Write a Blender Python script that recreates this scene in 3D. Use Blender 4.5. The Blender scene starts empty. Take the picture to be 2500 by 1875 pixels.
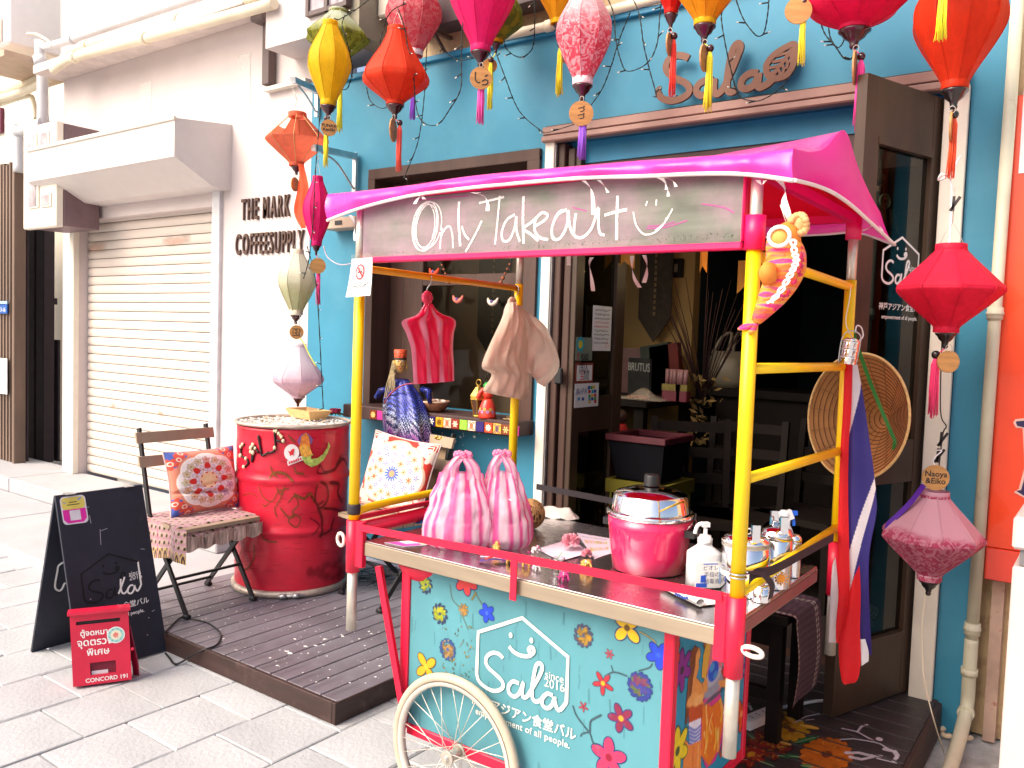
import bpy, bmesh, math, random
import numpy as np
from mathutils import Vector, Matrix
random.seed(7); RNG = np.random.default_rng(7)
S = bpy.context.scene
COL = S.collection
R = math.radians
# ---------------------------------------------------------------- camera, sky, sun, exposure
CAM_H = 1.45
YAW, PITCH, ROLL, FPX = R(36.05), R(3.16), R(1.95), 2040.0
_fw = Vector((-math.sin(YAW)*math.cos(PITCH), math.cos(YAW)*math.cos(PITCH), -math.sin(PITCH)))
_r0 = Vector((math.cos(YAW), math.sin(YAW), 0)); _u0 = _r0.cross(_fw)
_rt = _r0*math.cos(ROLL) + _u0*math.sin(ROLL); _up = -_r0*math.sin(ROLL) + _u0*math.cos(ROLL)
CAMP = Vector((0, 0, CAM_H))
cd = bpy.data.cameras.new('camera'); cam = bpy.data.objects.new('camera', cd); COL.objects.link(cam)
mw = Matrix((_rt, _up, -_fw)).transposed().to_4x4(); mw.translation = CAMP
cam.matrix_world = mw
cd.sensor_fit = 'HORIZONTAL'; cd.sensor_width = 36.0; cd.lens = 36.0*FPX/2500.0
cd.clip_start = 0.05; cd.clip_end = 400
S.camera = cam
SUN_EL, SUN_AZ = 42.0, 205.0      # degrees; azimuth clockwise from +Y (205: behind the camera's left)
W = bpy.data.worlds.new('World'); S.world = W; W.use_nodes = True
nt = W.node_tree; nt.nodes.clear()
_o = nt.nodes.new('ShaderNodeOutputWorld'); _b = nt.nodes.new('ShaderNodeBackground'); _s = nt.nodes.new('ShaderNodeTexSky')
_s.sky_type = 'NISHITA'; _s.sun_disc = False; _s.sun_elevation = R(SUN_EL); _s.sun_rotation = R(SUN_AZ)
_s.air_density = 1.0; _s.dust_density = 6.0; _s.ozone_density = 0.6
_b.inputs[1].default_value = 0.15
nt.links.new(_s.outputs[0], _b.inputs[0]); nt.links.new(_b.outputs[0], _o.inputs[0])
sl = bpy.data.lights.new('sun', 'SUN'); sl.energy = 1.3; sl.angle = R(48); sl.color = (1.0, 0.93, 0.84)
so = bpy.data.objects.new('sun', sl); COL.objects.link(so)
_sd = Vector((math.sin(R(SUN_AZ))*math.cos(R(SUN_EL)), math.cos(R(SUN_AZ))*math.cos(R(SUN_EL)), math.sin(R(SUN_EL))))
so.rotation_euler = _sd.to_track_quat('Z', 'Y').to_euler()
vs = S.view_settings
vs.view_transform = 'Standard'; vs.look = 'None'; vs.gamma = 1.0; vs.use_curve_mapping = False
vs.exposure = 0.95
S.display_settings.display_device = 'sRGB'
S.render.engine = 'CYCLES'
S.cycles.max_bounces = 8; S.cycles.transparent_max_bounces = 24; S.cycles.caustics_reflective = False; S.cycles.caustics_refractive = False
S.cycles.use_denoising = True

# ---------------------------------------------------------------- survey helpers: a sight line of the photograph met with a real plane
def _ray(px, py):
    return _rt*((px-1250.0)/FPX) - _up*((py-937.5)/FPX) + _fw
def ay(px, py, Y):
    d = _ray(px, py); return CAMP + d*(Y/d.y)
def az(px, py, Z):
    d = _ray(px, py); return CAMP + d*((Z-CAM_H)/d.z)
def ax(px, py, X):
    d = _ray(px, py); return CAMP + d*(X/d.x)
def mpp(p):          # metres per photo pixel at a point
    return (Vector(p)-CAMP).dot(_fw)/FPX
RIGHT, VIEW = _r0.copy(), Vector((-math.sin(YAW), math.cos(YAW), 0))
V = Vector

# ---------------------------------------------------------------- materials
_mats = {}
def nd(t, kind, x=0, y=0, **kw):
    n = t.nodes.new(kind); n.location = (x, y)
    for k, v in kw.items(): setattr(n, k, v)
    return n
def srgb(h):
    h = h.lstrip('#'); c = [int(h[i:i+2], 16)/255 for i in (0, 2, 4)]
    return tuple(x/12.92 if x <= .04045 else ((x+.055)/1.055)**2.4 for x in c)
def col(c):
    return srgb(c) if isinstance(c, str) else tuple(c)
def mixc(t, fac, a, b, blend='MIX'):
    m = t.nodes.new('ShaderNodeMix'); m.data_type = 'RGBA'; m.blend_type = blend; m.clamp_factor = True
    for s, v in ((m.inputs[0], fac), (m.inputs[6], a), (m.inputs[7], b)):
        if isinstance(v, (int, float)): s.default_value = v
        elif isinstance(v, (tuple, list)): s.default_value = (*v[:3], 1)
        else: t.links.new(v, s)
    return m.outputs[2]
def ramp(t, inp, stops):
    r = t.nodes.new('ShaderNodeValToRGB'); e = r.color_ramp.elements
    while len(e) < len(stops): e.new(.5)
    for k, (p, c) in enumerate(stops):
        e[k].position = p; c = (c, c, c) if isinstance(c, (int, float)) else c
        e[k].color = (*c, 1)
    t.links.new(inp, r.inputs[0]); return r.outputs[0]
def noise(t, scale, detail=4, rough=.55, stretch=None, coord='Object', dist=0):
    tc = t.nodes.new('ShaderNodeTexCoord'); n = t.nodes.new('ShaderNodeTexNoise')
    n.inputs['Scale'].default_value = scale; n.inputs['Detail'].default_value = detail; n.inputs['Roughness'].default_value = rough
    n.inputs['Distortion'].default_value = dist
    if stretch:
        mp = t.nodes.new('ShaderNodeMapping'); mp.inputs['Scale'].default_value = stretch
        t.links.new(tc.outputs[coord], mp.inputs[0]); t.links.new(mp.outputs[0], n.inputs['Vector'])
    else: t.links.new(tc.outputs[coord], n.inputs['Vector'])
    return n.outputs['Fac']
def objrand(t):
    return t.nodes.new('ShaderNodeObjectInfo').outputs['Random']
def M(name, c=(.5, .5, .5), rough=.6, metal=0.0, var=.12, vs=9, bump=0.0, bs=70, stretch=None, dirt=None, dirt_s=5, dirt_lo=.55, dirt_hi=.75,
      trans=0.0, spec=.5, coat=0.0, sheen=0.0, emit=None, es=0, alpha=1.0, attr=None, subsurf=0, per=0.0, ior=1.45, transl=0.0, alpha_attr=False):
    """One procedural material: base colour with noise variation, optional dirt, relief, translucency."""
    if name in _mats: return _mats[name]
    c = col(c)
    m = bpy.data.materials.new(name); m.use_nodes = True; t = m.node_tree; t.nodes.clear()
    out = nd(t, 'ShaderNodeOutputMaterial'); p = nd(t, 'ShaderNodeBsdfPrincipled'); t.links.new(p.outputs[0], out.inputs[0])
    p.inputs['Roughness'].default_value = rough; p.inputs['Metallic'].default_value = metal
    p.inputs['Specular IOR Level'].default_value = spec; p.inputs['Transmission Weight'].default_value = trans
    p.inputs['Coat Weight'].default_value = coat; p.inputs['Sheen Weight'].default_value = sheen; p.inputs['IOR'].default_value = ior
    if attr:
        a = nd(t, 'ShaderNodeAttribute', attribute_name=attr); base = a.outputs['Color']
    else: base = None
    n = noise(t, vs, stretch=stretch)
    lo = tuple(max(0, x*(1-var)) for x in c); hi = tuple(min(1, x*(1+var)) for x in c)
    if base is None:
        base = ramp(t, n, [(.3, lo), (.7, hi)])
    elif var:
        base = mixc(t, 1.0, base, ramp(t, n, [(.3, 1-var), (.7, 1.0)]), 'MULTIPLY')
    if per:
        base = mixc(t, 1.0, base, ramp(t, objrand(t), [(0, 1-per), (1, 1.0)]), 'MULTIPLY')
    if dirt is not None:
        dn = noise(t, dirt_s, detail=7, rough=.65)
        base = mixc(t, ramp(t, dn, [(dirt_lo, 0), (dirt_hi, 1)]), base, col(dirt))
    t.links.new(base, p.inputs['Base Color'])
    rn = noise(t, vs*1.7)
    mr = nd(t, 'ShaderNodeMapRange'); mr.inputs[3].default_value = max(.02, rough*.85); mr.inputs[4].default_value = min(1, rough*1.15)
    t.links.new(rn, mr.inputs[0]); t.links.new(mr.outputs[0], p.inputs['Roughness'])
    if bump:
        b = nd(t, 'ShaderNodeBump'); b.inputs['Strength'].default_value = bump; b.inputs['Distance'].default_value = .01
        t.links.new(noise(t, bs, detail=5, stretch=stretch), b.inputs['Height']); t.links.new(b.outputs[0], p.inputs['Normal'])
    if emit is not None:
        p.inputs['Emission Color'].default_value = (*col(emit), 1); p.inputs['Emission Strength'].default_value = es
    sh = p.outputs[0]
    if transl:
        tr = nd(t, 'ShaderNodeBsdfTranslucent'); t.links.new(base, tr.inputs[0]); mx = nd(t, 'ShaderNodeMixShader'); mx.inputs[0].default_value = transl
        t.links.new(sh, mx.inputs[1]); t.links.new(tr.outputs[0], mx.inputs[2]); sh = mx.outputs[0]
    if alpha < 1 or alpha_attr:
        tp = nd(t, 'ShaderNodeBsdfTransparent'); mx = nd(t, 'ShaderNodeMixShader'); mx.inputs[0].default_value = alpha
        if alpha_attr:
            a = nd(t, 'ShaderNodeAttribute', attribute_name=attr); t.links.new(a.outputs['Alpha'], mx.inputs[0])
        t.links.new(tp.outputs[0], mx.inputs[1]); t.links.new(sh, mx.inputs[2]); sh = mx.outputs[0]
    t.links.new(sh, out.inputs[0])
    _mats[name] = m; return m

def MGL(name, tint=(.9, .95, .93), refl=1.0, rough=.02, base=0.0):
    """clear pane: see-through with a mirror reflection that grows at grazing angles"""
    if name in _mats: return _mats[name]
    m = bpy.data.materials.new(name); m.use_nodes = True; t = m.node_tree; t.nodes.clear()
    out = nd(t, 'ShaderNodeOutputMaterial'); tp = nd(t, 'ShaderNodeBsdfTransparent'); gl = nd(t, 'ShaderNodeBsdfGlossy'); lw = nd(t, 'ShaderNodeLayerWeight'); mx = nd(t, 'ShaderNodeMixShader')
    tp.inputs[0].default_value = (*tint, 1); gl.inputs['Roughness'].default_value = rough; lw.inputs[0].default_value = .5
    pw_ = nd(t, 'ShaderNodeMath', operation='POWER'); pw_.inputs[1].default_value = 4.5; t.links.new(lw.outputs['Facing'], pw_.inputs[0])
    mt = nd(t, 'ShaderNodeMath', operation='MULTIPLY_ADD'); mt.inputs[1].default_value = refl*.9; mt.inputs[2].default_value = base+.035*refl; t.links.new(pw_.outputs[0], mt.inputs[0])
    t.links.new(mt.outputs[0], mx.inputs[0]); t.links.new(tp.outputs[0], mx.inputs[1]); t.links.new(gl.outputs[0], mx.inputs[2]); t.links.new(mx.outputs[0], out.inputs[0])
    _mats[name] = m; return m
# ---------------------------------------------------------------- mesh builder
ORG = {}
class MB:
    def __init__(s): s.v = []; s.f = []; s.m = []; s.c = None; s.sm = []
    def add(s, vs_, fs, mi=0, smooth=False):
        b = len(s.v); s.v += [tuple(x) for x in vs_]
        s.f += [tuple(i+b for i in f) for f in fs]; s.m += [mi]*len(fs); s.sm += [smooth]*len(fs); return s
    def box(s, x0, x1, y0, y1, z0, z1, mi=0, bev=0.0):
        if x0 > x1: x0, x1 = x1, x0
        if y0 > y1: y0, y1 = y1, y0
        if z0 > z1: z0, z1 = z1, z0
        b = min(bev, (x1-x0)*.45, (y1-y0)*.45, (z1-z0)*.45)
        if b <= 0:
            return s.add([(x0,y0,z0),(x1,y0,z0),(x1,y1,z0),(x0,y1,z0),(x0,y0,z1),(x1,y0,z1),(x1,y1,z1),(x0,y1,z1)],
                         [(0,3,2,1),(4,5,6,7),(0,1,5,4),(1,2,6,5),(2,3,7,6),(3,0,4,7)], mi)
        bm = bmesh.new(); bmesh.ops.create_cube(bm, size=1)
        for v in bm.verts: v.co = V(((x0+x1)/2+v.co.x*(x1-x0), (y0+y1)/2+v.co.y*(y1-y0), (z0+z1)/2+v.co.z*(z1-z0)))
        bmesh.ops.bevel(bm, geom=bm.edges[:], offset=b, segments=1, affect='EDGES', profile=.7)
        bm.verts.index_update(); s.add([v.co[:] for v in bm.verts], [[v.index for v in f.verts] for f in bm.faces], mi); bm.free(); return s
    def obox(s, c, u, v, w, mi=0):      # oriented box: centre, three half vectors
        c, u, v, w = V(c), V(u), V(v), V(w)
        P = [c+a*u+b*v+d*w for d in (-1, 1) for a, b in ((-1,-1),(1,-1),(1,1),(-1,1))]
        return s.add(P, [(0,3,2,1),(4,5,6,7),(0,1,5,4),(1,2,6,5),(2,3,7,6),(3,0,4,7)], mi)
    def bar(s, a, b, w, h, mi=0, up=(0,0,1)):   # rectangular bar from a to b
        a, b = V(a), V(b); d = b-a; u = V(up)
        side = d.cross(u)
        if side.length < 1e-6: side = d.cross(V((1,0,0)))
        side.normalize(); u2 = side.cross(d).normalized()
        return s.obox((a+b)/2, d/2, side*w/2, u2*h/2, mi)
    def tube(s, pts, r, n=8, mi=0, caps=True, closed=False):
        pts = [V(p) for p in pts]; k = len(pts); rr = r if isinstance(r, (list, tuple)) else [r]*k
        vs_ = []; prev = None
        for i, p in enumerate(pts):
            if closed: d = pts[(i+1) % k]-pts[i-1]
            else: d = pts[min(i+1, k-1)]-pts[max(i-1, 0)]
            if d.length < 1e-9: d = V((0,0,1))
            d.normalize()
            if prev is None:
                a = d.orthogonal().normalized()
            else:
                a = prev-d*prev.dot(d)
                a = a.normalized() if a.length > 1e-6 else d.orthogonal().normalized()
            prev = a; b = d.cross(a)
            for j in range(n):
                th = 2*math.pi*j/n; vs_.append(p+(a*math.cos(th)+b*math.sin(th))*rr[i])
        fs = []
        for i in range(k if closed else k-1):
            i2 = (i+1) % k
            for j in range(n):
                j2 = (j+1) % n; fs.append((i*n+j, i*n+j2, i2*n+j2, i2*n+j))
        s.add(vs_, fs, mi, True)
        if caps and not closed:
            b0 = len(s.v)-len(vs_)
            s.f += [tuple(b0+j for j in range(n))[::-1], tuple(b0+(k-1)*n+j for j in range(n))]; s.m += [mi]*2; s.sm += [False]*2
        return s
    def cyl(s, a, b, r, n=14, mi=0): return s.tube([a, b], r, n, mi)
    def lathe(s, c, prof, n=24, mi=0, axis=None, rfun=None, smooth=True, cap=True):
        """prof: (radius, height) pairs from the bottom up, about a vertical axis (or the given axis) at c."""
        c = V(c)
        if axis is None: A, B, D = V((1,0,0)), V((0,1,0)), V((0,0,1))
        else:
            D = V(axis).normalized(); A = D.orthogonal().normalized(); B = D.cross(A)
        vs_ = []
        for (r, h) in prof:
            for j in range(n):
                th = 2*math.pi*j/n; q = r*(rfun(th, h) if rfun else 1)
                vs_.append(c+A*math.cos(th)*q+B*math.sin(th)*q+D*h)
        fs = [(i*n+j, i*n+(j+1) % n, (i+1)*n+(j+1) % n, (i+1)*n+j) for i in range(len(prof)-1) for j in range(n)]
        b0 = len(s.v); s.add(vs_, fs, mi, smooth)
        if cap:
            if prof[0][0] > 1e-5: s.f.append(tuple(b0+j for j in range(n))[::-1]); s.m.append(mi); s.sm.append(False)
            if prof[-1][0] > 1e-5: s.f.append(tuple(b0+(len(prof)-1)*n+j for j in range(n))); s.m.append(mi); s.sm.append(False)
        return s
    def grid(s, nu, nv, fn, mi=0, smooth=True):
        vs_ = [fn(i/(nu-1), j/(nv-1)) for j in range(nv) for i in range(nu)]
        fs = [(j*nu+i, j*nu+i+1, (j+1)*nu+i+1, (j+1)*nu+i) for j in range(nv-1) for i in range(nu-1)]
        return s.add(vs_, fs, mi, smooth)
    def prism(s, poly, ext, mi=0):      # planar polygon pushed along a vector
        n = len(poly); e = V(ext); a = [V(p) for p in poly]; b = [p+e for p in a]
        return s.add(a+b, [tuple(range(n))[::-1], tuple(range(n, 2*n))]+[(i, (i+1) % n, n+(i+1) % n, n+i) for i in range(n)], mi)
    def stroke(s, pts, w, nrm, th=.002, mi=0, closed=False):
        """a flat ribbon of width w along pts, lying on the plane with normal nrm and standing th proud of it"""
        pts = [V(p) for p in pts]; N = V(nrm).normalized(); k = len(pts); vs_ = []
        ww = w if isinstance(w, (list, tuple)) else [w]*k
        for i, p in enumerate(pts):
            if closed: d = pts[(i+1) % k]-pts[i-1]
            else: d = pts[min(i+1, k-1)]-pts[max(i-1, 0)]
            sd = N.cross(d)
            if sd.length < 1e-9: sd = N.orthogonal()
            sd.normalize()
            for q, h in ((-1, 0), (1, 0), (1, th), (-1, th)): vs_.append(p+sd*(q*ww[i]/2)+N*(h+i*4e-6))
        fs = []
        for i in range(k if closed else k-1):
            a, b = i*4, ((i+1) % k)*4
            fs += [(a+2, a+3, b+3, b+2), (a+1, a+2, b+2, b+1), (a+3, a, b, b+3)]
        if not closed: fs += [(0, 1, 2, 3), ((k-1)*4+3, (k-1)*4+2, (k-1)*4+1, (k-1)*4)]
        return s.add(vs_, fs, mi)
    def ball(s, c, r, nu=14, nv=9, mi=0, sc=(1,1,1)):
        pr = []
        vs_ = [V(c)+V((math.sin(math.pi*j/(nv-1))*math.cos(2*math.pi*i/nu)*r*sc[0], math.sin(math.pi*j/(nv-1))*math.sin(2*math.pi*i/nu)*r*sc[1], -math.cos(math.pi*j/(nv-1))*r*sc[2])) for j in range(nv) for i in range(nu)]
        return s.add(vs_, [(j*nu+i, j*nu+(i+1) % nu, (j+1)*nu+(i+1) % nu, (j+1)*nu+i) for j in range(nv-1) for i in range(nu)], mi, True)
    def build(s, name, mats, parent=None, org=None, mesh_only=False):
        if not isinstance(mats, (list, tuple)): mats = [mats]
        if parent is not None: o0 = ORG[parent.name]
        elif org is not None: o0 = V(org)
        else:
            a = np.array(s.v); o0 = V((float((a[:,0].min()+a[:,0].max())/2), float((a[:,1].min()+a[:,1].max())/2), float(a[:,2].min())))
        me = bpy.data.meshes.new(name)
        me.from_pydata([(x-o0.x, y-o0.y, z-o0.z) for x, y, z in s.v], [], s.f)
        for m in mats: me.materials.append(m)
        me.polygons.foreach_set('material_index', s.m); me.polygons.foreach_set('use_smooth', s.sm)
        me.validate(); me.update()
        if s.c is not None and len(s.c) == len(me.vertices):
            at = me.color_attributes.new('paint', 'FLOAT_COLOR', 'POINT'); at.data.foreach_set('color', np.asarray(s.c, dtype=np.float32).ravel())
        o = bpy.data.objects.new(name, me); COL.objects.link(o)
        if parent is not None: o.parent = parent
        else: o.location = o0
        ORG[o.name] = o0
        return o
def tag(o, label=None, cat=None, group=None, kind=None):
    for k, v in (('label', label), ('category', cat), ('group', group), ('kind', kind)):
        if v: o[k] = v
    return o
def thing(name, label, cat, loc, group=None):
    o = bpy.data.objects.new(name, None); COL.objects.link(o); o.location = loc; o.empty_display_size = .1
    ORG[o.name] = V(loc); return tag(o, label, cat, group)
def inst(o, name, parent, shift=(0,0,0), rot=None):     # another piece sharing mesh data
    c = bpy.data.objects.new(name, o.data); COL.objects.link(c); c.parent = parent; c.location = V(o.location)+V(shift)
    if rot: c.rotation_euler = rot
    ORG[c.name] = ORG[o.name]+V(shift); return c
def copy_tree(o, loc, label=None):
    def cp(s, par):
        c = s.copy(); COL.objects.link(c); c.parent = par
        for ch in kids.get(s.name, []): cp(ch, c)
        return c
    kids = {}
    for x in COL.objects:
        if x.parent: kids.setdefault(x.parent.name, []).append(x)
    r = cp(o, None); r.location = loc
    if label: r['label'] = label
    return r
_fontc = {}
def text_mesh(txt, size=1.0, sx=1.0, align='CENTER', bold=0.0, ext=0.0, spacing=1.0, shear=0.0, line=1.0):
    cu = bpy.data.curves.new('t', 'FONT'); cu.body = txt; cu.size = size; cu.align_x = align; cu.align_y = 'CENTER'
    cu.offset = bold; cu.extrude = ext; cu.space_character = spacing; cu.shear = shear; cu.resolution_u = 3; cu.space_line = line
    ob = bpy.data.objects.new('t', cu); COL.objects.link(ob)
    dg = bpy.context.evaluated_depsgraph_get(); me = bpy.data.meshes.new_from_object(ob.evaluated_get(dg))
    vs_ = [(v.co.x*sx, v.co.y, v.co.z) for v in me.vertices]; fs = [tuple(p.vertices) for p in me.polygons]
    bpy.data.objects.remove(ob); bpy.data.curves.remove(cu); bpy.data.meshes.remove(me)
    return vs_, fs
def put_text(mb, txt, c, u, v, size, mi=0, **kw):
    """text centred at c, running along u with v up, standing slightly proud along u x v"""
    u, v = V(u).normalized(), V(v).normalized(); n = u.cross(v)
    vs_, fs = text_mesh(txt, size, **kw)
    mb.add([V(c)+u*x+v*y+n*z for x, y, z in vs_], fs, mi); return mb
def smooth_pts(pts, k=6, closed=False):        # Catmull-Rom
    pts = [V(p) for p in pts]; n = len(pts); out = []
    if n < 3: return pts
    for i in range(n if closed else n-1):
        g = (lambda j: pts[j % n]) if closed else (lambda j: pts[min(max(j, 0), n-1)])
        p0, p1, p2, p3 = g(i-1), g(i), g(i+1), g(i+2)
        for q in range(k):
            t = q/k; out.append(.5*((2*p1)+(p2-p0)*t+(2*p0-5*p1+4*p2-p3)*t*t+(3*p1-p0-3*p2+p3)*t**3))
    if not closed: out.append(pts[-1])
    return out
# ---------------------------------------------------------------- painted print: strokes and petals laid into a raster that becomes mesh colours
class Paint:
    def __init__(s, w, h, bg=None):
        s.w, s.h = w, h; s.a = np.zeros((h, w, 4), np.float32)
        if bg is not None: s.a[..., :3] = col(bg); s.a[..., 3] = 1
        s.yy, s.xx = np.mgrid[0:h, 0:w].astype(np.float32); s.xx = (s.xx+.5); s.yy = (s.yy+.5)
    def put(s, m, c, al=1.0):
        m = np.clip(m, 0, 1)*al; c = np.array(col(c), np.float32)
        s.a[..., :3] = s.a[..., :3]*(1-m[..., None])+c*m[..., None]; s.a[..., 3] = np.maximum(s.a[..., 3], m)
    def poly(s, pts, c, al=1.0):
        m = np.zeros((s.h, s.w), bool); n = len(pts)
        for i in range(n):
            x0, y0 = pts[i]; x1, y1 = pts[(i+1) % n]
            if y0 == y1: continue
            cnd = ((y0 > s.yy) != (y1 > s.yy)) & (s.xx < (x1-x0)*(s.yy-y0)/(y1-y0)+x0); m ^= cnd
        s.put(m.astype(np.float32), c, al)
    def ell(s, x, y, rx, ry, c, rot=0, al=1.0, soft=.6):
        dx, dy = s.xx-x, s.yy-y; q, p = math.cos(rot), math.sin(rot)
        d = np.sqrt(((dx*q+dy*p)/rx)**2+((-dx*p+dy*q)/ry)**2); s.put((1-d)*min(rx, ry)/soft+.5, c, al)
    def line(s, pts, w, c, al=1.0):
        best = np.full((s.h, s.w), 1e9, np.float32)
        for (x0, y0), (x1, y1) in zip(pts[:-1], pts[1:]):
            dx, dy = x1-x0, y1-y0; L = dx*dx+dy*dy+1e-9
            t = np.clip(((s.xx-x0)*dx+(s.yy-y0)*dy)/L, 0, 1); best = np.minimum(best, np.hypot(s.xx-x0-t*dx, s.yy-y0-t*dy))
        s.put(w/2-best+.5, c, al)
    def petals(s, x, y, r, n, c, wid=.45, rot=0, cen=None, outline=None, al=1.0, sq=1.0, inner=.12):
        for k in range(n):
            a = rot+2*math.pi*k/n; cx, cy = x+math.cos(a)*r*(.5+inner), y+math.sin(a)*r*(.5+inner)*sq
            if outline: s.ell(cx, cy, r*.5*1.14, r*wid*.5*1.25, outline, a, al)
        for k in range(n):
            a = rot+2*math.pi*k/n; cx, cy = x+math.cos(a)*r*(.5+inner), y+math.sin(a)*r*(.5+inner)*sq
            s.ell(cx, cy, r*.5, r*wid*.5, c, a, al)
        if cen: s.ell(x, y, r*.22, r*.22*sq, cen)
    def mesh(s, mb_fn, name, mat, parent, skip=.02):
        """mb_fn(u,v) -> point; u to the right, v downwards, both 0..1. Unpainted cells are left out."""
        h, w = s.h, s.w; mb = MB()
        if s.a[..., 3].min() > skip: keep = np.ones((h-1, w-1), bool)
        else:
            al = s.a[..., 3] > skip; keep = al[:-1, :-1] | al[1:, :-1] | al[:-1, 1:] | al[1:, 1:]
        used = np.zeros((h, w), bool)
        used[:-1, :-1] |= keep; used[1:, :-1] |= keep; used[:-1, 1:] |= keep; used[1:, 1:] |= keep
        idx = -np.ones((h, w), int); ys, xs = np.nonzero(used); idx[ys, xs] = np.arange(len(ys))
        mb.v = [tuple(mb_fn(x/(w-1), y/(h-1))) for y, x in zip(ys, xs)]
        ky, kx = np.nonzero(keep)
        mb.f = [tuple(q) for q in np.stack([idx[ky+1, kx], idx[ky+1, kx+1], idx[ky, kx+1], idx[ky, kx]], 1).tolist()]
        mb.m = [0]*len(mb.f); mb.sm = [True]*len(mb.f); mb.c = s.a[ys, xs]
        return mb.build(name, mat, parent)
# ================================================================ materials of the place
FY = 3.53            # plane of the shop fronts
m_blue = M('blue_paint', (.034, .222, .345), .55, var=.10, vs=2.2, bump=.05, bs=120, dirt=(.09, .31, .43), dirt_s=1.3, dirt_lo=.5, dirt_hi=.9)
m_blue2 = M('blue_trim', (.015, .20, .36), .5, var=.08)
m_white = M('white_render', (.62, .545, .53), .8, var=.04, vs=3, bump=.15, bs=160, dirt=(.56, .48, .46), dirt_s=1.8, dirt_lo=.55, dirt_hi=.85)
m_cream = M('cream_render', (.78, .72, .60), .8, var=.05, vs=2, bump=.1, bs=120)
m_beige = M('beige_render', (.50, .36, .22), .85, var=.18, vs=5, bump=.35, bs=90, dirt=(.22, .13, .07), dirt_s=3.5, dirt_lo=.55, dirt_hi=.8)
m_brown = M('brown_wood', (.060, .028, .020), .5, var=.25, vs=4, stretch=(3, 3, .5), bump=.1, bs=60)
m_brown2 = M('brown_door_wood', (.050, .028, .017), .45, var=.25, vs=4, stretch=(3, 3, .4), bump=.1, bs=60)
m_letter = M('letter_brown', (.085, .045, .032), .6)
m_pipe_c = M('cream_pipe', (.74, .66, .50), .5, var=.08, vs=4)
m_pipe_g = M('pale_grey_pipe', (.62, .62, .64), .5, var=.06, vs=4)
m_ivory = M('ivory_paint', (.78, .72, .62), .55, var=.05)
m_steel = M('galvanised_steel', (.55, .55, .56), .42, metal=.85, var=.2, vs=14)
m_stain = M('stainless', (.62, .61, .62), .16, metal=1.0, var=.06, vs=6)
m_chrome = M('polished_steel', (.80, .79, .80), .07, metal=1.0, var=.03)
m_black = M('black_plastic', (.012, .012, .014), .45)
m_wire = M('dark_green_wire', (.010, .016, .014), .6)
m_glass = MGL('window_glass')
m_paper = M('white_paper', (.82, .81, .80), .7, var=.03)
m_ink = M('black_ink', (.015, .015, .016), .6)
m_redink = M('red_ink', (.65, .02, .03), .6)
m_whiteprint = M('white_print', (.84, .83, .80), .6, var=.04, vs=20)
m_white_pl = M('white_plastic', (.82, .82, .83), .35, var=.03)

# ---------------------------------------------------------------- ground and paving stones
m_ground = M('joint_mortar', (.42, .415, .41), .95, var=.25, vs=12, bump=.4, bs=80)
g = MB(); g.add([(-60, -60, -.012), (60, -60, -.012), (60, 60, -.012), (-60, 60, -.012)], [(0, 1, 2, 3)])
tag(g.build('ground', m_ground, org=(0, 0, -.012)), kind='structure')
m_pave = M('paving_stone', (.44, .447, .46), .85, var=.14, vs=3, bump=.4, bs=55, per=.09, dirt=(.38, .38, .38), dirt_s=5, dirt_lo=.52, dirt_hi=.82)
pave = thing('pavement', None, None, (0, 0, 0)); pave['kind'] = 'structure'
PX_, PY_ = .325, .301
stones = []
for k in range(4):
    b = MB(); j = random.Random(k)
    bm = bmesh.new(); bmesh.ops.create_cube(bm, size=1)
    for v in bm.verts: v.co = V((v.co.x*(PX_-.007), v.co.y*(PY_-.007), v.co.z*.03-.015))
    bmesh.ops.bevel(bm, geom=[e for e in bm.edges if all(v.co.z > -.01 for v in e.verts)], offset=.003+.001*k, segments=1, affect='EDGES')
    for v in bm.verts: v.co += V((j.uniform(-.0025, .0025), j.uniform(-.0025, .0025), j.uniform(-.0015, .0005)))
    bm.verts.index_update(); b.add([v.co[:] for v in bm.verts], [[v.index for v in f.verts] for f in bm.faces]); bm.free()
    stones.append(b)
protos = []
cnt = 0
for i in range(-22, 14):
    for q in range(0, 13):
        x = -2.38+i*PX_; y = .10+q*PY_+(PY_/2 if i % 2 else 0)
        if x > -.2 and y < 1.0: continue
        if -3.9 < x < -2.4 and y > 2.35: continue
        if x >= -2.2 and y > 2.75: continue
        if x < -4 and y > 2.55: continue
        if y < .45*(-x)-.95: continue
        k = random.randrange(4)
        if k >= len(protos):
            k = len(protos); o = stones[k].build('paving_stone', m_pave, pave, ); protos.append(o)
        else: o = inst(protos[k], 'paving_stone', pave)
        o.location = (x, y, random.uniform(-.003, .001)); o.rotation_euler = (random.uniform(-.004, .004), random.uniform(-.004, .004), random.choice((0, math.pi))); cnt += 1
# ---------------------------------------------------------------- step slabs in front of the shutter
m_step = M('pale_concrete', (.40, .395, .41), .85, var=.07, vs=3, bump=.3, bs=70, dirt=(.46, .44, .42), dirt_s=2.5, dirt_lo=.55, dirt_hi=.85)
st = thing('step', None, None, (-6.5, 2.9, 0)); st['kind'] = 'structure'
for x0, x1 in ((-11.5, -8.62), (-8.61, -6.31), (-6.30, -3.97)):
    MB().box(x0, x1, 2.30, 3.50, -.02, .055, bev=.008).build('slab', m_step, st)
for x0, x1 in ((-11.5, -7.27), (-7.26, -4.44)):
    MB().box(x0, x1, 3.06, 3.66 if x1 < -7 else 3.60, .055, .17, bev=.008).build('slab', m_step, st)

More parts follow.
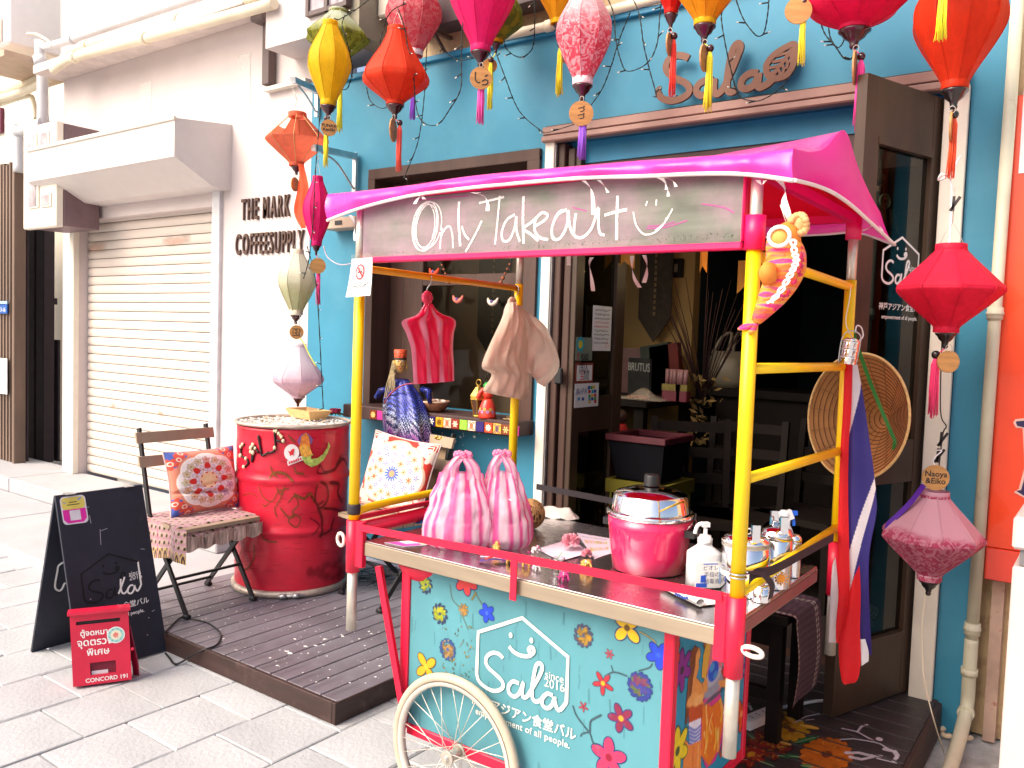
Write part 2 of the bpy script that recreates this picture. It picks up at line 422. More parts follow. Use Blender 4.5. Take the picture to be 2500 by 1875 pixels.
# ================================================================ white building with the shutter
wb = thing('white_building', 'white rendered building with a closed roller shutter and brown wall letters', 'building', (-5.7, FY, 0))
w = MB()
w.box(-7.36, -7.13, FY, 3.9, 0, 3.5).box(-5.19, -4.19, FY, 3.9, 0, 3.5).box(-7.13, -5.19, FY, 3.9, 2.30, 3.5)
w.box(-7.36, -4.36, FY+.03, 3.9, 3.5, 7.0)
w.build('wall', m_white, wb)
# rough patches in the render
pm = M('rough_render_patch', (.76, .71, .68), .9, var=.05, vs=20, bump=.9, bs=60, stretch=(1, 1, 6))
for (x0, y0, x1, y1) in ((342, 205, 370, 300), (583, 135, 610, 300)):
    a, b = ay(x0, y0, FY), ay(x1, y1, FY); MB().box(a.x, b.x, FY-.002, FY+.01, b.z, a.z).build('render_patch', pm, wb)
# roller shutter: each slat a piece
m_slat = M('shutter_slat', (.68, .59, .52), .5, var=.04, vs=4, stretch=(.4, 1, 4), dirt=(.62, .36, .26), dirt_s=2.3, dirt_lo=.66, dirt_hi=.9, per=.04)
sh = MB().box(-7.13, -5.19, 3.66, 3.68, .17, 2.45).build('roller_shutter', M('shutter_back', (.42, .33, .29), .6), wb)
sp = .0725; sb = MB(); n = 7
prof = [(3.632-.008*math.sin(math.pi*k/n)**.7, sp*k/n*.92+.002) for k in range(n+1)]
sb.add([(x, y, .18+z) for y, z in prof for x in (-7.125, -5.195)], [(2*k, 2*k+1, 2*k+3, 2*k+2) for k in range(n)], 0, True)
s0 = sb.build('slat', m_slat, sh)
for k in range(1, 31): inst(s0, 'slat', sh, (0, 0, sp*k))
# rust stains low on two slats
m_rust = M('rust_stain', (.55, .22, .10), .7, var=.3, vs=12, attr='paint', alpha_attr=True)
for x0, x1, y0 in ((205, 265, 607), (395, 465, 588), (395, 520, 480), (270, 280, 995), (385, 398, 1012)):
    p = Paint(60, 16); nn = 26
    for q in range(nn): p.ell(random.gauss(30, 8), 8+random.gauss(0, 1.6), 8, 2.0, (.60, .20, .07), 0, .38 if y0 < 900 else .4, soft=5)
    a, b = ay(x0, y0-14, 3.618), ay(x1, y0+12, 3.618)
    p.mesh(lambda u, v, a=a, b=b: (a.x+(b.x-a.x)*u, 3.6195, a.z+(b.z-a.z)*v), 'rust_stain', m_rust, sh)
MB().box(-5.19, -5.10, FY-.03, FY+.02, .17, 2.42, bev=.004).build('shutter_rail', M('pale_grey_steel', (.60, .60, .62), .45), wb)
MB().box(-7.19, -7.12, FY-.03, FY+.02, .17, 2.42, bev=.004).build('shutter_rail', m_ivory, wb)
# shutter hood
m_hood = M('hood_steel', (.66, .61, .59), .5, var=.03)
sec = [(FY, 2.84), (3.10, 2.79), (3.10, 2.545), (3.38, 2.40), (FY, 2.395)]
hood = MB().prism([(-7.03, y, z) for y, z in sec], (2.02, 0, 0)).build('shutter_hood', m_hood, wb)
MB().box(-7.06, -5.0, 3.085, 3.11, 2.775, 2.80, bev=.003).build('drip_edge', m_ivory, hood)
# wall letters, each its own piece
for line, x0, x1, z in (('THE MARK', -4.886, -4.365, 2.244), ('COFFEESUPPLY', -4.945, -4.225, 2.012)):
    vs0, _ = text_mesh(line, .2, bold=.006); wid = max(v[0] for v in vs0)-min(v[0] for v in vs0); hh = max(v[1] for v in vs0)
    sx = (x1-x0)/wid; sy = .150/(2*hh)*1.0
    adv = 0; pos = []
    for i, ch in enumerate(line):
        if ch == ' ': continue
        vs_, fs = text_mesh(ch, .2, bold=.0015, ext=.007)
        pre, _ = text_mesh(line[:i+1], .2, bold=.006, align='LEFT'); xr = max(v[0] for v in pre); al, _ = text_mesh(line, .2, bold=.006, align='LEFT')
        l0 = min(v[0] for v in al); cw = max(v[0] for v in vs_)
        mb = MB(); zc = z
        mb.add([(x0+(xr-l0-cw+vx*.80)*sx, FY-.010-vz, zc+vy*sy*1.12) for vx, vy, vz in vs_], fs)
        mb.build('letter', m_letter, wb)
# eaves ledge, gutter and upper storey
MB().box(-7.4, -4.60, 3.30, FY, 3.49, 3.56, bev=.004).build('eaves_ledge', M('eaves_render', (.66, .58, .54), .8), wb)
dk = M('dark_brown_steel', (.11, .075, .07), .5)
MB().box(-4.66, -4.53, 3.40, FY-.01, 3.42, 3.56, bev=.01).box(-4.61, -4.54, 3.462, FY-.012, 3.03, 3.43, bev=.004).build('gutter', dk, wb)
MB().box(-4.62, -4.20, FY-.05, FY, 2.995, 3.02).build('coping', m_ivory, wb)
# bay with a window above the corner
bay = MB().box(-4.36, -3.72, 3.30, 3.85, 3.17, 7.0).build('upper_bay', m_white, wb)
MB().box(-3.72, -3.56, 3.32, 3.85, 3.12, 7.0).build('corner_column', M('olive_grey_render', (.30, .27, .20), .8, var=.1, vs=4), wb)
win = MB(); a = ay(752, 5, 3.29); b = ay(850, 70, 3.29)
x0, x1, z0 = a.x, b.x, 3.275
win.box(x0, x0+.025, 3.27, 3.31, z0, 3.9).box(x1-.025, x1, 3.27, 3.31, z0, 3.9).box((x0+x1)/2-.014, (x0+x1)/2+.014, 3.27, 3.31, z0, 3.9).box(x0+.026, x1-.026, 3.272, 3.308, z0, z0+.025)
wf = win.build('window_frame', dk, bay)
MB().box(x0+.02, x1-.02, 3.285, 3.295, z0+.02, 3.9).build('pane', M('dim_window', (.38, .33, .36), .08, var=.35, vs=5), bay)
# ---------------------------------------------------------------- pipes and boxes on the left
def pipe(name, pts, r, mat, label, grp=None, clips=(), n=10):
    P = smooth_pts(pts, 5) if len(pts) > 2 else [V(p) for p in pts]
    t = thing(name, label, 'pipe', P[0], grp)
    MB().tube(P, r, n).build('tube', mat, t)
    for c in clips:
        i = min(len(P)-2, max(0, int(c*(len(P)-1)))); d = (P[i+1]-P[i]).normalized()
        MB().cyl(P[i]-d*r*.9, P[i]+d*r*.9, r*1.25, n).build('coupling', mat, t)
    return t
pipe('conduit_pipe', [ay(130, 172, 3.28), ay(160, 150, 3.28), ay(200, 135, 3.26), ay(400, 82, 3.26), ay(670, 8, 3.26)], .034, m_pipe_c, 'lower of two cream pipes running along the eaves of the white building', 'eaves pipes', (.45, .7))
pipe('conduit_pipe', [ay(150, 152, 3.33), ay(185, 120, 3.33), ay(380, 63, 3.33), ay(660, -15, 3.33)], .03, m_pipe_c, 'upper of two cream pipes running along the eaves of the white building', 'eaves pipes', (.4, .75))
pipe('conduit_pipe', [ay(105, 106, 3.42), ay(125, 112, 3.42), ay(290, 57, 3.42), ay(520, -20, 3.42)], .032, m_pipe_g, 'pale grey pipe slanting up the white wall above the cream pipes', None, (.5,))
pipe('drain_pipe', [ay(98, 100, 3.42), ay(99, 150, 3.42), ay(103, 170, 3.42), ay(104, 290, 3.42), ay(96, 305, 3.42), ay(55, 318, 3.42), ay(46, 330, 3.42), ay(46, 420, 3.42)], .045, m_pipe_g, 'pale grey pipe with elbows dropping behind the meter box', None, (.15, .5, .8))
pipe('conduit_pipe', [ay(-20, 228, 3.6), ay(40, 215, 3.6), ay(85, 195, 3.6), ay(130, 172, 3.5)], .04, m_pipe_c, 'thick cream pipe bending in from the left edge above two others', None)
pipe('conduit_pipe', [ay(-20, 246, 3.55), ay(50, 226, 3.55), ay(95, 205, 3.5), ay(124, 185, 3.48)], .035, m_pipe_c, 'middle cream pipe bending in from the left edge', None)
pipe('conduit_pipe', [ay(-20, 262, 3.6), ay(65, 235, 3.6), ay(82, 250, 3.6), ay(88, 290, 3.6)], .022, m_pipe_c, 'thin cream pipe curving down on the far left wall', None)
pipe('cable', [ay(68, 82, 3.4), ay(90, 84, 3.4), ay(115, 98, 3.4), ay(128, 112, 3.4)], .012, m_pipe_c, 'short cream cable looping over the grey pipe top', None)
pipe('cable', [ay(118, 180, 3.48), ay(111, 200, 3.48), ay(115, 260, 3.48), ay(117, 300, 3.48)], .010, m_black, 'thin black cable running down beside the grey drain pipe', None)
lw = thing('cream_building', 'cream rendered building at the far left behind the slats', 'building', (-10, 4.3, 0))
MB().box(-16, -7.37, 4.3, 4.6, 0, 7).build('wall', m_cream, lw)
a, b = ay(-10, 268, 4.28), ay(6, 323, 4.28); MB().box(a.x, b.x, 4.26, 4.298, b.z, a.z).build('burgundy_sign', M('burgundy', (.12, .01, .04), .5), lw)
ac = thing('air_conditioner', 'white air conditioner casing high at the left edge', 'air conditioner', ay(40, 135, 3.5))
a, b = ay(-30, -20, 3.45), ay(66, 118, 3.45)
MB().box(a.x, b.x, 3.30, 3.75, b.z, a.z, bev=.02).build('casing', m_white_pl, ac)
for k in range(5): MB().box(b.x-.30+.045*k, b.x-.285+.045*k, 3.285, 3.299, b.z+.03, b.z+.22).build('vent_slot', M('vent_cream', (.6, .5, .42), .6), ac)
a, b = ay(3, 140, 3.4), ay(88, 156, 3.4); MB().box(a.x, b.x, 3.15, 3.8, b.z, b.z+.05).build('bracket', M('rusty_bracket', (.50, .36, .26), .6), ac)
mb_ = thing('meter_box', 'tall ivory electric meter box beside the shutter hood', 'meter box', (-7.6, 3.2, 2.27))
mX0, mX1, mZ0, mZ1 = ay(57, 300, 3.16).x, ay(137, 300, 3.16).x, ay(98, 556, 3.16).z, ay(98, 303, 3.16).z
MB().box(mX0, mX1, 3.16, 3.22, mZ0, mZ1, bev=.008).build('door', m_ivory, mb_)
MB().box(mX0+.01, mX1+.004, 3.221, 3.50, mZ0+.01, mZ1-.01, bev=.006).build('case', M('dark_meter_case', (.17, .11, .12), .5), mb_)
for (x0, y0, x1, y1) in ((72, 333, 86, 360), (101, 327, 116, 353), (73, 448, 91, 503), (103, 478, 121, 500)):
    a, b = ay(x0, y0, 3.155), ay(x1, y1, 3.155); f = MB().box(a.x-.015, b.x+.03, 3.148, 3.159, b.z-.012, a.z+.012).build('window', m_ivory, mb_)
    MB().box(a.x, b.x, 3.144, 3.1475, b.z, a.z).build('pane', M('meter_glass', (.40, .33, .35), .12, var=.4, vs=9), f)
# ---------------------------------------------------------------- slatted screens at the far left
m_slatw = M('brown_screen_slat', (.19, .125, .09), .55, var=.2, vs=5, stretch=(2, 2, .3), per=.25)
m_slatd = M('dark_screen_post', (.030, .018, .026), .5, var=.2)
fs_ = thing('slat_fence', 'screen of upright brown slats with an address plate at the left edge', 'fence', (-8.6, 3.45, .17))
s0 = None
for k in range(26):
    x = -8.045-.062*k
    if s0 is None: s0 = MB().box(x-.016, x+.016, 3.42, 3.50, .17, 2.86).build('slat', m_slatw, fs_)
    else: inst(s0, 'slat', fs_, (-.062*k, 0, random.choice((0, 0, -.02))))
MB().box(-8.006, -7.972, 3.40, 3.50, .17, 2.93, bev=.004).build('post', m_slatw, fs_)
MB().box(-9.75, -8.05, 3.505, 3.54, 2.2, 2.26).box(-9.75, -8.05, 3.505, 3.54, .5, .56).box(-9.8, -8.05, 3.545, 3.56, .17, 2.8).build('rail', m_slatd, fs_)
a, b = ay(-12, 743, 3.40), ay(17, 766, 3.40)
pl = MB().box(a.x, b.x, 3.398, 3.414, b.z, a.z, bev=.003).build('address_plate', M('blue_enamel', (.02, .10, .38), .3), fs_)
t_ = MB(); put_text(t_, '3-16', (ay(8, 755, 3.40).x, 3.3965, (a.z+b.z)/2-.006), (1, 0, 0), (0, 0, 1), .058); t_.build('plate_text', m_whiteprint, pl)
MB().box(a.x, b.x, 3.399, 3.413, a.z+.005, a.z+.03).build('plate_strip', M('pale_blue_enamel', (.35, .5, .65), .3), fs_)
a, b = ay(-20, 872, 3.40), ay(18, 963, 3.40)
no = MB().box(a.x, b.x, 3.396, 3.402, b.z, a.z).build('wall_notice', m_paper, fs_)
q = MB(); c = V(((a.x+b.x)/2-.01, 3.394, a.z-.12)); q.stroke([c+V((math.cos(t/12*math.pi)*.06, 0, math.sin(t/12*math.pi)*.075)) for t in range(24)], .008, (0, -1, 0), .001, 0, True)
q.stroke([c+V((-.04, 0, .05)), c+V((.04, 0, -.05))], .008, (0, -1, 0)); q.build('notice_print', M('faint_red_print', (.62, .42, .42), .7), no)
f2 = thing('post_screen', 'three dark upright posts behind the slat fence beside the white wall', 'fence', (-8.6, 3.9, .17))
for x0, x1 in ((62, 75), (81, 97), (101, 120)):
    a, b = ay(x0, 800, 3.85), ay(x1, 800, 3.85); MB().box(a.x, b.x, 3.8, 3.9, .1, 2.9, bev=.004).build('post', m_slatd, f2)
MB().box(-9.0, -8.3, 3.905, 3.93, 1.62, 1.68).build('rail', m_slatd, f2)
MB().box(-9.0, -8.3, 3.94, 3.96, .1, 1.28).build('lower_panel', m_slatd, f2)
# ================================================================ the blue shop front
sf = thing('blue_shop', 'bright blue shop front with a brown window and open folding doors', 'shop', (-2.3, FY, 0))
WX0, WX1, WZ0, WZ1 = -3.62, -2.475, 1.03, 2.37
DX0, DX1, DZ1 = -2.40, -.60, 2.44
w = MB()
w.box(-4.188, WX0, FY, 3.73, 0, 2.96).box(WX0, WX1, FY, 3.73, 0, WZ0).box(WX0, WX1, FY, 3.73, WZ1, 2.96)
w.box(WX1, DX0, FY, 3.73, 0, 2.96).box(DX0, DX1+.09, FY, 3.73, DZ1, 2.96).box(DX1+.09, -.392, FY, 3.73, 0, 2.96)
w.build('wall', m_blue, sf)
MB().box(-4.20, -.385, FY-.025, 3.75, 2.96, 2.99, bev=.004).build('cornice', m_blue2, sf)
# scuffs where paint has flaked
fl = MB()
for _ in range(16):
    c = ay(random.gauss(1130, 35), random.gauss(1058, 13), FY-.001); r = random.uniform(.003, .011)
    fl.add([c+V((math.cos(t)*r*random.uniform(.5, 1.3), -.0012, math.sin(t)*r*random.uniform(.5, 1.2))) for t in [k*math.pi/3 for k in range(6)]], [tuple(range(6))[::-1]])
fl.build('flaked_paint', m_whiteprint, sf)
up = MB().box(-3.56, -.30, FY+.05, 3.9, 2.99, 7.0).build('upper_wall', m_beige, sf)
# window: dark frame, a rail across, a fixed side light
wd = MB()
wd.box(WX0-.035, WX0+.02, FY-.02, 3.70, WZ0, WZ1).box(WX1-.03, WX1+.045, FY-.021, 3.70, WZ0, WZ1).box(WX0-.035, WX1+.045, FY-.022, 3.70, WZ1-.02, WZ1+.04, bev=.003)
wn = wd.build('window', m_brown, sf)
MB().box(WX0+.02, WX0+.23, 3.66, 3.685, WZ0+.01, WZ1-.02, bev=.004).build('side_panel', m_brown, wn)
MB().box(WX0+.23, WX1-.03, 3.655, 3.69, 1.735, 1.80, bev=.004).build('cross_rail', m_brown, wn)
MB().box(WX0+.23, WX0+.29, 3.652, 3.70, WZ0+.01, WZ1-.02, bev=.004).build('mullion', m_brown, wn)
MB().box(WX0+.29, WX1-.03, 3.671, 3.675, WZ0+.01, 1.735).build('pane', MGL('clear_window', (.92, .92, .9), .35), wn)
MB().box(WX0+.29, WX1-.03, 3.671, 3.675, 1.80, WZ1-.02).build('pane', MGL('clear_window'), wn)
sill = MB().box(WX0-.045, WX1+.055, 3.36, FY-.001, .955, WZ0+.002, bev=.006).box(WX0+.02, WX1-.03, FY-.001, 3.65, .99, WZ0+.001).build('window_sill', M('sill_brown', (.06, .03, .028), .5, var=.2), sf)
tile_c = [('#7a3a1c', '#e8c27a'), ('#c23a8c', None), ('#e9dcc0', None), ('#35246b', '#e8c27a'), ('#e8a51c', None), ('#f0e4cd', None), ('#f3ab17', '#c2340e'), ('#7ea83e', '#dfe6c0'), ('#241a55', '#f1ead8'), ('#e39a1f', '#402a18'),
          ('#ead9b8', '#c6451d'), ('#8c2319', '#e9dcc0'), ('#8cc63a', None), ('#eadcc4', '#d95a1d'), ('#2a1466', None), ('#c7431f', '#f0e4cd'), ('#e9b23a', '#35246b')]
TX0, TX1 = ay(905, 975, 3.355).x, ay(1270, 1020, 3.355).x; nt_ = 19; tw = (TX1-TX0)/nt_
for k in range(nt_):
    bc, fc = tile_c[k % len(tile_c)]
    if k == 1: bc, fc = '#c23a8c', None
    t_ = MB(); x = TX0+tw*(k+.5); zc = .990; hw = tw*.46
    t_.box(x-hw, x+hw, 3.349, 3.359, zc-hw*1.0, zc+hw*1.0, 0, bev=.0015)
    mats_ = [M('tile_'+bc, bc, .18, var=.12, vs=60, coat=.4)]
    if fc:
        mats_.append(M('tile_'+fc, fc, .2, var=.1))
        if k % 3 == 1:
            for a_ in (-1, 1):
                for o_ in (-.5, 0, .5): t_.stroke([(x-hw*.85*(1-abs(o_)), 3.3488, zc+a_*hw*.85*(o_-(1-abs(o_)))), (x+hw*.85*(1-abs(o_)), 3.3488, zc+a_*hw*.85*(o_+(1-abs(o_))))], hw*.16, (0, -1, 0), .0006, 1)
        else:
            n_ = (8, 5, 6)[k % 3]
            for q in range(n_):
                a_ = 2*math.pi*q/n_; c_ = V((x+math.cos(a_)*hw*.48, 3.3486, zc+math.sin(a_)*hw*.48)); d_ = V((math.cos(a_), 0, math.sin(a_))); e_ = V((-d_.z, 0, d_.x))
                t_.add([c_-d_*hw*.3, c_-e_*hw*.17, c_+d_*hw*.3, c_+e_*hw*.17], [(0, 1, 2, 3)], 1)
            t_.add([(x+math.cos(2*math.pi*q/8)*hw*.22, 3.3484, zc+math.sin(2*math.pi*q/8)*hw*.22) for q in range(8)], [tuple(range(8))], 1)
    t_.build('tile', mats_, sill)
# door surround
MB().box(-2.392, -2.338, FY-.03, FY-.002, .1, DZ1, bev=.003).build('door_strip', m_ivory, sf)
MB().box(-.595, -.512, FY-.028, FY-.002, .1, DZ1, bev=.003).build('door_strip', m_ivory, sf)
m_track = M('dusty_pink_steel', (.30, .17, .14), .45, var=.1)
trk = MB().box(-2.40, -.515, FY-.05, FY-.004, 2.462, 2.50, bev=.003).box(-2.40, -.515, FY-.062, FY-.004, 2.425, 2.455, bev=.006).build('door_track', m_track, sf)
MB().box(-2.40, -.512, FY-.02, FY-.003, 2.501, 2.512).build('track_shadow_gap', m_brown, sf)
MB().box(-2.335, -.60, 3.60, 3.66, 2.33, 2.437).build('lintel', m_blue2, sf)
MB().box(-2.335, -.60, 3.61, 3.70, 2.18, 2.33).build('lintel', M('dark_lintel', (.055, .018, .020), .5), sf)
MB().box(-2.332, -2.293, FY+.0, 3.70, .1, 2.425, bev=.004).box(-2.285, -2.245, FY+.02, 3.71, .1, 2.40, bev=.004).build('door_post', m_brown, sf)
MB().box(-2.338, -2.333, FY-.02, FY, .1, 2.42).build('post_trim', m_steel, sf)
hg = ay(1365, 918, FY-.01); MB().box(hg.x-.022, hg.x+.022, FY-.025, FY-.002, hg.z-.04, hg.z+.04, bev=.006).build('hinge', m_black, sf)
# ---- folded door leaf on the left: glazed, seen from its right side
LX = -2.215
dl = thing('folding_door', 'dark glazed folding door with stickers, folded back left of the entrance', 'door', (LX, 3.8, .1))
Y0, Y1 = 3.56, 4.07
fr = MB()
fr.box(LX-.04, LX, Y0, Y0+.075, .12, 2.40, bev=.003).box(LX-.04, LX, Y1-.10, Y1, .12, 2.40, bev=.003)
fr.box(LX-.039, LX-.001, Y0+.075, Y1-.10, 2.26, 2.40).box(LX-.039, LX-.001, Y0+.075, Y1-.10, .98, 1.16).box(LX-.039, LX-.001, Y0+.075, Y1-.10, .12, .28)
fr.build('frame', m_brown2, dl)
m_teal_back = M('teal_reveal', (.01, .10, .13), .6)
MB().box(LX-.021, LX-.018, Y0+.075, Y1-.10, 1.16, 2.26).build('pane', MGL('dark_glass', (.45, .45, .42)), dl)
MB().box(LX-.021, LX-.018, Y0+.075, Y1-.10, .28, .98).build('pane', MGL('dark_glass'), dl)
MB().box(LX-.10, LX-.06, Y0+.10, Y0+.17, .2, 2.38).build('back_stile', m_teal_back, dl)
def leaf_paper(x0, y0, x1, y1, mat, name, off=.002, x2=None):
    a, b = ax(x0, y0, LX+off), ax(x1, y1, LX+off)
    return MB().box(LX+.0005, LX+off, a.y, b.y, b.z, a.z).build(name, mat, dl), a, b
def ytxt(mb, txt, px, py, size, mi=0, off=.0042, **kw):
    put_text(mb, txt, ax(px, py, LX+off), (0, 1, 0), (0, 0, 1), size, mi, **kw)
pn, a, b = leaf_paper(1449, 745, 1490, 857, m_paper, 'notice')
t_ = MB(); rr = random.Random(3)
for ln in range(9):
    yy = a.z-(a.z-b.z)*(.10+.09*ln); x = a.y+.02
    while x < b.y-.03:
        wv = rr.uniform(.006, .02); t_.stroke([(LX+.0021, x+wv*q/4, yy+rr.uniform(-.006, .006)) for q in range(5)], .0028, (1, 0, 0), .0004, 1 if ln in (3, 4) else 0); x += wv+rr.uniform(.003, .008)
t_.stroke([(LX+.0021, b.y-.055, b.z+.02), (LX+.0021, b.y-.038, b.z+.055), (LX+.0021, b.y-.02, b.z+.02)], .003, (1, 0, 0), .0004, 1, True)
t_.build('handwriting', [m_ink, m_redink], pn)
pn, a, b = leaf_paper(1407, 823, 1445, 880, M('sage_card', (.22, .26, .20), .5), 'sticker')
t_ = MB(); ytxt(t_, '7', 1411, 873, .05, 1); ytxt(t_, 'RULES', 1428, 872, .042, 0, bold=.0012, sx=.62); 
c = ax(1417, 841, LX+.003)
for q in range(12):
    an = 2*math.pi*q/12; t_.add([c+V((0, math.cos(an+e)*rad, math.sin(an+e)*rad)) for e, rad in ((-.26, .03), (0, .045), (.26, .03))], [(0, 1, 2)], 2)
t_.add([c+V((0.0002, math.cos(k*math.pi/8)*.033, math.sin(k*math.pi/8)*.033)) for k in range(16)], [tuple(range(16))], 2)
t_.add([c+V((0.0006, math.cos(k*math.pi/8)*.021, math.sin(k*math.pi/8)*.021)) for k in range(16)], [tuple(range(16))], 3)
t_.build('sticker_print', [m_ink, m_redink, M('aqua_print', (.02, .42, .52), .5), M('lemon_print', (.75, .62, .05), .5)], pn)
pn, a, b = leaf_paper(1406, 886, 1447, 934, M('red_brown_card', (.28, .05, .03), .5), 'sticker')
c = (a+b)/2; MB().box(LX+.0021, LX+.003, a.y+.012, b.y-.012, b.z+.012, a.z-.012).build('sticker_face', m_paper, pn)
t_ = MB(); put_text(t_, '国', ax(1421, 900, LX+.0036), (0, 1, 0), (0, 0, 1), .055, 0); put_text(t_, '人', ax(1432, 901, LX+.0036), (0, 1, 0), (0, 0, 1), .055, 0); put_text(t_, '宝', ax(1421, 918, LX+.0036), (0, 1, 0), (0, 0, 1), .055, 1); put_text(t_, '間', ax(1432, 918, LX+.0036), (0, 1, 0), (0, 0, 1), .055, 0)
t_.build('sticker_print', [m_ink, m_redink], pn)
pn, a, b = leaf_paper(1404, 937, 1460, 991, m_white_pl, 'sticker')
t_ = MB(); put_text(t_, 'AirPAY', ax(1424, 956, LX+.003), (0, 1, 0), (0, 0, 1), .042, 0)
k0 = ax(1409, 956, LX+.003); t_.stroke([k0+V((0, -.014, -.014)), k0+V((0, 0, .016)), k0+V((0, .014, -.014))], .004, (1, 0, 0), .0004, 0, True)
rr = random.Random(5)
for q, (px, py) in enumerate([(1438, 946), (1444, 946), (1450, 945), (1439, 956), (1447, 956), (1453, 955), (1439, 967), (1446, 966), (1453, 965), (1439, 975), (1446, 974), (1453, 973), (1439, 981), (1453, 980), (1413, 974), (1423, 974)]):
    c = ax(px, py, LX+.0026); t_.box(c.x, c.x+.0006, c.y-.011, c.y+.011, c.z-.008, c.z+.008, 1+q % 5)
t_.build('sticker_print', [M('grey_blue_print', (.10, .16, .34), .5), M('navy_print', (.03, .08, .35), .5), M('card_green', (.05, .35, .12), .5), M('card_yellow', (.75, .5, .03), .5), M('card_red', (.6, .03, .03), .5), M('card_cyan', (.05, .35, .55), .5)], pn)
# ---- open leaf on the right, swung out towards the street
A0, A1 = V((-.785, 3.085, 0)), V((-.615, 3.545, 0)); dr = (A1-A0).normalized(); nr = V((dr.y, -dr.x, 0))
dz0, dz1 = .125, 2.405
do = thing('folding_door', 'dark glazed folding door swung out to the right of the entrance, painted with a white logo', 'door', A0+V((0, 0, dz0)))
LW = (A1-A0).length
def dbox(mb, s0, s1, z0, z1, d0=-.02, d1=.02, mi=0):
    return mb.obox(A0+dr*((s0+s1)/2)+nr*((d0+d1)/2)+V((0, 0, (z0+z1)/2)), dr*((s1-s0)/2), nr*((d1-d0)/2), V((0, 0, (z1-z0)/2)), mi)
fr = MB(); dbox(fr, 0, .085, dz0, dz1); dbox(fr, LW-.07, LW, dz0, dz1); dbox(fr, .085, LW-.07, 2.20, dz1, -.019, .019); dbox(fr, .085, LW-.07, dz0, .355, -.019, .019)
fr.build('frame', m_brown2, do)
bd = MB(); dbox(bd, .085, LW-.07, 2.175, 2.20, -.026, .026); dbox(bd, .085, LW-.07, .355, .375, -.026, .026); dbox(bd, .085, LW-.07, .955, 1.115, -.018, .018); bd.build('glazing_bead', m_brown2, do)
gp = MB(); dbox(gp, .085, LW-.07, 1.115, 2.175, -.003, .003); gp.build('pane', MGL('dim_glass', (.34, .35, .31), .8, .02, .02), do)
gp = MB(); dbox(gp, .085, LW-.07, .375, .955, -.003, .003); gp.build('pane', MGL('dim_glass'), do)
# ================================================================ the room behind the doors and window
rm = thing('dining_room', 'dim room seen through the doors, ochre wall left and dark wall behind', 'room', (-2.5, 5, .1))
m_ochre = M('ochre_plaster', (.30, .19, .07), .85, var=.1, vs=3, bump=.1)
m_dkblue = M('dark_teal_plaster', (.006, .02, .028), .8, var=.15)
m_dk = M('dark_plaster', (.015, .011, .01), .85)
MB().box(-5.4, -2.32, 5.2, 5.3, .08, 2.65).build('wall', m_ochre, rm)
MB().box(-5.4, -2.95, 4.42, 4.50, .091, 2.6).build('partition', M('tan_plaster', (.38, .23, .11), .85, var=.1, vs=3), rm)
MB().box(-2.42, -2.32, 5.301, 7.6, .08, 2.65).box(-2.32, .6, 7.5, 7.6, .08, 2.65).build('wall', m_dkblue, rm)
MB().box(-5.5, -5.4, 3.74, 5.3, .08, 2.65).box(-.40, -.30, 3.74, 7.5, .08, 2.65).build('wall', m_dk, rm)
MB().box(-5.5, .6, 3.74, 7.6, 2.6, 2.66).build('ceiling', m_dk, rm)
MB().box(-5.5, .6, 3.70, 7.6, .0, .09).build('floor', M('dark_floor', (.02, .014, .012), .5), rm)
m_dwood = M('dark_chair_wood', (.008, .005, .004), .6, spec=.15, var=.25)
def banner(px, py0, py1, hw, label, Yb=5.12):
    a = ay(px, py1, Yb); z1 = ay(px, py0, Yb).z; t = thing('wall_banner', label, 'banner', (a.x, Yb, z1), 'dark banners on the ochre wall')
    zc = a.z+.16
    MB().prism([(a.x-hw, Yb, z1), (a.x-hw, Yb, zc), (a.x, Yb, a.z), (a.x+hw, Yb, zc), (a.x+hw, Yb, z1)], (0, .012, 0)).build('cloth', M('dark_banner', (.035, .026, .018), .9, var=.3, vs=20), t)
    b = MB()
    for k in range(14): z = z1-.06-(z1-a.z-.25)*k/13; b.box(a.x-.008, a.x+.008, Yb-.004, Yb-.0002, z-.012, z+.012)
    b.build('brocade', M('dull_gold', (.16, .10, .04), .6), t)
    for s in (-.03, .03): MB().ball((a.x+s, Yb, a.z-.03), .013, 8, 6).cyl((a.x+s, Yb, a.z-.04), (a.x+s, Yb, a.z-.13), .012, 6).build('tassel', M('dull_gold_tassel', (.30, .20, .07), .7), t)
banner(1594, 560, 835, .12, 'dark pointed banner on the ochre wall left of the small picture')
banner(1200, 600, 880, .13, 'dark pointed banner seen through the window', 4.38)
p = thing('picture', 'small dark framed picture on the ochre wall', 'picture', ay(1650, 650, 5.17))
a, b = ay(1636, 632, 5.17), ay(1665, 677, 5.17); MB().box(a.x, b.x, 5.17, 5.198, b.z, a.z, bev=.004).build('frame', m_dwood, p)
MB().box(a.x+.035, b.x-.035, 5.166, 5.1699, b.z+.035, a.z-.035).build('print', M('faded_print', (.16, .13, .10), .6, var=.5, vs=20), p)
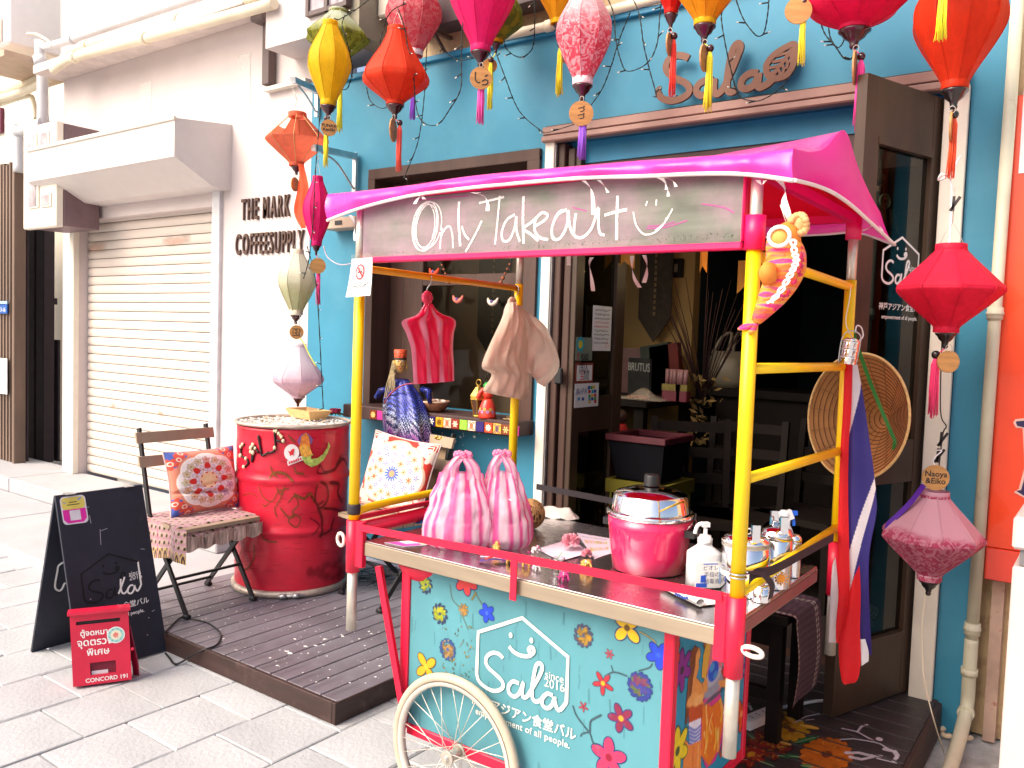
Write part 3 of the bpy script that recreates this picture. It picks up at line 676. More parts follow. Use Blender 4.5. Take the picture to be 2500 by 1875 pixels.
# table with books, menu stand and a bag
tb = thing('dining_table', 'dark dining table by the ochre wall', 'table', (-2.75, 4.75, .09))
TZ = ay(1600, 975, 4.6).z; MB().box(-3.1, -2.2, 4.35, 5.1, TZ-.04, TZ, bev=.006).build('tabletop', m_dwood, tb)
for x in (-3.04, -2.27):
    for y in (4.42, 5.03): MB().box(x-.03, x+.03, y-.03, y+.03, .09, TZ-.041).build('leg', m_dwood, tb)
def book(px, py, w, h, c, lab, rot=.3, y=4.8, txt=None):
    q = ay(px, py, y); q.z = TZ+.001; u = V((math.cos(rot), math.sin(rot), 0)); n = V((-u.y, u.x, 0)); t = thing('magazine', lab, 'magazine', q)
    MB().obox(q+V((0, 0, h/2)), u*w/2, n*.008, V((0, 0, h/2))).build('pages', M('mag_'+str(c), c, .4, var=.3, vs=12), t)
    if txt:
        m_ = MB(); put_text(m_, txt, q+V((0, 0, h*.75))-n*.0092, u, V((0, 0, 1)), .075); m_.build('title', M('dim_title', (.35, .35, .33), .6), t)
book(1535, 950, .26, .30, (.10, .03, .03), 'upright magazine with a dark red cover at the wall', .1, 5.0)
book(1560, 950, .26, .24, (.03, .03, .03), 'upright dark magazine with white title letters on the dining table', -.55, 4.8, 'BRUTUS')
for k, (px, c) in enumerate(((1595, (.03, .04, .03)), (1618, (.12, .015, .012)))):
    q = ay(px, 930, 4.95); t = thing('cushion', ('green', 'dark red')[k]+' upright pad leaning on the ochre wall behind the table', 'cushion', (q.x, q.y, TZ))
    MB().obox((q.x, q.y+.05, TZ+.17), (.10, 0, .02), (0, .03, 0), (-.02, 0, .16)).build('pad', M('pad%d' % k, c, .8), t)
for k, px in enumerate((1634, 1652, 1668)):
    q = ay(px, 960, 4.55); t = thing('sauce_caddy', ('left', 'middle', 'right')[k]+' one of three small pink and yellow caddies on the dining table', 'caddy', (q.x, q.y, TZ), 'table caddies')
    MB().box(q.x-.035, q.x+.035, q.y-.03, q.y+.03, TZ+.001, TZ+.10, bev=.004).build('box', M('caddy_pink', (.13, .015, .03), .5), t)
    MB().box(q.x-.036, q.x+.036, q.y-.031, q.y+.031, TZ+.065, TZ+.102).build('label_band', M('caddy_yellow', (.17, .13, .02), .5, var=.4, vs=60), t)
    for s in (-.015, .012): MB().cyl((q.x+s, q.y, TZ+.10), (q.x+s, q.y, TZ+.19), .014, 8).build('bottle', M('caddy_bottle', (.25, .12, .12), .4), t)
q = ay(1570, 978, 4.5); t = thing('snack_bag', 'clear bag of red snacks on the dining table', 'bag', (q.x, q.y, TZ))
b = MB(); b.grid(14, 10, lambda u, v: V((q.x-.16+.32*u, q.y-.09+.2*v, TZ+.002+.05*math.sin(math.pi*u)*math.sin(math.pi*v)*(1+.4*math.sin(9*u+7*v))))); b.build('film', M('clear_film', (.5, .42, .34), .15, alpha=.45), t)
b = MB()
for k in range(16): b.ball((q.x-.08+.022*(k % 6), q.y-.03+.03*(k//6), TZ+.012), .011, 7, 5)
b.build('snacks', M('red_snack', (.36, .06, .02), .6), t)
# dark dining chairs
def dchair(px, py, y, rot, lab):
    q = ay(px, py, y); q.z = .09; u = V((math.cos(rot), math.sin(rot), 0)); n = V((-u.y, u.x, 0)); t = thing('dining_chair', lab, 'chair', q, 'dark chairs in the dining room')
    Z = V((0, 0, 1)); P = lambda a, b_, z: q+u*a+n*b_+Z*z
    for s in (-.2, .2):
        MB().bar(P(s, -.2, 0), P(s, -.2, .43), .035, .035).build('leg', m_dwood, t)
        MB().bar(P(s, .2, 0), P(s*1.0, .28, .95), .035, .045).build('back_post', m_dwood, t)
    MB().obox(P(0, 0, .45), u*.22, n*.22, Z*.018).build('seat', m_dwood, t)
    for z in (.62, .76, .90): MB().bar(P(-.2, .2+.08*(z-.1)/.85, z), P(.2, .2+.08*(z-.1)/.85, z), .02, .055).build('back_rail', m_dwood, t)
    return P
dchair(1690, 1200, 4.1, .5, 'dark wooden dining chair nearest the bundle of dried plants')
dchair(1790, 1180, 4.3, .1, 'dark wooden dining chair with a plastic bag behind it')
dchair(1980, 1180, 4.6, -.2, 'dark wooden dining chair deep inside behind the yellow ladder')
# carrier bag on a counter
cn = thing('counter', 'low dark counter at the back of the dining room', 'counter', (-1.5, 5.6, .09))
CZ = ay(1780, 945, 5.4).z; MB().box(-2.2, -.9, 5.2, 5.7, CZ-.05, CZ).box(-2.15, -.95, 5.25, 5.68, .09, CZ-.05).build('cabinet', m_dwood, cn)
q = ay(1785, 940, 5.38); t = thing('carrier_bag', 'pale plastic carrier bag standing on the dark counter', 'bag', (q.x, q.y, CZ))
b = MB(); b.lathe((q.x, q.y, CZ+.001), [(.14, 0), (.16, .06), (.15, .18), (.12, .24)], 18, rfun=lambda th, h: 1+.06*math.sin(5*th+h*20), cap=True)
for s in (-.07, .07): b.tube(smooth_pts([(q.x+s-.05, q.y-.05, CZ+.22), (q.x+s*.7-.02, q.y-.03, CZ+.33), (q.x+s*.5+.03, q.y-.02, CZ+.36), (q.x+s+.05, q.y-.04, CZ+.23)], 4), .012, 6)
b.build('sack', M('pale_film', (.22, .19, .14), .35), t)
# dried plants
q = ay(1715, 960, 4.7); t = thing('dried_plants', 'bundle of dried twigs and leaves beside the dark wall', 'plant', (q.x, q.y, TZ-.2))
b = MB(); rr = random.Random(4)
for k in range(26):
    a = rr.uniform(-.5, .5); L = rr.uniform(.5, .8); P0 = V((q.x, q.y, TZ)); d = V((math.sin(a), rr.uniform(-.2, .2), math.cos(a)))
    b.tube([P0, P0+d*L*.6, P0+d*L+V((a*.1, 0, .02))], [.004, .003, .0015], 4)
b.build('twig', M('dried_twig', (.03, .008, .008), .8), t)
b = MB()
for k in range(90):
    c = V((q.x, q.y, TZ))+V((rr.gauss(0, .05), rr.gauss(0, .04), rr.uniform(-.25, .15))); d = V((rr.uniform(-1, 1), rr.uniform(-1, 1), rr.uniform(-1, 1))).normalized()*.03; e = d.orthogonal().normalized()*.012
    b.add([c-d, c-e, c+d, c+e], [(0, 1, 2, 3)])
b.build('leaves', M('dried_leaf', (.16, .10, .03), .8), t)
# hanging lamp: lit bulb
q = ay(1828, 652, 4.5); t = thing('bulb_lamp', 'glowing bare bulb hanging inside the doorway', 'lamp', q)
MB().ball(q, .028, 12, 8).build('bulb', M('lit_bulb', (1, .8, .5), .3, emit=(1, .72, .35), es=14), t)
MB().cyl(q+V((0, 0, .026)), q+V((0, 0, .07)), .016, 8).build('socket', m_black, t); MB().cyl(q+V((0, 0, .07)), V((q.x, q.y, 2.6)), .004, 5).build('cord', m_black, t)
pl_ = bpy.data.lights.new('bulb_light', 'POINT'); pl_.energy = 2; pl_.color = (1, .72, .4); pl_.shadow_soft_size = .03
po = bpy.data.objects.new('bulb_light', pl_); po.location = V((0, -.05, -.0)); po.parent = t; COL.objects.link(po)
# paper flags hung in the doorway
m_or = M('orange_paper', (.55, .20, .02), .7)
for k, (px, py, y) in enumerate(((1527, 628, 4.0), (1822, 690, 4.4), (1716, 640, 4.6))):
    q = ay(px, py, y); t = thing('paper_flag', ('orange paper pennant hanging left inside the doorway', 'orange paper pennant under the glowing bulb', 'narrow orange pennant deep in the doorway')[k], 'pennant', q, 'orange pennants')
    s = (.045, .05, .018)[k]
    b = MB().prism([q+V((-s, 0, .12)), q+V((-s, 0, -.06)), q+V((-s*.2, 0, -.02)), q+V((s, .02, -.06)), q+V((s, .02, .12))], (0, .003, 0)); b.build('paper', m_or, t)
    MB().cyl(q+V((0, 0, .12)), V((q.x, q.y, 2.6)), .0015, 4).build('string', m_black, t)
# notices on the far wall
for k, (px0, py0, px1, py1, lab) in enumerate(((1910, 768, 1932, 797, 'small red and white notice on the dark wall'), (1862, 810, 1910, 882, 'larger pale poster on the dark wall beside the yellow post'))):
    a, b = ay(px0, py0, 7.44), ay(px1, py1, 7.44); t = thing('wall_notice', lab, 'notice', (a.x, 7.44, b.z))
    MB().box(a.x, b.x, 7.44, 7.495, b.z, a.z).build('sheet', M('dim_paper%d' % k, (.55, .48, .38), .7, var=.3, vs=6), t)
    m_ = MB(); m_.box(a.x+.02, b.x-.02, 7.436, 7.4395, a.z-(a.z-b.z)*.32, a.z-.02); 
    if k == 0: m_.v = []; m_.f = []; m_.m = []; m_.sm = []; put_text(m_, 'UNO', ((a.x+b.x)/2, 7.436, a.z-(a.z-b.z)*.28), (1, 0, 0), (0, 0, 1), .085); m_.stroke([V(((a.x+b.x)/2+math.cos(q_*math.pi/8)*.06, 7.437, b.z+.09+math.sin(q_*math.pi/8)*.06)) for q_ in range(16)], .012, (0, -1, 0), .001, 0, True)
    m_.build('print', m_redink if k == 0 else M('dim_green_print', (.16, .18, .07), .7, var=.5, vs=10), t)
# crates just inside the door
q = ay(1600, 1270, 3.95); t = thing('crate', 'yellow plastic crate standing just inside the doorway', 'crate', (q.x, q.y, .09))
cz = ay(1600, 1180, 3.9).z; m_yc = M('yellow_crate', (.10, .085, .010), .6, spec=.15)
X0, X1, YA, YB = q.x-.25, q.x+.10, 3.85, 4.2
b = MB().box(X0, X1, YA, YA+.02, cz-.07, cz).box(X0, X1, YB-.02, YB, cz-.07, cz).box(X0, X0+.02, YA+.02, YB-.02, cz-.07, cz).box(X1-.02, X1, YA+.02, YB-.02, cz-.07, cz)
b.build('rim', m_yc, t); b = MB()
b.box(X0+.02, X1-.02, YA+.02, YB-.02, .095, .12).box(X0+.005, X1-.005, YA+.004, YA+.016, .09, .17).box(X1-.016, X1-.004, YA+.02, YB-.02, .09, .17).box(X0+.004, X0+.016, YA+.02, YB-.02, .09, .17)
b.build('base', m_yc, t)
for k in range(12): x = X0+.03+(X1-X0-.06)*k/11; MB().box(x-.006, x+.006, YA+.004, YA+.014, .17, cz-.07).build('rib', m_yc, t)
for k in range(8): y = YA+.04+(YB-YA-.08)*k/7; MB().box(X1-.014, X1-.004, y-.006, y+.006, .17, cz-.07).build('rib', m_yc, t)
q2 = ay(1590, 1070, 4.0); t = thing('basket', 'dark red rimmed plastic basket on the yellow crate', 'basket', (q.x-.06, 4.03, cz))
rz = q2.z; b = MB(); cx, cy = q.x-.09, 4.03
b.add([(cx+sx*w_, cy+sy*d_, z) for z, w_, d_ in ((cz+.001, .13, .12), (rz, .165, .17), (rz, .15, .155), (cz+.012, .12, .11)) for sx, sy in ((-1, -1), (1, -1), (1, 1), (-1, 1))],
      [(k*4+i, k*4+(i+1) % 4, k*4+4+(i+1) % 4, k*4+4+i) for k in range(3) for i in range(4)]+[(3, 2, 1, 0), (12, 13, 14, 15)])
b.build('body', M('black_basket', (.004, .004, .006), .7, spec=.1), t)
rim = MB()
for (x0, x1, y0, y1) in ((cx-.175, cx+.175, cy-.18, cy-.15), (cx-.175, cx+.175, cy+.15, cy+.18), (cx-.175, cx-.145, cy-.15, cy+.15), (cx+.145, cx+.175, cy-.15, cy+.15)): rim.box(x0, x1, y0, y1, rz-.015, rz+.02, bev=.004)
rim.build('rim', M('dark_red_rim', (.06, .005, .012), .45), t)
q = ay(1512, 1060, 4.15); t = thing('puppet', 'red fringed figure hanging behind the left door leaf', 'puppet', q)
m_rf = M('red_cloth', (.40, .012, .012), .7)
MB().lathe(q+V((0, 0, -.38)), [(.05, 0), (.075, .06), (.06, .25), (.05, .40), (.035, .44)], 14).build('robe', m_rf, t)
MB().ball(q+V((0, 0, .10)), .042, 10, 8).build('head', m_brown, t)
b = MB()
for k in range(26): z = .02-.016*k; b.tube([q+V((.04, -.02, z)), q+V((.075, -.03, z-.015)), q+V((.085, -.035, z-.045))], .003, 4)
b.build('fringe', M('red_fringe', (.5, .05, .03), .7), t)
MB().cyl(q+V((0, 0, .14)), V((q.x, q.y, 2.6)), .0015, 4).build('string', m_black, t)
# ================================================================ decks, drum, chairs
def plank_mat(name, c, specks):
    if name in _mats: return _mats[name]
    m = M(name, c, .5, var=.28, vs=3, stretch=(5, .6, 5) if specks else (.6, 5, 5), bump=.25, bs=22, per=.3, dirt=(.26, .25, .29) if specks else (.055, .045, .045), dirt_s=2.2, dirt_lo=.45, dirt_hi=.75)
    return m
m_plank = plank_mat('dark_deck_board', (.180, .158, .186), True)
m_fascia = M('deck_fascia', (.040, .020, .017), .55, var=.3, vs=5, stretch=(1, 1, 6), bump=.15, dirt=(.10, .06, .05), dirt_s=7)
DZ = .083
dk = thing('deck', 'low dark timber deck carrying the red drum and the folding chairs', 'deck', (-3.1, 2.8, 0))
DXL, DXR, DYF = -3.955, -2.265, 2.09
n = 17; pw = (DXR-DXL)/n; p0 = None
for k in range(n):
    x = DXL+pw*k
    if p0 is None: p0 = MB().box(x+.003, x+pw-.003, DYF+.001, FY-.02, DZ-.022, DZ, bev=.0025).build('plank', m_plank, dk)
    else: inst(p0, 'plank', dk, (pw*k, 0, random.uniform(-.0012, .0008)))
MB().box(DXL, DXR-.016, DYF-.018, DYF, 0, DZ-.001, bev=.002).box(DXR-.015, DXR+.002, DYF-.018, FY-.02, 0, DZ-.0005, bev=.002).box(DXL+.004, DXR-.02, DYF+.002, FY-.03, .004, DZ-.03).build('fascia', m_fascia, dk)
# white paint drips on the boards
b = MB(); rr = random.Random(11)
for _ in range(300):
    x = rr.uniform(DXL+.05, DXR-.03); y = rr.uniform(DYF+.03, FY-.4); y = DYF+.03+(y-DYF)*rr.uniform(.4, 1)
    r = abs(rr.gauss(0, .0022))+.0012
    b.add([(x+math.cos(a)*r, y+math.sin(a)*r*rr.uniform(.7, 1.2), DZ+.0014) for a in [k*math.pi/3 for k in range(6)]], [tuple(range(6))])
for px, py, s in ((700, 1590, .014), (708, 1595, .016), (745, 1578, .013), (770, 1576, .012), (793, 1560, .014), (790, 1574, .010), (836, 1553, .011), (720, 1560, .012)):
    c = az(px, py, DZ+.0014); k = 12
    b.add([c+V((math.cos(a)*s*rr.uniform(.4, 1.2), math.sin(a)*s*rr.uniform(.3, .8), 0)) for a in [q*2*math.pi/k for q in range(k)]], [tuple(range(k))])
o = b.build('paint_drips', m_whiteprint, dk); o['kind'] = 'stuff'
ww = MB().box(-4.18, -2.4, FY-.022, FY-.001, .088, .10).build('wall_strip', M('violet_white_strip', (.70, .66, .74), .5), sf)
# right deck, boards along the front, with flowers painted on it
d2 = thing('deck', 'dark timber deck painted with flowers at the foot of the open door', 'deck', (-1.2, 3, 0))
EZ = .115; m_plank2 = plank_mat('dark_deck_board_b', (.036, .026, .026), False)
p0 = None; pw2 = .1005; EY0 = 2.50
for k in range(11):
    y = EY0+pw2*k; x1 = -.492
    if y > 3.55: break
    if p0 is None: p0 = MB().box(-2.24, x1, y+.003, y+pw2-.003, EZ-.022, EZ, bev=.003).build('plank', m_plank2, d2)
    else: inst(p0, 'plank', d2, (0, pw2*k, random.uniform(-.0012, .0008)))
MB().box(-.491, -.474, EY0-.015, 3.50, 0, EZ+.004, bev=.002).box(-2.24, -.492, EY0-.017, EY0-.001, 0, EZ-.001, bev=.002).box(-2.23, -.495, EY0+.003, 3.52, .004, EZ-.03).build('fascia', m_fascia, d2)
MB().box(-2.24, -.5, 3.608, 3.70, .02, EZ-.002).build('threshold', m_brown, d2)
P = Paint(230, 160)
FX0, FX1, FYA, FYB = -1.05, -.505, EY0+.01, 3.18       # painted area, u along x, v from the wall towards the street
def fp(px, py):
    q = az(px, py, EZ); return ((q.x-FX0)/(FX1-FX0)*230, (FYB-q.y)/(FYB-FYA)*160)
def fpc(x, y): return fp(1750+x/2.949, 1500+y/2.949)
for (x, y, r, c, cc, n_) in ((790, 1010, 30, '#c46a12', '#6b2c10', 17), (540, 840, 22, '#b88a16', '#6a3a14', 11), (330, 910, 20, '#7c1c18', '#3a0f0c', 9), (470, 790, 14, '#5c4312', None, 6), (250, 1010, 22, '#8c1c16', '#c9941a', 8), (430, 980, 18, '#6a2016', None, 7)):
    X, Y = fpc(x, y); P.petals(X, Y, r, n_, c, .5, .3, cc, None, .95)
    for k in range(30):
        a = random.uniform(0, 6.28); q = random.uniform(.1, .9)*r; P.line([(X+math.cos(a)*q, Y+math.sin(a)*q), (X+math.cos(a)*(q+4), Y+math.sin(a)*(q+4))], 1.2, random.choice(['#d9911f', '#e0b23c', '#8a2a12', '#a6400f']), .7)
for (x0, y0, x1, y1, c) in ((560, 930, 740, 880, '#0f6a35'), (440, 1020, 600, 1030, '#12703a'), (310, 1060, 420, 1100, '#0e5c2e'), (480, 700, 560, 790, '#c8961b'), (600, 800, 740, 830, '#d2a01e'), (450, 920, 540, 945, '#c99a18'), (220, 860, 270, 900, '#1b6a38'), (150, 1040, 220, 1050, '#a02018'), (600, 1090, 690, 1100, '#127a3a')):
    (a, b_), (c_, d_) = fpc(x0, y0), fpc(x1, y1); P.ell((a+c_)/2, (b_+d_)/2, math.hypot(c_-a, d_-b_)/2, max(3.2, math.hypot(c_-a, d_-b_)*.15), c, math.atan2(d_-b_, c_-a), .95); P.line([(a, b_), (c_, d_)], 1.0, '#e9e2c0', .5)
wl = lambda pts, w_: P.line([fpc(*p) for p in pts], w_*1.6, '#d6d3dc', .95)
wl([(900, 825), (1010, 850), (1100, 900), (1180, 940), (1260, 990), (1300, 1040)], 1.8); wl([(1010, 850), (1040, 810), (1080, 800)], 2.6); wl([(890, 905), (980, 900), (1080, 915), (1180, 935)], 1.6)
wl([(1160, 900), (1175, 905)], 4.5); wl([(1205, 975), (1250, 985)], 4.0); wl([(1280, 990), (1300, 1020), (1270, 1060)], 3.4); wl([(930, 1000), (1020, 1000), (1100, 1020), (1180, 1025)], 3.2); wl([(960, 1030), (1040, 1048), (1120, 1030)], 3); wl([(1150, 1040), (1290, 1075)], 1.6); wl([(1330, 1106), (1370, 1070)], 2.5); wl([(570, 780), (640, 740), (740, 720)], 1.4); wl([(600, 770), (700, 760)], 1.2); wl([(225, 640), (250, 690)], 3); wl([(910, 690), (980, 690)], 2.4)
for k in range(9):      # the gaps between boards stay bare
    yv = EY0+pw2*k; v = (FYB-yv)/(FYB-FYA)*160
    if 0 < v < 159: P.a[int(max(0, v-.8)):int(v+1.2), :, 3] = 0
fm = M('worn_floor_paint', (.5, .5, .5), .6, var=.35, vs=30, attr='paint', alpha_attr=True)
P.mesh(lambda u, v: (FX0+(FX1-FX0)*u, FYB-(FYB-FYA)*v, EZ+.0022), 'painted_flowers', fm, d2, -1)
# ---------------------------------------------------------------- the drum
DC = V((-3.585, 2.94, DZ)); DR = .297; DH = .885
dr_ = thing('oil_drum', 'battered red steel drum with shell letters and a mermaid sticker, topped with shells', 'drum', DC)
m_drum = M('red_drum_paint', (.62, .012, .038), .36, var=.14, vs=4, bump=.06, bs=60, dirt=(.32, .008, .02), dirt_s=3.5, dirt_lo=.5, dirt_hi=.9, coat=.15, stretch=(.6, .6, 2.5))
pr = [(DR-.012, .028)]
for h in np.linspace(.03, DH-.02, 60):
    r = DR-.004+sum(.013*math.exp(-((h-c)/.013)**2) for c in (.335, .60)) + .003*math.sin(h*60)*(.3 if h > .6 else .12)
    pr.append((r, float(h)))
body = MB().lathe(DC, pr, 64, rfun=lambda th, h: 1+.004*math.sin(3*th+h*9)+.003*math.sin(7*th-h*14)).build('body', m_drum, dr_)
m_rim = M('worn_rim_steel', (.52, .43, .36), .45, metal=.5, var=.3, vs=18)
MB().lathe(DC, [(DR+.0, 0), (DR+.012, .004), (DR+.016, .018), (DR+.012, .032), (DR-.002, .036)], 64, rfun=None, cap=True).build('clamp_ring', m_rim, dr_)
MB().tube([DC+V((math.cos(a)*(DR+.001), math.sin(a)*(DR+.001), DH-.006)) for a in np.linspace(0, 2*math.pi, 56, endpoint=False)], .009, 8, closed=True).build('top_rim', m_rim, dr_)
fa = math.atan2(-DC.y, -DC.x)            # direction from the drum to the photographer
def dpt(a, h, off=.002): return DC+V((math.cos(fa+a)*(DR-.004+off), math.sin(fa+a)*(DR-.004+off), h))
def dpx(px, py):        # photo point -> angle and height on the drum
    best = None
    d = _ray(px, py); o = CAMP-DC
    A = d.x**2+d.y**2; B = 2*(o.x*d.x+o.y*d.y); C = o.x**2+o.y**2-DR**2; disc = max(0, B*B-4*A*C); t = (-B-math.sqrt(disc))/(2*A)
    q = o+d*t; return (math.atan2(q.y, q.x)-fa+math.pi) % (2*math.pi)-math.pi, q.z
def dz(x, y): return dpx(550+x/4.147, 1000+y/4.147)
cl = MB(); a0, h0 = dpx(705, 1460); c = dpt(a0, .018, .022); tg = V((-math.sin(fa+a0), math.cos(fa+a0), 0))
for s in (-.045, .02): cl.cyl(c+tg*s, c+tg*(s+.032), .012, 10)
cl.cyl(c-tg*.05, c+tg*.085, .005, 8); cl.build('clamp_bolt', m_steel, dr_)
# graffiti, printed on the side
GP = Paint(340, 260); GA = 1.25
def gpt(x, y): a, h = dz(x, y); return ((a+GA)/(2*GA)*340, (1-(h-.04)/(DH-.06))*260)
def gl(pts, w_, c, al=.85): GP.line([(p.x, p.y) for p in smooth_pts([V((*gpt(*q), 0)) for q in pts], 5)], w_, c, al)
gold, dkr = '#8a5a1c', '#2a0508'
for pts, w_ in (([(450, 690), (500, 640), (600, 650), (680, 720)], 4), ([(460, 580), (480, 640), (520, 680)], 3), ([(340, 780), (380, 880), (470, 930), (540, 830), (640, 800)], 2.2), ([(520, 790), (560, 860), (600, 780), (560, 900), (500, 1000), (520, 1080)], 2.4), ([(640, 940), (700, 880), (740, 960), (680, 1040), (760, 1100), (720, 1190), (640, 1130), (690, 1060)], 2.2), ([(700, 860), (800, 900), (860, 850), (900, 930)], 4), ([(200, 1170), (260, 1260), (300, 1190), (250, 1300)], 2), ([(370, 1150), (380, 1290), (430, 1330), (520, 1340)], 2.4), ([(290, 1380), (290, 1500), (230, 1600), (160, 1630)], 2.6), ([(150, 1250), (170, 1400), (130, 1500)], 2), ([(640, 270), (700, 330)], 3), ([(120, 180), (160, 150), (190, 210)], 2.4), ([(440, 950), (400, 980), (380, 960)], 2), ([(700, 590), (720, 640), (790, 650)], 3), ([(560, 1000), (640, 1090), (700, 1080)], 2.6), ([(180, 870), (260, 850), (330, 890)], 1.4)):
    gl(pts, w_*1.15, gold, .75)
for pts, w_ in (([(960, 560), (1000, 640), (930, 640), (960, 560)], 3), ([(1000, 640), (1100, 610), (1190, 500), (1230, 560)], 6), ([(1130, 560), (1170, 480)], 7), ([(930, 770), (910, 900), (960, 1000), (1040, 900), (1030, 780), (960, 730)], 5), ([(1060, 740), (1150, 760), (1140, 850), (1180, 930)], 7), ([(940, 1000), (980, 1120), (960, 1280)], 7), ([(960, 1280), (1060, 1200), (1100, 1100)], 5), ([(860, 1100), (950, 1170), (880, 1260)], 3), ([(1000, 1000), (1120, 1010), (1200, 1060)], 5), ([(870, 880), (930, 960), (990, 930)], 4), ([(780, 150), (800, 185), (820, 150)], 5)):
    gl(pts, w_*.9, dkr, .6)
for _ in range(90):
    x, y = random.uniform(100, 1200), random.uniform(150, 1650); gl([(x, y), (x+random.uniform(20, 70), y+random.uniform(-4, 4)), (x+80, y)], 1.0, random.choice([dkr, '#5a0a12', dkr]), .35)
for _ in range(14): 
    X, Y = gpt(random.uniform(850, 1180), random.uniform(1500, 1700)); GP.ell(X, Y, random.uniform(5, 14), random.uniform(3, 8), '#1c0608', 0, .30, soft=5)
GP.mesh(lambda u, v: dpt(-GA+2*GA*u, .04+(DH-.06)*(1-v), .004+sum(.0135*math.exp(-((.04+(DH-.06)*(1-v)-c)/.0145)**2) for c in (.335, .60))), 'graffiti', M('drum_graffiti', (.5, .5, .5), .45, var=.25, vs=40, attr='paint', alpha_attr=True), dr_, -1)
# shell letters SALA on dark glue
m_glue = M('dark_glue', (.03, .012, .012), .5, var=.3, bump=.3); m_shell = M('peanut_shell', (.78, .60, .40), .55, var=.15, vs=30)
def dl_(pts, w_): return [dpt(*dz(*p), .006) for p in pts]
for nm, pts in (('S', [(195, 350), (165, 380), (168, 465), (215, 495), (235, 540), (200, 580)]), ('A', [(268, 330), (290, 410), (272, 530), (275, 440), (290, 360), (340, 440)]), ('L', [(335, 260), (360, 400), (375, 465), (440, 430)]), ('A', [(430, 440), (505, 400), (500, 210), (540, 240), (590, 320), (520, 310)])):
    MB().tube(smooth_pts(dl_(pts, 1), 4), .006, 6).build('glue_letter', m_glue, dr_)
k0 = None
for (x, y, r) in ((188, 350, 14), (170, 375, 14), (168, 465, 17), (222, 495, 15), (200, 578, 15), (290, 355, 16), (270, 385, 15), (313, 392, 13), (270, 425, 15), (292, 435, 17), (520, 218, 14), (545, 242, 14), (572, 275, 14), (590, 315, 15), (505, 385, 15), (500, 215, 11), (560, 258, 12)):
    a, h = dz(x, y)
    MB().ball(dpt(a, h, .012), r/4.147*mpp(DC)*1.05, 9, 7, sc=(1, 1, 1.25)).build('shell', m_shell, dr_)
# stickers: round badge and mermaid
def dpoly(mb, pts, off, mi=0):
    P_ = [dpt(*dz(*p), off) for p in pts]; mb.add(P_+[sum(P_, V((0,0,0)))/len(P_)], [(i, (i+1) % len(P_), len(P_)) for i in range(len(P_))], mi)
circ = lambda x, y, r, n=20, e=1.0: [(x+math.cos(k*2*math.pi/n)*r, y+math.sin(k*2*math.pi/n)*r*e) for k in range(n)][::-1]
m_wst = M('white_sticker', (.80, .74, .74), .5, var=.06)
b = MB(); dpoly(b, circ(672, 435, 76, e=1.12), .0075, 0); dpoly(b, [(635, 415), (655, 425), (675, 400), (700, 395), (690, 450), (700, 465), (675, 455), (655, 470), (650, 445)], .0085, 1); dpoly(b, [(625, 520), (780, 465), (800, 505), (635, 570)], .007, 0)
for k in range(6): dpoly(b, [(642+22*k, 530-8*k), (658+22*k, 524-8*k), (660+22*k, 545-8*k), (646+22*k, 552-8*k)], .008, 1)
b.build('round_sticker', [m_wst, m_redink], dr_)
b = MB(); dpoly(b, [(730, 310), (760, 260), (815, 230), (855, 260), (885, 300), (870, 350), (850, 330), (770, 360), (740, 350)], .0074, 0)
dpoly(b, [(770, 270), (815, 232), (845, 270), (860, 400), (840, 450), (770, 450), (750, 380)], .0086, 1); dpoly(b, [(745, 380), (800, 350), (850, 380), (880, 450), (830, 480), (770, 470)], .0094, 2)
b.build('mermaid_top', [M('sticker_violet', (.25, .10, .30), .5), M('sticker_orange', (.75, .22, .04), .5, var=.4, vs=60), M('sticker_amber', (.75, .38, .06), .5, var=.35, vs=70)], dr_)
tl = [(770, 450), (850, 440), (890, 455), (865, 470), (870, 500), (930, 490), (985, 450), (1030, 380), (1040, 325), (1058, 370), (1030, 440), (990, 510), (930, 560), (870, 580), (810, 545), (780, 500)]
b = MB(); P_ = [dpt(*dz(*p), .008) for p in tl]
for i, j in ((0, 15), (1, 15), (1, 14), (3, 14), (4, 13), (5, 12), (6, 11), (7, 10), (8, 9)): pass
b.add(P_, [(0, 1, 15), (1, 2, 3), (1, 3, 15), (3, 4, 14), (3, 14, 15), (4, 13, 14), (4, 5, 13), (5, 12, 13), (5, 6, 12), (6, 11, 12), (6, 7, 11), (7, 10, 11), (7, 8, 10), (8, 9, 10)]); 
b.f = [f[::-1] for f in b.f]
b.build('mermaid_tail', M('sticker_lime', (.42, .55, .12), .5, var=.4, vs=50), dr_)
# the shells and coins lying on the lid
MB().lathe(DC+V((0, 0, DH-.017)), [(.0, 0), (DR-.008, .0)], 40, cap=False).build('lid', M('pale_lid', (.62, .58, .54), .6, var=.15, vs=20), dr_)
b = MB(); rr = random.Random(21)
for _ in range(200):
    a, r = rr.uniform(0, 6.28), math.sqrt(rr.random())*(DR-.02); c = DC+V((math.cos(a)*r, math.sin(a)*r, DH-.013+rr.uniform(0, .010))); s = rr.uniform(.006, .013)
    b.ball(c, s, 6, 4, mi=rr.choice((0, 0, 0, 1, 2)), sc=(1, rr.uniform(.6, 1.2), .3))
o = b.build('shells', [M('pale_shell', (.74, .70, .66), .5, per=0), M('tan_shell', (.45, .33, .20), .5), M('grey_shell', (.48, .50, .50), .5)]); tag(o, 'small pale shells and pebbles covering the lid of the red drum', 'shells', None, 'stuff')
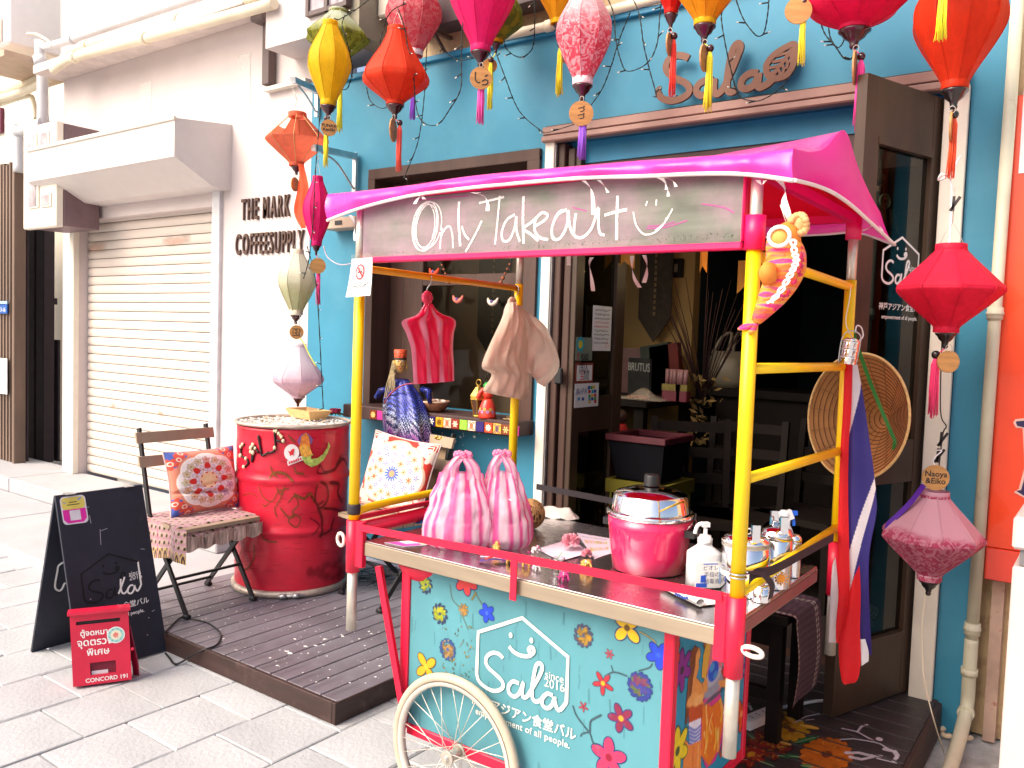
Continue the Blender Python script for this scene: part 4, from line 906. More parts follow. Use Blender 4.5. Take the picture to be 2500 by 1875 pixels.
# bamboo tray and dried rose on the lid
q = az(752, 1017, DZ+DH); q.z = DZ+DH-.008
uu = (V((math.cos(-.18), math.sin(-.18), 0))); vv = V((-uu.y, uu.x, 0))
t = thing('tray', 'small empty bamboo tray on the lid of the red drum', 'tray', q)
m_bam = M('bamboo', (.70, .44, .18), .45, var=.14, vs=6, stretch=(1.5, 20, 20))
L0, L1, D0, D1, HH = .105, .135, .05, .072, .05
P_ = lambda s, d, z: q+uu*s+vv*d+V((0, 0, z))
b = MB(); ring = [[P_(sx*L, sy*D, z) for sx, sy in ((-1, -1), (1, -1), (1, 1), (-1, 1))] for L, D, z in ((L0, D0, 0), (L1, D1, HH), (L1-.008, D1-.008, HH), (L0-.006, D0-.006, .008))]
b.add([p for r_ in ring for p in r_], [(k*4+i, k*4+(i+1) % 4, k*4+4+(i+1) % 4, k*4+4+i) for k in range(3) for i in range(4)]+[(3, 2, 1, 0), (12, 13, 14, 15)]); b.build('bowl', m_bam, t)
q = az(818, 1012, DZ+DH); q.z = DZ+DH+.012; t = thing('dried_rose', 'dried dark pink rose lying on the red drum lid', 'flower', q)
b = MB(); rr = random.Random(2)
for k in range(24):
    a = k*2.4; r = .006+.0011*k; c = q+V((math.cos(a)*r, math.sin(a)*r, .008)); d = V((math.cos(a+1.57), math.sin(a+1.57), 0))
    b.add([c-d*.012+V((0, 0, -.012)), c+d*.012+V((0, 0, -.012)), c+d*.013+V((math.cos(a)*.006, math.sin(a)*.006, .014)), c-d*.013+V((math.cos(a)*.006, math.sin(a)*.006, .014))], [(0, 1, 2, 3)])
b.build('petals', M('dried_pink', (.55, .05, .12), .7, var=.4, vs=60), t)
b = MB()
for k in range(6): a = -.6+.35*k; b.tube([q, q+V((.04*math.cos(a-.8), .04*math.sin(a-.8), -.004)), q+V((.085*math.cos(a-.8), .085*math.sin(a-.8), -.012))], [.004, .005, .001], 5)
b.build('leaves', M('dried_dark_leaf', (.06, .05, .02), .8), t)
# ---------------------------------------------------------------- folding chairs
m_chair = M('dark_chair_steel', (.016, .016, .018), .45); m_taupe = M('taupe_slat', (.36, .27, .19), .5, var=.1, stretch=(1, 1, 1))
def fold_chair(label, o, f, seat_z=.455):
    """o: footprint centre on the deck, f: direction the sitter faces"""
    o = V(o); f = V(f).normalized(); s = V((-f.y, f.x, 0)); Z = V((0, 0, 1)); P = lambda a, b_, z: o+f*a+s*b_+Z*z
    t = thing('folding_chair', label, 'chair', o, 'folding chairs on the deck')
    for k in (-1, 1):
        w_ = .185*k
        MB().bar(P(.19, w_, .012), P(-.135, w_, seat_z+.03), .012, .024, up=tuple(f)).bar(P(-.135, w_, seat_z+.03), P(-.235, w_, .86), .012, .026, up=tuple(f)).build('back_leg', m_chair, t)
        MB().bar(P(-.19, w_*.93, .012), P(.17, w_*.93, seat_z-.02), .012, .022, up=tuple(f)).build('front_leg', m_chair, t)
        for a in (.19, -.19): MB().box(P(a, w_, 0).x-.02, P(a, w_, 0).x+.02, P(a, w_, 0).y-.014, P(a, w_, 0).y+.014, DZ+.001, DZ+.022, bev=.005).build('foot', m_black, t)
    MB().bar(P(.09, -.185, .17), P(.09, .185, .17), .010, .012).build('cross_bar', m_chair, t)
    MB().bar(P(-.145, -.175, .06), P(-.145, .175, .06), .010, .012).build('cross_bar', m_chair, t)
    for k in range(6): a = -.16+.068*k; MB().obox(P(a, 0, seat_z), f*.028, s*.205, Z*.009).build('seat_slat', m_taupe, t)
    for z in (.70, .815):
        a = -.135-.10*(z-seat_z-.03)/(.86-seat_z-.03)
        MB().obox(P(a+.014, 0, z), f*.007, s*.215, Z*.026+f*-.007).build('back_slat', m_taupe, t)
    return P
PA = fold_chair('folding chair left of the red drum with a woven seat cloth', (-3.655, 2.42, DZ), (1, 0, 0), .42)
PB = fold_chair('folding chair against the blue wall behind the cart', (-3.0, 3.12, DZ), (-.22, -1, 0), .42)
# seat cloth: woven print over the seat, hanging over its near edge
def cloth_print():
    P = Paint(120, 150, '#b98a9a')
    for j in range(0, 150, 9):
        P.a[j:j+5, :, :3] = P.a[j:j+5, :, :3]*.55+np.array(srgb('#d8c3b0'))*.45
        for i in range(0, 130, 9):
            x = i+(4.5 if (j//9) % 2 else 0); P.ell(x, j+4, 2.5, 3.4, '#d2b06a', .4); P.ell(x, j+4, 1.9, 2.7, '#2a0d22', .5)
    for i in range(0, 120, 10):
        P.ell(i+5, 146, 4.2, 9, '#d8b45c'); P.ell(i+5, 147, 3.0, 8, '#34102a'); P.ell(i+5, 149, 1.2, 5, '#c99a5a')
    for i in range(0, 120, 24): P.a[:, i:i+3, :3] = P.a[:, i:i+3, :3]*.6+np.array(srgb('#c23a8c'))*.4
    return P
m_cl = M('woven_cloth', (.5, .5, .5), .85, var=.2, vs=90, attr='paint', bump=.5, bs=220, sheen=.3)
sc = thing('seat_cloth', 'woven pink and black seat cloth draped over the left folding chair', 'cloth', PA(0, 0, .43))
def fcl(u, v):      # v: from the far edge over the seat, then down the near edge; u along the facing direction (v downwards in print)
    a = -.19+.41*u; L = v*.60
    drop = .17+.012*math.sin(6*u)
    if L < .42: q = PA(a, .21-L, .435+.004*math.sin(25*u)*math.sin(19*v)-.05*max(0, (a-.16))/.06)
    else: q = PA(a, -.212-.012*math.sin(9*u)-.006*math.sin(17*u), .433-(L-.42)*drop/.18)
    return q
cloth_print().mesh(fcl, 'drape', m_cl, sc)
b = MB(); b.grid(30, 5, lambda u, v: PA(.222+.006*math.sin(30*u), .21-.42*u, .405-.065*v+.008*math.sin(30*u+1)*v-.012*u)); fr_ = b.build('fringe', M('fringe_stripe', (.42, .30, .25), .8, var=.75, vs=34, stretch=(1, 3, .3), bump=.4), sc)
def cushion(label, C, U, Vv, w_, h_, th, painter, name='cushion', creases=()):
    C, U, Vv = V(C), V(U).normalized(), V(Vv).normalized(); N = U.cross(Vv).normalized()
    t = thing(name, label, 'cushion', C-Vv*h_/2)
    def front(u, v, sgn=1):
        x, y = 2*u-1, 1-2*v; e = max(0, (1-x**4)*(1-y**4))**.55
        pin = 1-.10*(1-abs(x))*0-.07*((1-y*y)*abs(x)**3)
        piny = 1-.07*((1-x*x)*abs(y)**3)
        cr = sum(-d_*math.exp(-((y-y0-s_*x)/.05)**2)*(1-x*x*.4) for y0, s_, d_ in creases)*e
        return C+U*(x*w_/2*pin)+Vv*(y*h_/2*piny)+N*(sgn*th/2*e+cr*sgn)
    painter.mesh(front, 'cover_front', M('printed_cotton', (.5, .5, .5), .8, var=.12, vs=60, attr='paint', bump=.3, bs=160, sheen=.2), t)
    b = MB(); b.grid(16, 16, lambda u, v: front(1-u, v, -.8)); b.build('cover_back', M('red_cotton', (.45, .05, .05), .8), t)
    # piped edge
    edge = [front(k/20, 0) for k in range(20)]+[front(1, k/20) for k in range(20)]+[front(1-k/20, 1) for k in range(20)]+[front(0, 1-k/20) for k in range(20)]
    MB().tube(edge, .0045, 6, closed=True).build('piping', M('pale_piping', (.66, .50, .48), .8), t)
    return t
def mandala(bg, field, ring, corner, cen, seed, dark):
    P = Paint(170, 170, bg); rr = random.Random(seed)
    for (x, y) in ((0, 0), (170, 0), (0, 170), (170, 170)):
        P.ell(x, y, 47, 47, dark); 
        for k in range(3):
            a = math.atan2(85-y, 85-x)+(k-1)*.62; X, Y = x+math.cos(a)*34, y+math.sin(a)*34
            P.petals(X, Y, 15, 5, corner, .7, rr.random(), '#f0c9b0'); P.ell(X, Y, 6, 6, '#f6d8c8'); P.ell(X, Y, 3.5, 3.5, corner)
    for k in range(8): a = k*math.pi/4; P.ell(85+math.cos(a)*38, 85+math.sin(a)*38, 42, 42, ring)
    for k in range(8): a = k*math.pi/4; P.ell(85+math.cos(a)*37, 85+math.sin(a)*37, 37.5, 37.5, '#fff2ea')
    for k in range(8): a = k*math.pi/4; P.ell(85+math.cos(a)*36, 85+math.sin(a)*36, 35.5, 35.5, field)
    return P, rr
c1, rr = mandala('#e08a72', '#f3ebe8', '#d9876a', '#d8503a', None, 3, '#4a62b4')
for k in range(16):
    a = 2*math.pi*k/16; c1.petals(85+math.cos(a)*54, 85+math.sin(a)*54, 9, 5, rr.choice(['#e9c9a0', '#c9bcd8', '#e8b0a0', '#d9d4a8']), .6, a, '#a8574a', '#a05a60', .9)
    c1.line([(85+math.cos(a+.2)*44, 85+math.sin(a+.2)*44), (85+math.cos(a+.3)*62, 85+math.sin(a+.3)*62)], 1.4, rr.choice(['#7f8a4a', '#5a6aa0', '#a04a50']), .8)
for k in range(8): a = 2*math.pi*k/8; c1.petals(85+math.cos(a)*22, 85+math.sin(a)*22, 22, 1, '#d3291c', .7, a); 
for k in range(8): a = 2*math.pi*(k+.5)/8; c1.petals(85+math.cos(a)*30, 85+math.sin(a)*30, 11, 3, '#e3dbe6', .6, a, '#d8a04a', '#a070a0')
c1.ell(85, 85, 21, 21, '#cf2a1a'); c1.petals(85, 85, 19, 8, '#f3d9a8', .7, .2); c1.ell(85, 85, 10, 10, '#f4e2b0')
C1 = (ax(379, 1113, -3.80)+ax(559, 1097, -3.80)+ax(580, 1232, -3.77)+ax(387, 1262, -3.77))/4
cushion('floral cushion with blue and red corners on the left folding chair', C1+V((.055, 0, .012)), (0, 1, 0), (-.24, 0, 1), .40, .325, .11, c1, creases=((-.38, -.10, .02), (-.15, .12, .008)))
c2, rr = mandala('#cf2f1e', '#f4ead6', '#e8b8a0', '#f3d9cc', None, 5, '#cf2f1e')
for x, y in ((18, 18), (152, 18), (18, 152), (152, 152)):
    for r_ in (14, 9): c2.line([(x-r_, y-r_), (x+r_, y-r_), (x+r_, y+r_), (x-r_, y+r_), (x-r_, y-r_)], 2, '#f3d9cc')
for k in range(14): a = 2*math.pi*k/14; c2.line([(85+math.cos(a)*8, 85+math.sin(a)*8), (85+math.cos(a)*16, 85+math.sin(a)*16)], 4.2, '#3a63b0')
c2.ell(85, 85, 7, 7, '#e89a6a')
for ring_, n_ in ((29, 9), (45, 14), (60, 18)):
    for k in range(n_):
        a = 2*math.pi*k/n_+ring_; X, Y = 85+math.cos(a)*ring_, 85+math.sin(a)*ring_
        if rr.random() < .5: c2.petals(X, Y, 7, 5, rr.choice(['#2f4fa8', '#2a3f9a']), .35, a)
        else: c2.petals(X, Y, 8, 6, rr.choice(['#e88a5a', '#f0a070', '#d9683a']), .4, a, '#c04a2a')
        c2.line([(X+4, Y+3), (X+9, Y+8)], 1.3, '#7fa08a', .8)
C2 = (ay(942, 1064, 3.20)+ay(1079, 1106, 3.20)+ay(1045, 1218, 3.16)+ay(892, 1238, 3.16))/4
cushion('red bordered floral cushion on the chair beneath the puppet', C2+V((0, -.05, .0)), (1, .12, -.10), (.10, .25, 1), .42, .40, .11, c2)
b = MB(); st_ = thing('seat_pad', 'tan woven seat pad on the chair against the blue wall', 'cushion', PB(0, 0, .43)); b.grid(14, 14, lambda u, v: PB(-.2+.4*u, -.2+.4*v, .432+.018*(1-(2*u-1)**6)*(1-(2*v-1)**6))); b.build('pad', M('tan_weave', (.34, .25, .16), .85, var=.35, vs=70, bump=.5, bs=200), st_)
st2 = thing('cardboard', 'brown board leaning behind the red bordered cushion', 'board', ay(1040, 1110, 3.33))
b = MB(); P4 = [ay(950, 1062, 3.36), ay(1092, 1086, 3.36), ay(1085, 1125, 3.34), ay(1050, 1240, 3.28), ay(940, 1240, 3.28)]; b.prism(P4[::-1], (0, .015, 0)); b.build('sheet', M('tan_board', (.42, .30, .19), .8), st2)
# ================================================================ the food cart
CF, CB = 1.80, 2.61; XL, XR = -1.902, -.666; TZ_ = .81
cart = thing('food_cart', 'painted food cart with yellow posts, magenta canopy and a chalk board', 'cart', (-1.3, 2.15, 0))
m_yel = M('yellow_paint', (.94, .60, .004), .38, var=.05, vs=7, dirt=(.40, .20, .02), dirt_s=14, dirt_lo=.70, dirt_hi=.86, coat=.1)
m_red = M('red_paint', (.72, .008, .045), .38, var=.08, vs=6, coat=.15)
m_mag = M('magenta_red_paint', (.78, .006, .11), .4, var=.07, vs=5, coat=.1)
m_galv = M('satin_pipe', (.60, .55, .47), .38, metal=.6, var=.18, vs=16)
m_panel = M('cart_blue', (.08, .255, .30), .5, var=.13, vs=3.5, bump=.05, bs=60, stretch=(1, 1, .4), dirt=(.10, .34, .40), dirt_s=3)
tt = MB().box(-1.85, -.688, CF, 2.50, TZ_-.004, TZ_, bev=.0015).build('tabletop', M('stainless_top', (.68, .66, .68), .27, metal=1.0, var=.08, vs=5, stretch=(1, 8, 1), bump=.05, bs=30), cart)
m_edge = M('brushed_edge', (.40, .32, .235), .40, metal=.55, var=.12, vs=6, stretch=(.5, 4, 4))
MB().box(-1.85, -.688, CF-.002, CF+.012, TZ_-.046, TZ_-.005, bev=.002).box(-.700, -.686, CF+.013, 2.499, TZ_-.046, TZ_-.005, bev=.002).box(-1.851, -1.838, CF+.013, 2.499, TZ_-.046, TZ_-.005).build('table_edge', m_edge, cart)
def lean(Y, x0, z0, x1, z1, r, mat, name, n=14): return MB().cyl((x0, Y, z0), (x1, Y, z1), r, n).build(name, mat, cart)
PR = .0165
lean(CF, XL, .87, XL+.003, 1.66, PR, m_yel, 'post'); lean(CF, XR, .888, XR, 1.665, PR, m_yel, 'post')
lean(CB, XR, .87, XR, 1.655, PR, m_yel, 'post'); lean(CB, -1.885, .87, -1.882, 1.655, PR, m_yel, 'post')
for x, y in ((XR, CF), (XR, CB), (-1.882, CB), (XL, CF)): MB().cyl((x, y, 1.64), (x, y, 1.83), .0135, 14).build('upper_tube', m_galv, cart)
for x, y in ((XR, CF), (XR, CB), (-1.882, CB), (XL, CF)):
    MB().cyl((x, y, .52), (x, y, .72), .0160, 14).build('leg', m_galv, cart)
for x, y, z0, z1 in ((XL, CF, .705, .868), (XR, CF, .705, .888), (XR, CB, .705, .868), (-1.885, CB, .705, .868)): MB().cyl((x, y, z0), (x, y, z1), .0215, 16).build('corner_socket', m_red, cart)
MB().box(XL+.018, XL+.050, CF-.010, CF+.010, .725, .868, bev=.002).build('corner_plate', m_red, cart); MB().box(XR-.047, XR-.018, CF-.010, CF+.010, .733, .888, bev=.002).build('corner_plate', m_red, cart)
for x, y in ((XR, CF), (XR, CB)): MB().cyl((x, y, 1.66 if y == CF else 1.775), (x, y, 1.735 if y == CF else 1.85), .0225, 16).build('upper_socket', m_mag, cart)
# ladder bars on the right side, bars on the left side
for z0, z1, m_ in ((1.650, 1.635, m_yel), (1.400, 1.398, m_yel), (1.152, 1.146, m_yel), (.893, .912, m_yel)): MB().cyl((XR, CF+.012, z0), (XR, CB-.012, z1), .0125, 12).build('ladder_bar', m_, cart)
MB().cyl((XL, CF+.012, 1.648), (-1.882, CB-.012, 1.640), .0115, 12).build('hanging_bar', M('amber_paint', (.88, .36, .01), .4, var=.08), cart)
MB().tube(smooth_pts([(XL, CF+.004, .875), (XL+.004, CF+.06, .90), (-1.89, 2.2, .908), (-1.885, CB-.012, .912)], 4), .0125, 12).build('side_bar', m_yel, cart)
MB().cyl((XL, CF+.02, .835), (-1.885, CB-.02, .845), .022, 14).build('side_tube', m_red, cart); MB().box(XL-.006, XL+.006, CF+.02, CB-.02, .865, .879).build('side_flat', m_red, cart)
# front guard rail, one upright
MB().bar((XL+.03, CF-.013, .852), (XR-.03, CF-.013, .884), .004, .021).bar((-1.273, CF-.014, .868), (-1.273, CF-.014, .752), .004, .020, up=(1, 0, 0)).build('guard_rail', m_red, cart)
MB().box(-.6852, -.6835, CF+.02, CB-.12, .770, .80).build('side_trim', M('dull_red_trim', (.30, .10, .10), .4, metal=.4), cart)
for x, s in ((XL, -1), (XR, 1)):
    c = V((x+s*.045, CF-.01, .80 if s < 0 else .775)); MB().tube([c+V((math.cos(a)*.018*(1.3 if s > 0 else 1), -.25*math.cos(a)*.01, math.sin(a)*.018*(.55 if s > 0 else 1.1))) for a in np.linspace(0, 6.283, 18, endpoint=False)], .0055, 8, closed=True).build('pull_ring', M('ivory_ring', (.80, .68, .60), .35), cart)
    MB().cyl((x+s*.015, CF-.005, c.z), (x+s*.03, CF-.008, c.z), .006, 8).build('ring_bolt', m_red, cart)
# body: blue panel in a red frame, painted
BY = 1.868; BX0, BX1 = -1.715, -.868; BZ0, BZ1 = .235, .764
MB().box(BX0, BX1, BY, BY+.012, BZ0+.02, BZ1).build('front_panel', m_panel, cart)
MB().box(BX0-.034, BX0-.001, BY-.008, BY+.025, BZ0, BZ1, bev=.003).box(BX1+.001, BX1+.030, BY-.008, BY+.022, .02, BZ1, bev=.003).box(BX0, BX1, BY-.006, BY+.024, BZ0-.014, BZ0+.019, bev=.003).build('frame', m_red, cart)
SX, SY1 = -.845, 2.375
MB().box(SX-.012, SX, BY+.023, SY1, BZ0+.02, BZ1).build('side_panel', M('cart_side_blue', (.012, .26, .40), .45, var=.08, vs=4), cart)
MB().box(SX-.02, SX+.006, SY1+.001, SY1+.028, BZ0-.014, BZ1, bev=.003).box(SX-.02, SX+.005, BY+.024, SY1, BZ0-.014, BZ0+.018, bev=.003).build('side_frame', m_red, cart)
MB().box(BX0, SX-.02, SY1+.0, SY1+.012, BZ0+.02, BZ1).box(BX0-.03, BX0-.002, BY+.03, SY1, BZ0+.02, BZ1).box(BX0, SX-.03, BY+.03, SY1-.002, BZ0+.002, BZ0+.018).build('back_panel', m_panel, cart)
a, b = ay(925, 1382, CF+.02), ay(988, 1755, 1.85); MB().bar(a, b, .018, .018).build('strut', m_red, cart)
MB().bar(a+V((0, .55, 0)), b+V((0, .5, 0)), .018, .018).build('strut', m_red, cart)
# red rounded tray under the left end of the table
MB().lathe((-1.70, 1.98, .69), [(.06, 0), (.115, .012), (.135, .05), (.135, .055)], 24).build('basin', m_red, cart)
# wheels with spokes
m_tyre = M('cream_tyre', (.52, .43, .32), .65, var=.12, vs=12, bump=.15, bs=90); m_wrim = M('pale_rim', (.68, .62, .54), .35, metal=.3, var=.06)
def wheel(c, sgn):
    c = V(c); w = thing_part = MB().tube([c+V((math.cos(a)*.222, 0, math.sin(a)*.222)) for a in np.linspace(0, 2*math.pi, 56, endpoint=False)], .0135, 10, closed=True).build('wheel', m_tyre, cart)
    b = MB(); n = 56
    pr_ = [(.211, -.011), (.200, -.012), (.196, 0), (.200, .012), (.211, .011)]
    b.add([c+V((math.cos(a)*r, y, math.sin(a)*r)) for r, y in pr_ for a in np.linspace(0, 2*math.pi, n, endpoint=False)], [(i*n+j, (i+1)*n+j, (i+1)*n+(j+1) % n, i*n+(j+1) % n) for i in range(4) for j in range(n)], 0, True)
    b.build('rim', m_wrim, w)
    MB().cyl(c+V((0, -.022, 0)), c+V((0, .022, 0)), .016, 14).cyl(c+V((0, -.03, 0)), c+V((0, -.0225, 0)), .022, 16).cyl(c+V((0, .0225, 0)), c+V((0, .03, 0)), .022, 16).cyl(c+V((0, -.04, 0)), c+V((0, .07, 0)), .008, 10).build('hub', m_galv, w)
    for k in range(28):
        a0 = 2*math.pi*k/28+.05; off = (1, -1)[(k//2) % 2]*.85; a1 = a0+off; y = (-.026, .026)[k % 2]
        MB().tube([c+V((math.cos(a1)*.019, y, math.sin(a1)*.019)), c+V((math.cos(a0)*.199, 0, math.sin(a0)*.199))], .0013, 5).build('spoke', m_wrim, w)
WC = ay(1106, 1847, 1.832); WC.z = .236
wheel(WC, 1); wheel((WC.x, 2.42, .236), 1)
MB().cyl((WC.x, 1.88, .236), (WC.x, 2.40, .236), .010, 10).build('axle', m_galv, cart)
# ---- painted flowers on the front
PP = Paint(420, 262)
def pq(px, py):
    q = ay(px, py, BY); return ((q.x-BX0)/(BX1-BX0)*420, (BZ1-q.z)/(BZ1-BZ0)*262)
def pa(x, y): return pq(900+x/3.16, 1350+y/3.16)        # detail photo, left half
def pb(x, y): return pq(1350+x/3.16, 1350+y/3.16)       # detail photo, right half
def vine(pts, w_, c, f): PP.line([(p.x, p.y) for p in smooth_pts([V((*f(*q), 0)) for q in pts], 5)], w_, c, .9)
navy, ol = '#1d2a5a', '#7f8a1f'
vine([(630, 250), (650, 360), (700, 420), (740, 520), (770, 590)], 1.1, '#8a8a4a', pa); vine([(820, 300), (860, 370), (880, 400)], 1.4, '#8a8a4a', pa); vine([(830, 310), (800, 360)], 3, '#8a7a3a', pa)
def ragged(f, x, y, r, n, cs, out, seed):
    X, Y = f(x, y); rr = random.Random(seed); s = r/3.16*.56
    for k in range(n):
        a = 2*math.pi*k/n+rr.uniform(-.1, .1); PP.ell(X+math.cos(a)*s*.8, Y+math.sin(a)*s*.85, s*.30, s*.15, out, a+.9, .9)
    for k in range(n*3):
        a = rr.uniform(0, 6.28); q = s*rr.uniform(.15, .62); PP.ell(X+math.cos(a)*q, Y+math.sin(a)*q, s*.32, s*.12, rr.choice(cs), a+.7, .9)
    PP.ell(X, Y, s*.16, s*.16, out)
ragged(pa, 443, 245, 78, 10, ['#8a9a1a', '#7a8c20', '#a0a82a'], '#2f3560', 1); ragged(pa, 553, 470, 86, 11, ['#9aa51a', '#b0ae20', '#8a9020'], '#2f3560', 2); ragged(pa, 735, 440, 52, 9, ['#a8783a', '#9a6c34', '#b5863a'], '#a08a4a', 3); ragged(pa, 612, 745, 88, 15, ['#8a6a3a', '#a08050', '#7a5a30', '#b5923a'], '#31508a', 4)
rr = random.Random(8)
for _ in range(46):
    X, Y = pa(rr.uniform(560, 820), rr.uniform(560, 960)); PP.ell(X, Y, rr.uniform(.8, 2.6), rr.uniform(.6, 1.6), rr.choice(['#b99a2a', '#8a8a2a', '#6a6a4a', '#c9a51f']), rr.uniform(0, 3), .85)
X, Y = pa(752, 215); PP.petals(X, Y, 19, 6, '#d63a3a', .62, .3, '#e04a3a', '#2a1f6a')
X, Y = pa(915, 465); PP.petals(X, Y, 12.5, 5, '#1c3fc0', .62, .5, '#3a5fe0', '#1a2f90')
X, Y = pa(450, 880); PP.petals(X-1, Y, 20, 4, '#eaa21c', .58, .85, '#f0b030', '#5a4a1a')
for (f, x, y, r, n_, c, cc, o, w_, rot) in ((pb, 570, 580, 37, 4, '#e8b81a', '#6a4a10', '#2a2f70', .66, .7), (pb, 815, 790, 30, 5, '#1f3fc8', '#2a52e0', '#22337a', .62, .2), (pb, 385, 1005, 26, 5, '#a52a35', '#e0a01c', '#6a2a50', .42, .3), (pb, 525, 1275, 32, 5, '#7c2340', '#c8902a', '#2f2a7a', .55, .5), (pb, 430, 1575, 44, 5, '#d8325a', '#8a1030', '#1f2a6a', .60, .9), (pb, 235, 1185, 13, 5, '#a83a4a', '#8a2a3a', None, .4, .2), (pb, 435, 780, 12, 6, '#a84a5a', '#8a3a4a', None, .4, 0)):
    X, Y = f(x, y); PP.petals(X, Y, r*.52, n_, c, w_, rot, cc, o)
ragged(pb, 235, 640, 84, 13, ['#8a6a2a', '#a5802a', '#b98a20', '#6a5030'], '#4a4a6a', 5); ragged(pb, 670, 1030, 100, 15, ['#3a3a8a', '#6a2a5a', '#4a4a50', '#7a3a50', '#5a6a2a'], '#2f3a8a', 6)
vine([(440, 415), (480, 445), (510, 470)], 2, '#a0913a', pb); vine([(670, 610), (740, 650), (790, 690)], 2.2, '#b0a070', pb); vine([(765, 855), (740, 885), (660, 910)], 1.6, '#4a5a6a', pb); vine([(400, 950), (460, 920), (520, 930), (570, 950)], 1.8, '#4a5a6a', pb); vine([(450, 870), (465, 920)], 1.3, '#4a5a6a', pb)
vine([(155, 1180), (180, 1250), (230, 1320), (285, 1390), (310, 1460), (360, 1505)], 2, '#3f5560', pb); vine([(285, 1380), (290, 1300), (330, 1270), (370, 1250)], 2.6, '#3f5560', pb); vine([(280, 1380), (230, 1390), (215, 1410)], 2, '#3f5560', pb); vine([(200, 435), (250, 410)], 3.5, '#8a8a2a', pb); vine([(130, 395), (160, 395)], 1.5, '#8a8a3a', pb)
for _ in range(60): X, Y = rr.uniform(0, 420), rr.uniform(0, 262); PP.line([(X, Y), (X+rr.uniform(-2, 2), Y+rr.uniform(5, 24))], rr.uniform(.8, 3), rr.choice(['#2a8aa0', '#4aa0b0', '#1f7a95']), .22)
m_paint = M('brush_paint', (.5, .5, .5), .5, var=.15, vs=60, attr='paint', alpha_attr=True)
PP.mesh(lambda u, v: (BX0+(BX1-BX0)*u, BY-.0012, BZ1-(BZ1-BZ0)*v), 'painted_flowers', m_paint, cart, -1)
# ---- the house logo, as measured on the cart front
LG = {'house': [(1040, 810), (1010, 778), (965, 768), (922, 790), (908, 835), (930, 885), (985, 935), (1032, 985), (1042, 1028), (1012, 1056), (960, 1060), (900, 1030), (855, 985), (838, 930), (850, 608), (1190, 500), (1542, 800), (1530, 1150), (1485, 1205), (1458, 1200), (1438, 1130)],
      'corner': (14, 15, 16, 17)}
def lgpt(x, y):     # unit logo coordinates: x to the right, y up, house width 1
    c = ay(900+x/3.16, 1350+y/3.16, BY); return c
_l0, _l1 = lgpt(838, 930), lgpt(1540, 930); LOGO_W = _l1.x-_l0.x; LOGO_C = lgpt(1190, 860)
def unit(x, y): c = lgpt(x, y); return ((c.x-LOGO_C.x)/LOGO_W, (c.z-LOGO_C.z)/LOGO_W)
def _cv(pts, k=5, closed=False): return [(p.x, p.y) for p in smooth_pts([V((*unit(*q), 0)) for q in pts], k, closed)]
_h = LG['house']
L_HOUSE = _cv(_h[:14])+[unit(*_h[14]), unit(*_h[15]), unit(*_h[16]), unit(*_h[17])]+_cv(_h[17:])[1:]
L_A1 = _cv([(1165, 1005), (1120, 988), (1086, 1022), (1088, 1075), (1125, 1105), (1165, 1082), (1190, 1020), (1197, 1000), (1190, 1060), (1195, 1105), (1222, 1108), (1262, 1050), (1320, 950), (1345, 885), (1330, 850), (1300, 862), (1280, 940), (1266, 1040), (1268, 1110), (1295, 1145), (1335, 1128), (1360, 1095)])
L_A2 = _cv([(1425, 1098), (1385, 1082), (1350, 1115), (1345, 1165), (1380, 1195), (1418, 1172), (1440, 1115), (1438, 1130)])
L_SM = _cv([(1090, 718), (1125, 760), (1180, 788), (1240, 792), (1278, 765), (1275, 732), (1250, 728), (1240, 750), (1258, 765)])
L_EYES = [unit(1102, 632), unit(1262, 672)]
def logo(mb, C, U, Vv, w_, mi=0, th=.0006, lw=.036, parts=('house', 'a1', 'a2', 'smile', 'eyes'), pick=None):
    U, Vv = V(U).normalized(), V(Vv).normalized(); N = U.cross(Vv)
    f0_ = lambda q: V(C)+U*q[0]*w_+Vv*q[1]*w_
    for kk_, (nm, L) in enumerate((('house', L_HOUSE), ('a1', L_A1), ('a2', L_A2), ('smile', L_SM))):
        f = lambda q: f0_(q)+N*kk_*.0004
        if nm in parts:
            if pick is None: mb.stroke([f(q) for q in L], lw*w_, N, th, mi)
            else:
                run = []; cur = None
                for q in L:
                    m_ = pick(q)
                    if m_ != cur and run: run.append(q); mb.stroke([f(r) for r in run], lw*w_, N, th, cur); run = []
                    cur = m_; run.append(q)
                if len(run) > 1: mb.stroke([f(r) for r in run], lw*w_, N, th, cur)
    if 'eyes' in parts:
        for e in L_EYES: mb.add([f((e[0]+math.cos(k*math.pi/6)*.020, e[1]+math.sin(k*math.pi/6)*.026))+N*th for k in range(12)], [tuple(range(12))], mi if pick is None else 0)
m_logo = M('cream_logo', (.74, .72, .64), .55, var=.04, vs=30)
b = MB(); c0 = LOGO_C+V((0, -.0022, 0)); logo(b, c0, (1, 0, 0), (0, 0, 1), LOGO_W, lw=.036, th=.0005)
def ptx(txt, x, y, size, **kw): c = lgpt(x, y); put_text(b, txt, (c.x, BY-.0026, c.z), (1, 0, 0), (0, 0, 1), size, **kw)
ptx('since', 1437, 955, .030); ptx('2016', 1437, 1020, .034)
ptx('神戸アジアン食堂バル', 1180, 1258, .036, bold=.0006); ptx('empowerment of all people.', 1178, 1345, .0268, spacing=1.05, bold=.0003)
b.build('logo', m_logo, cart)
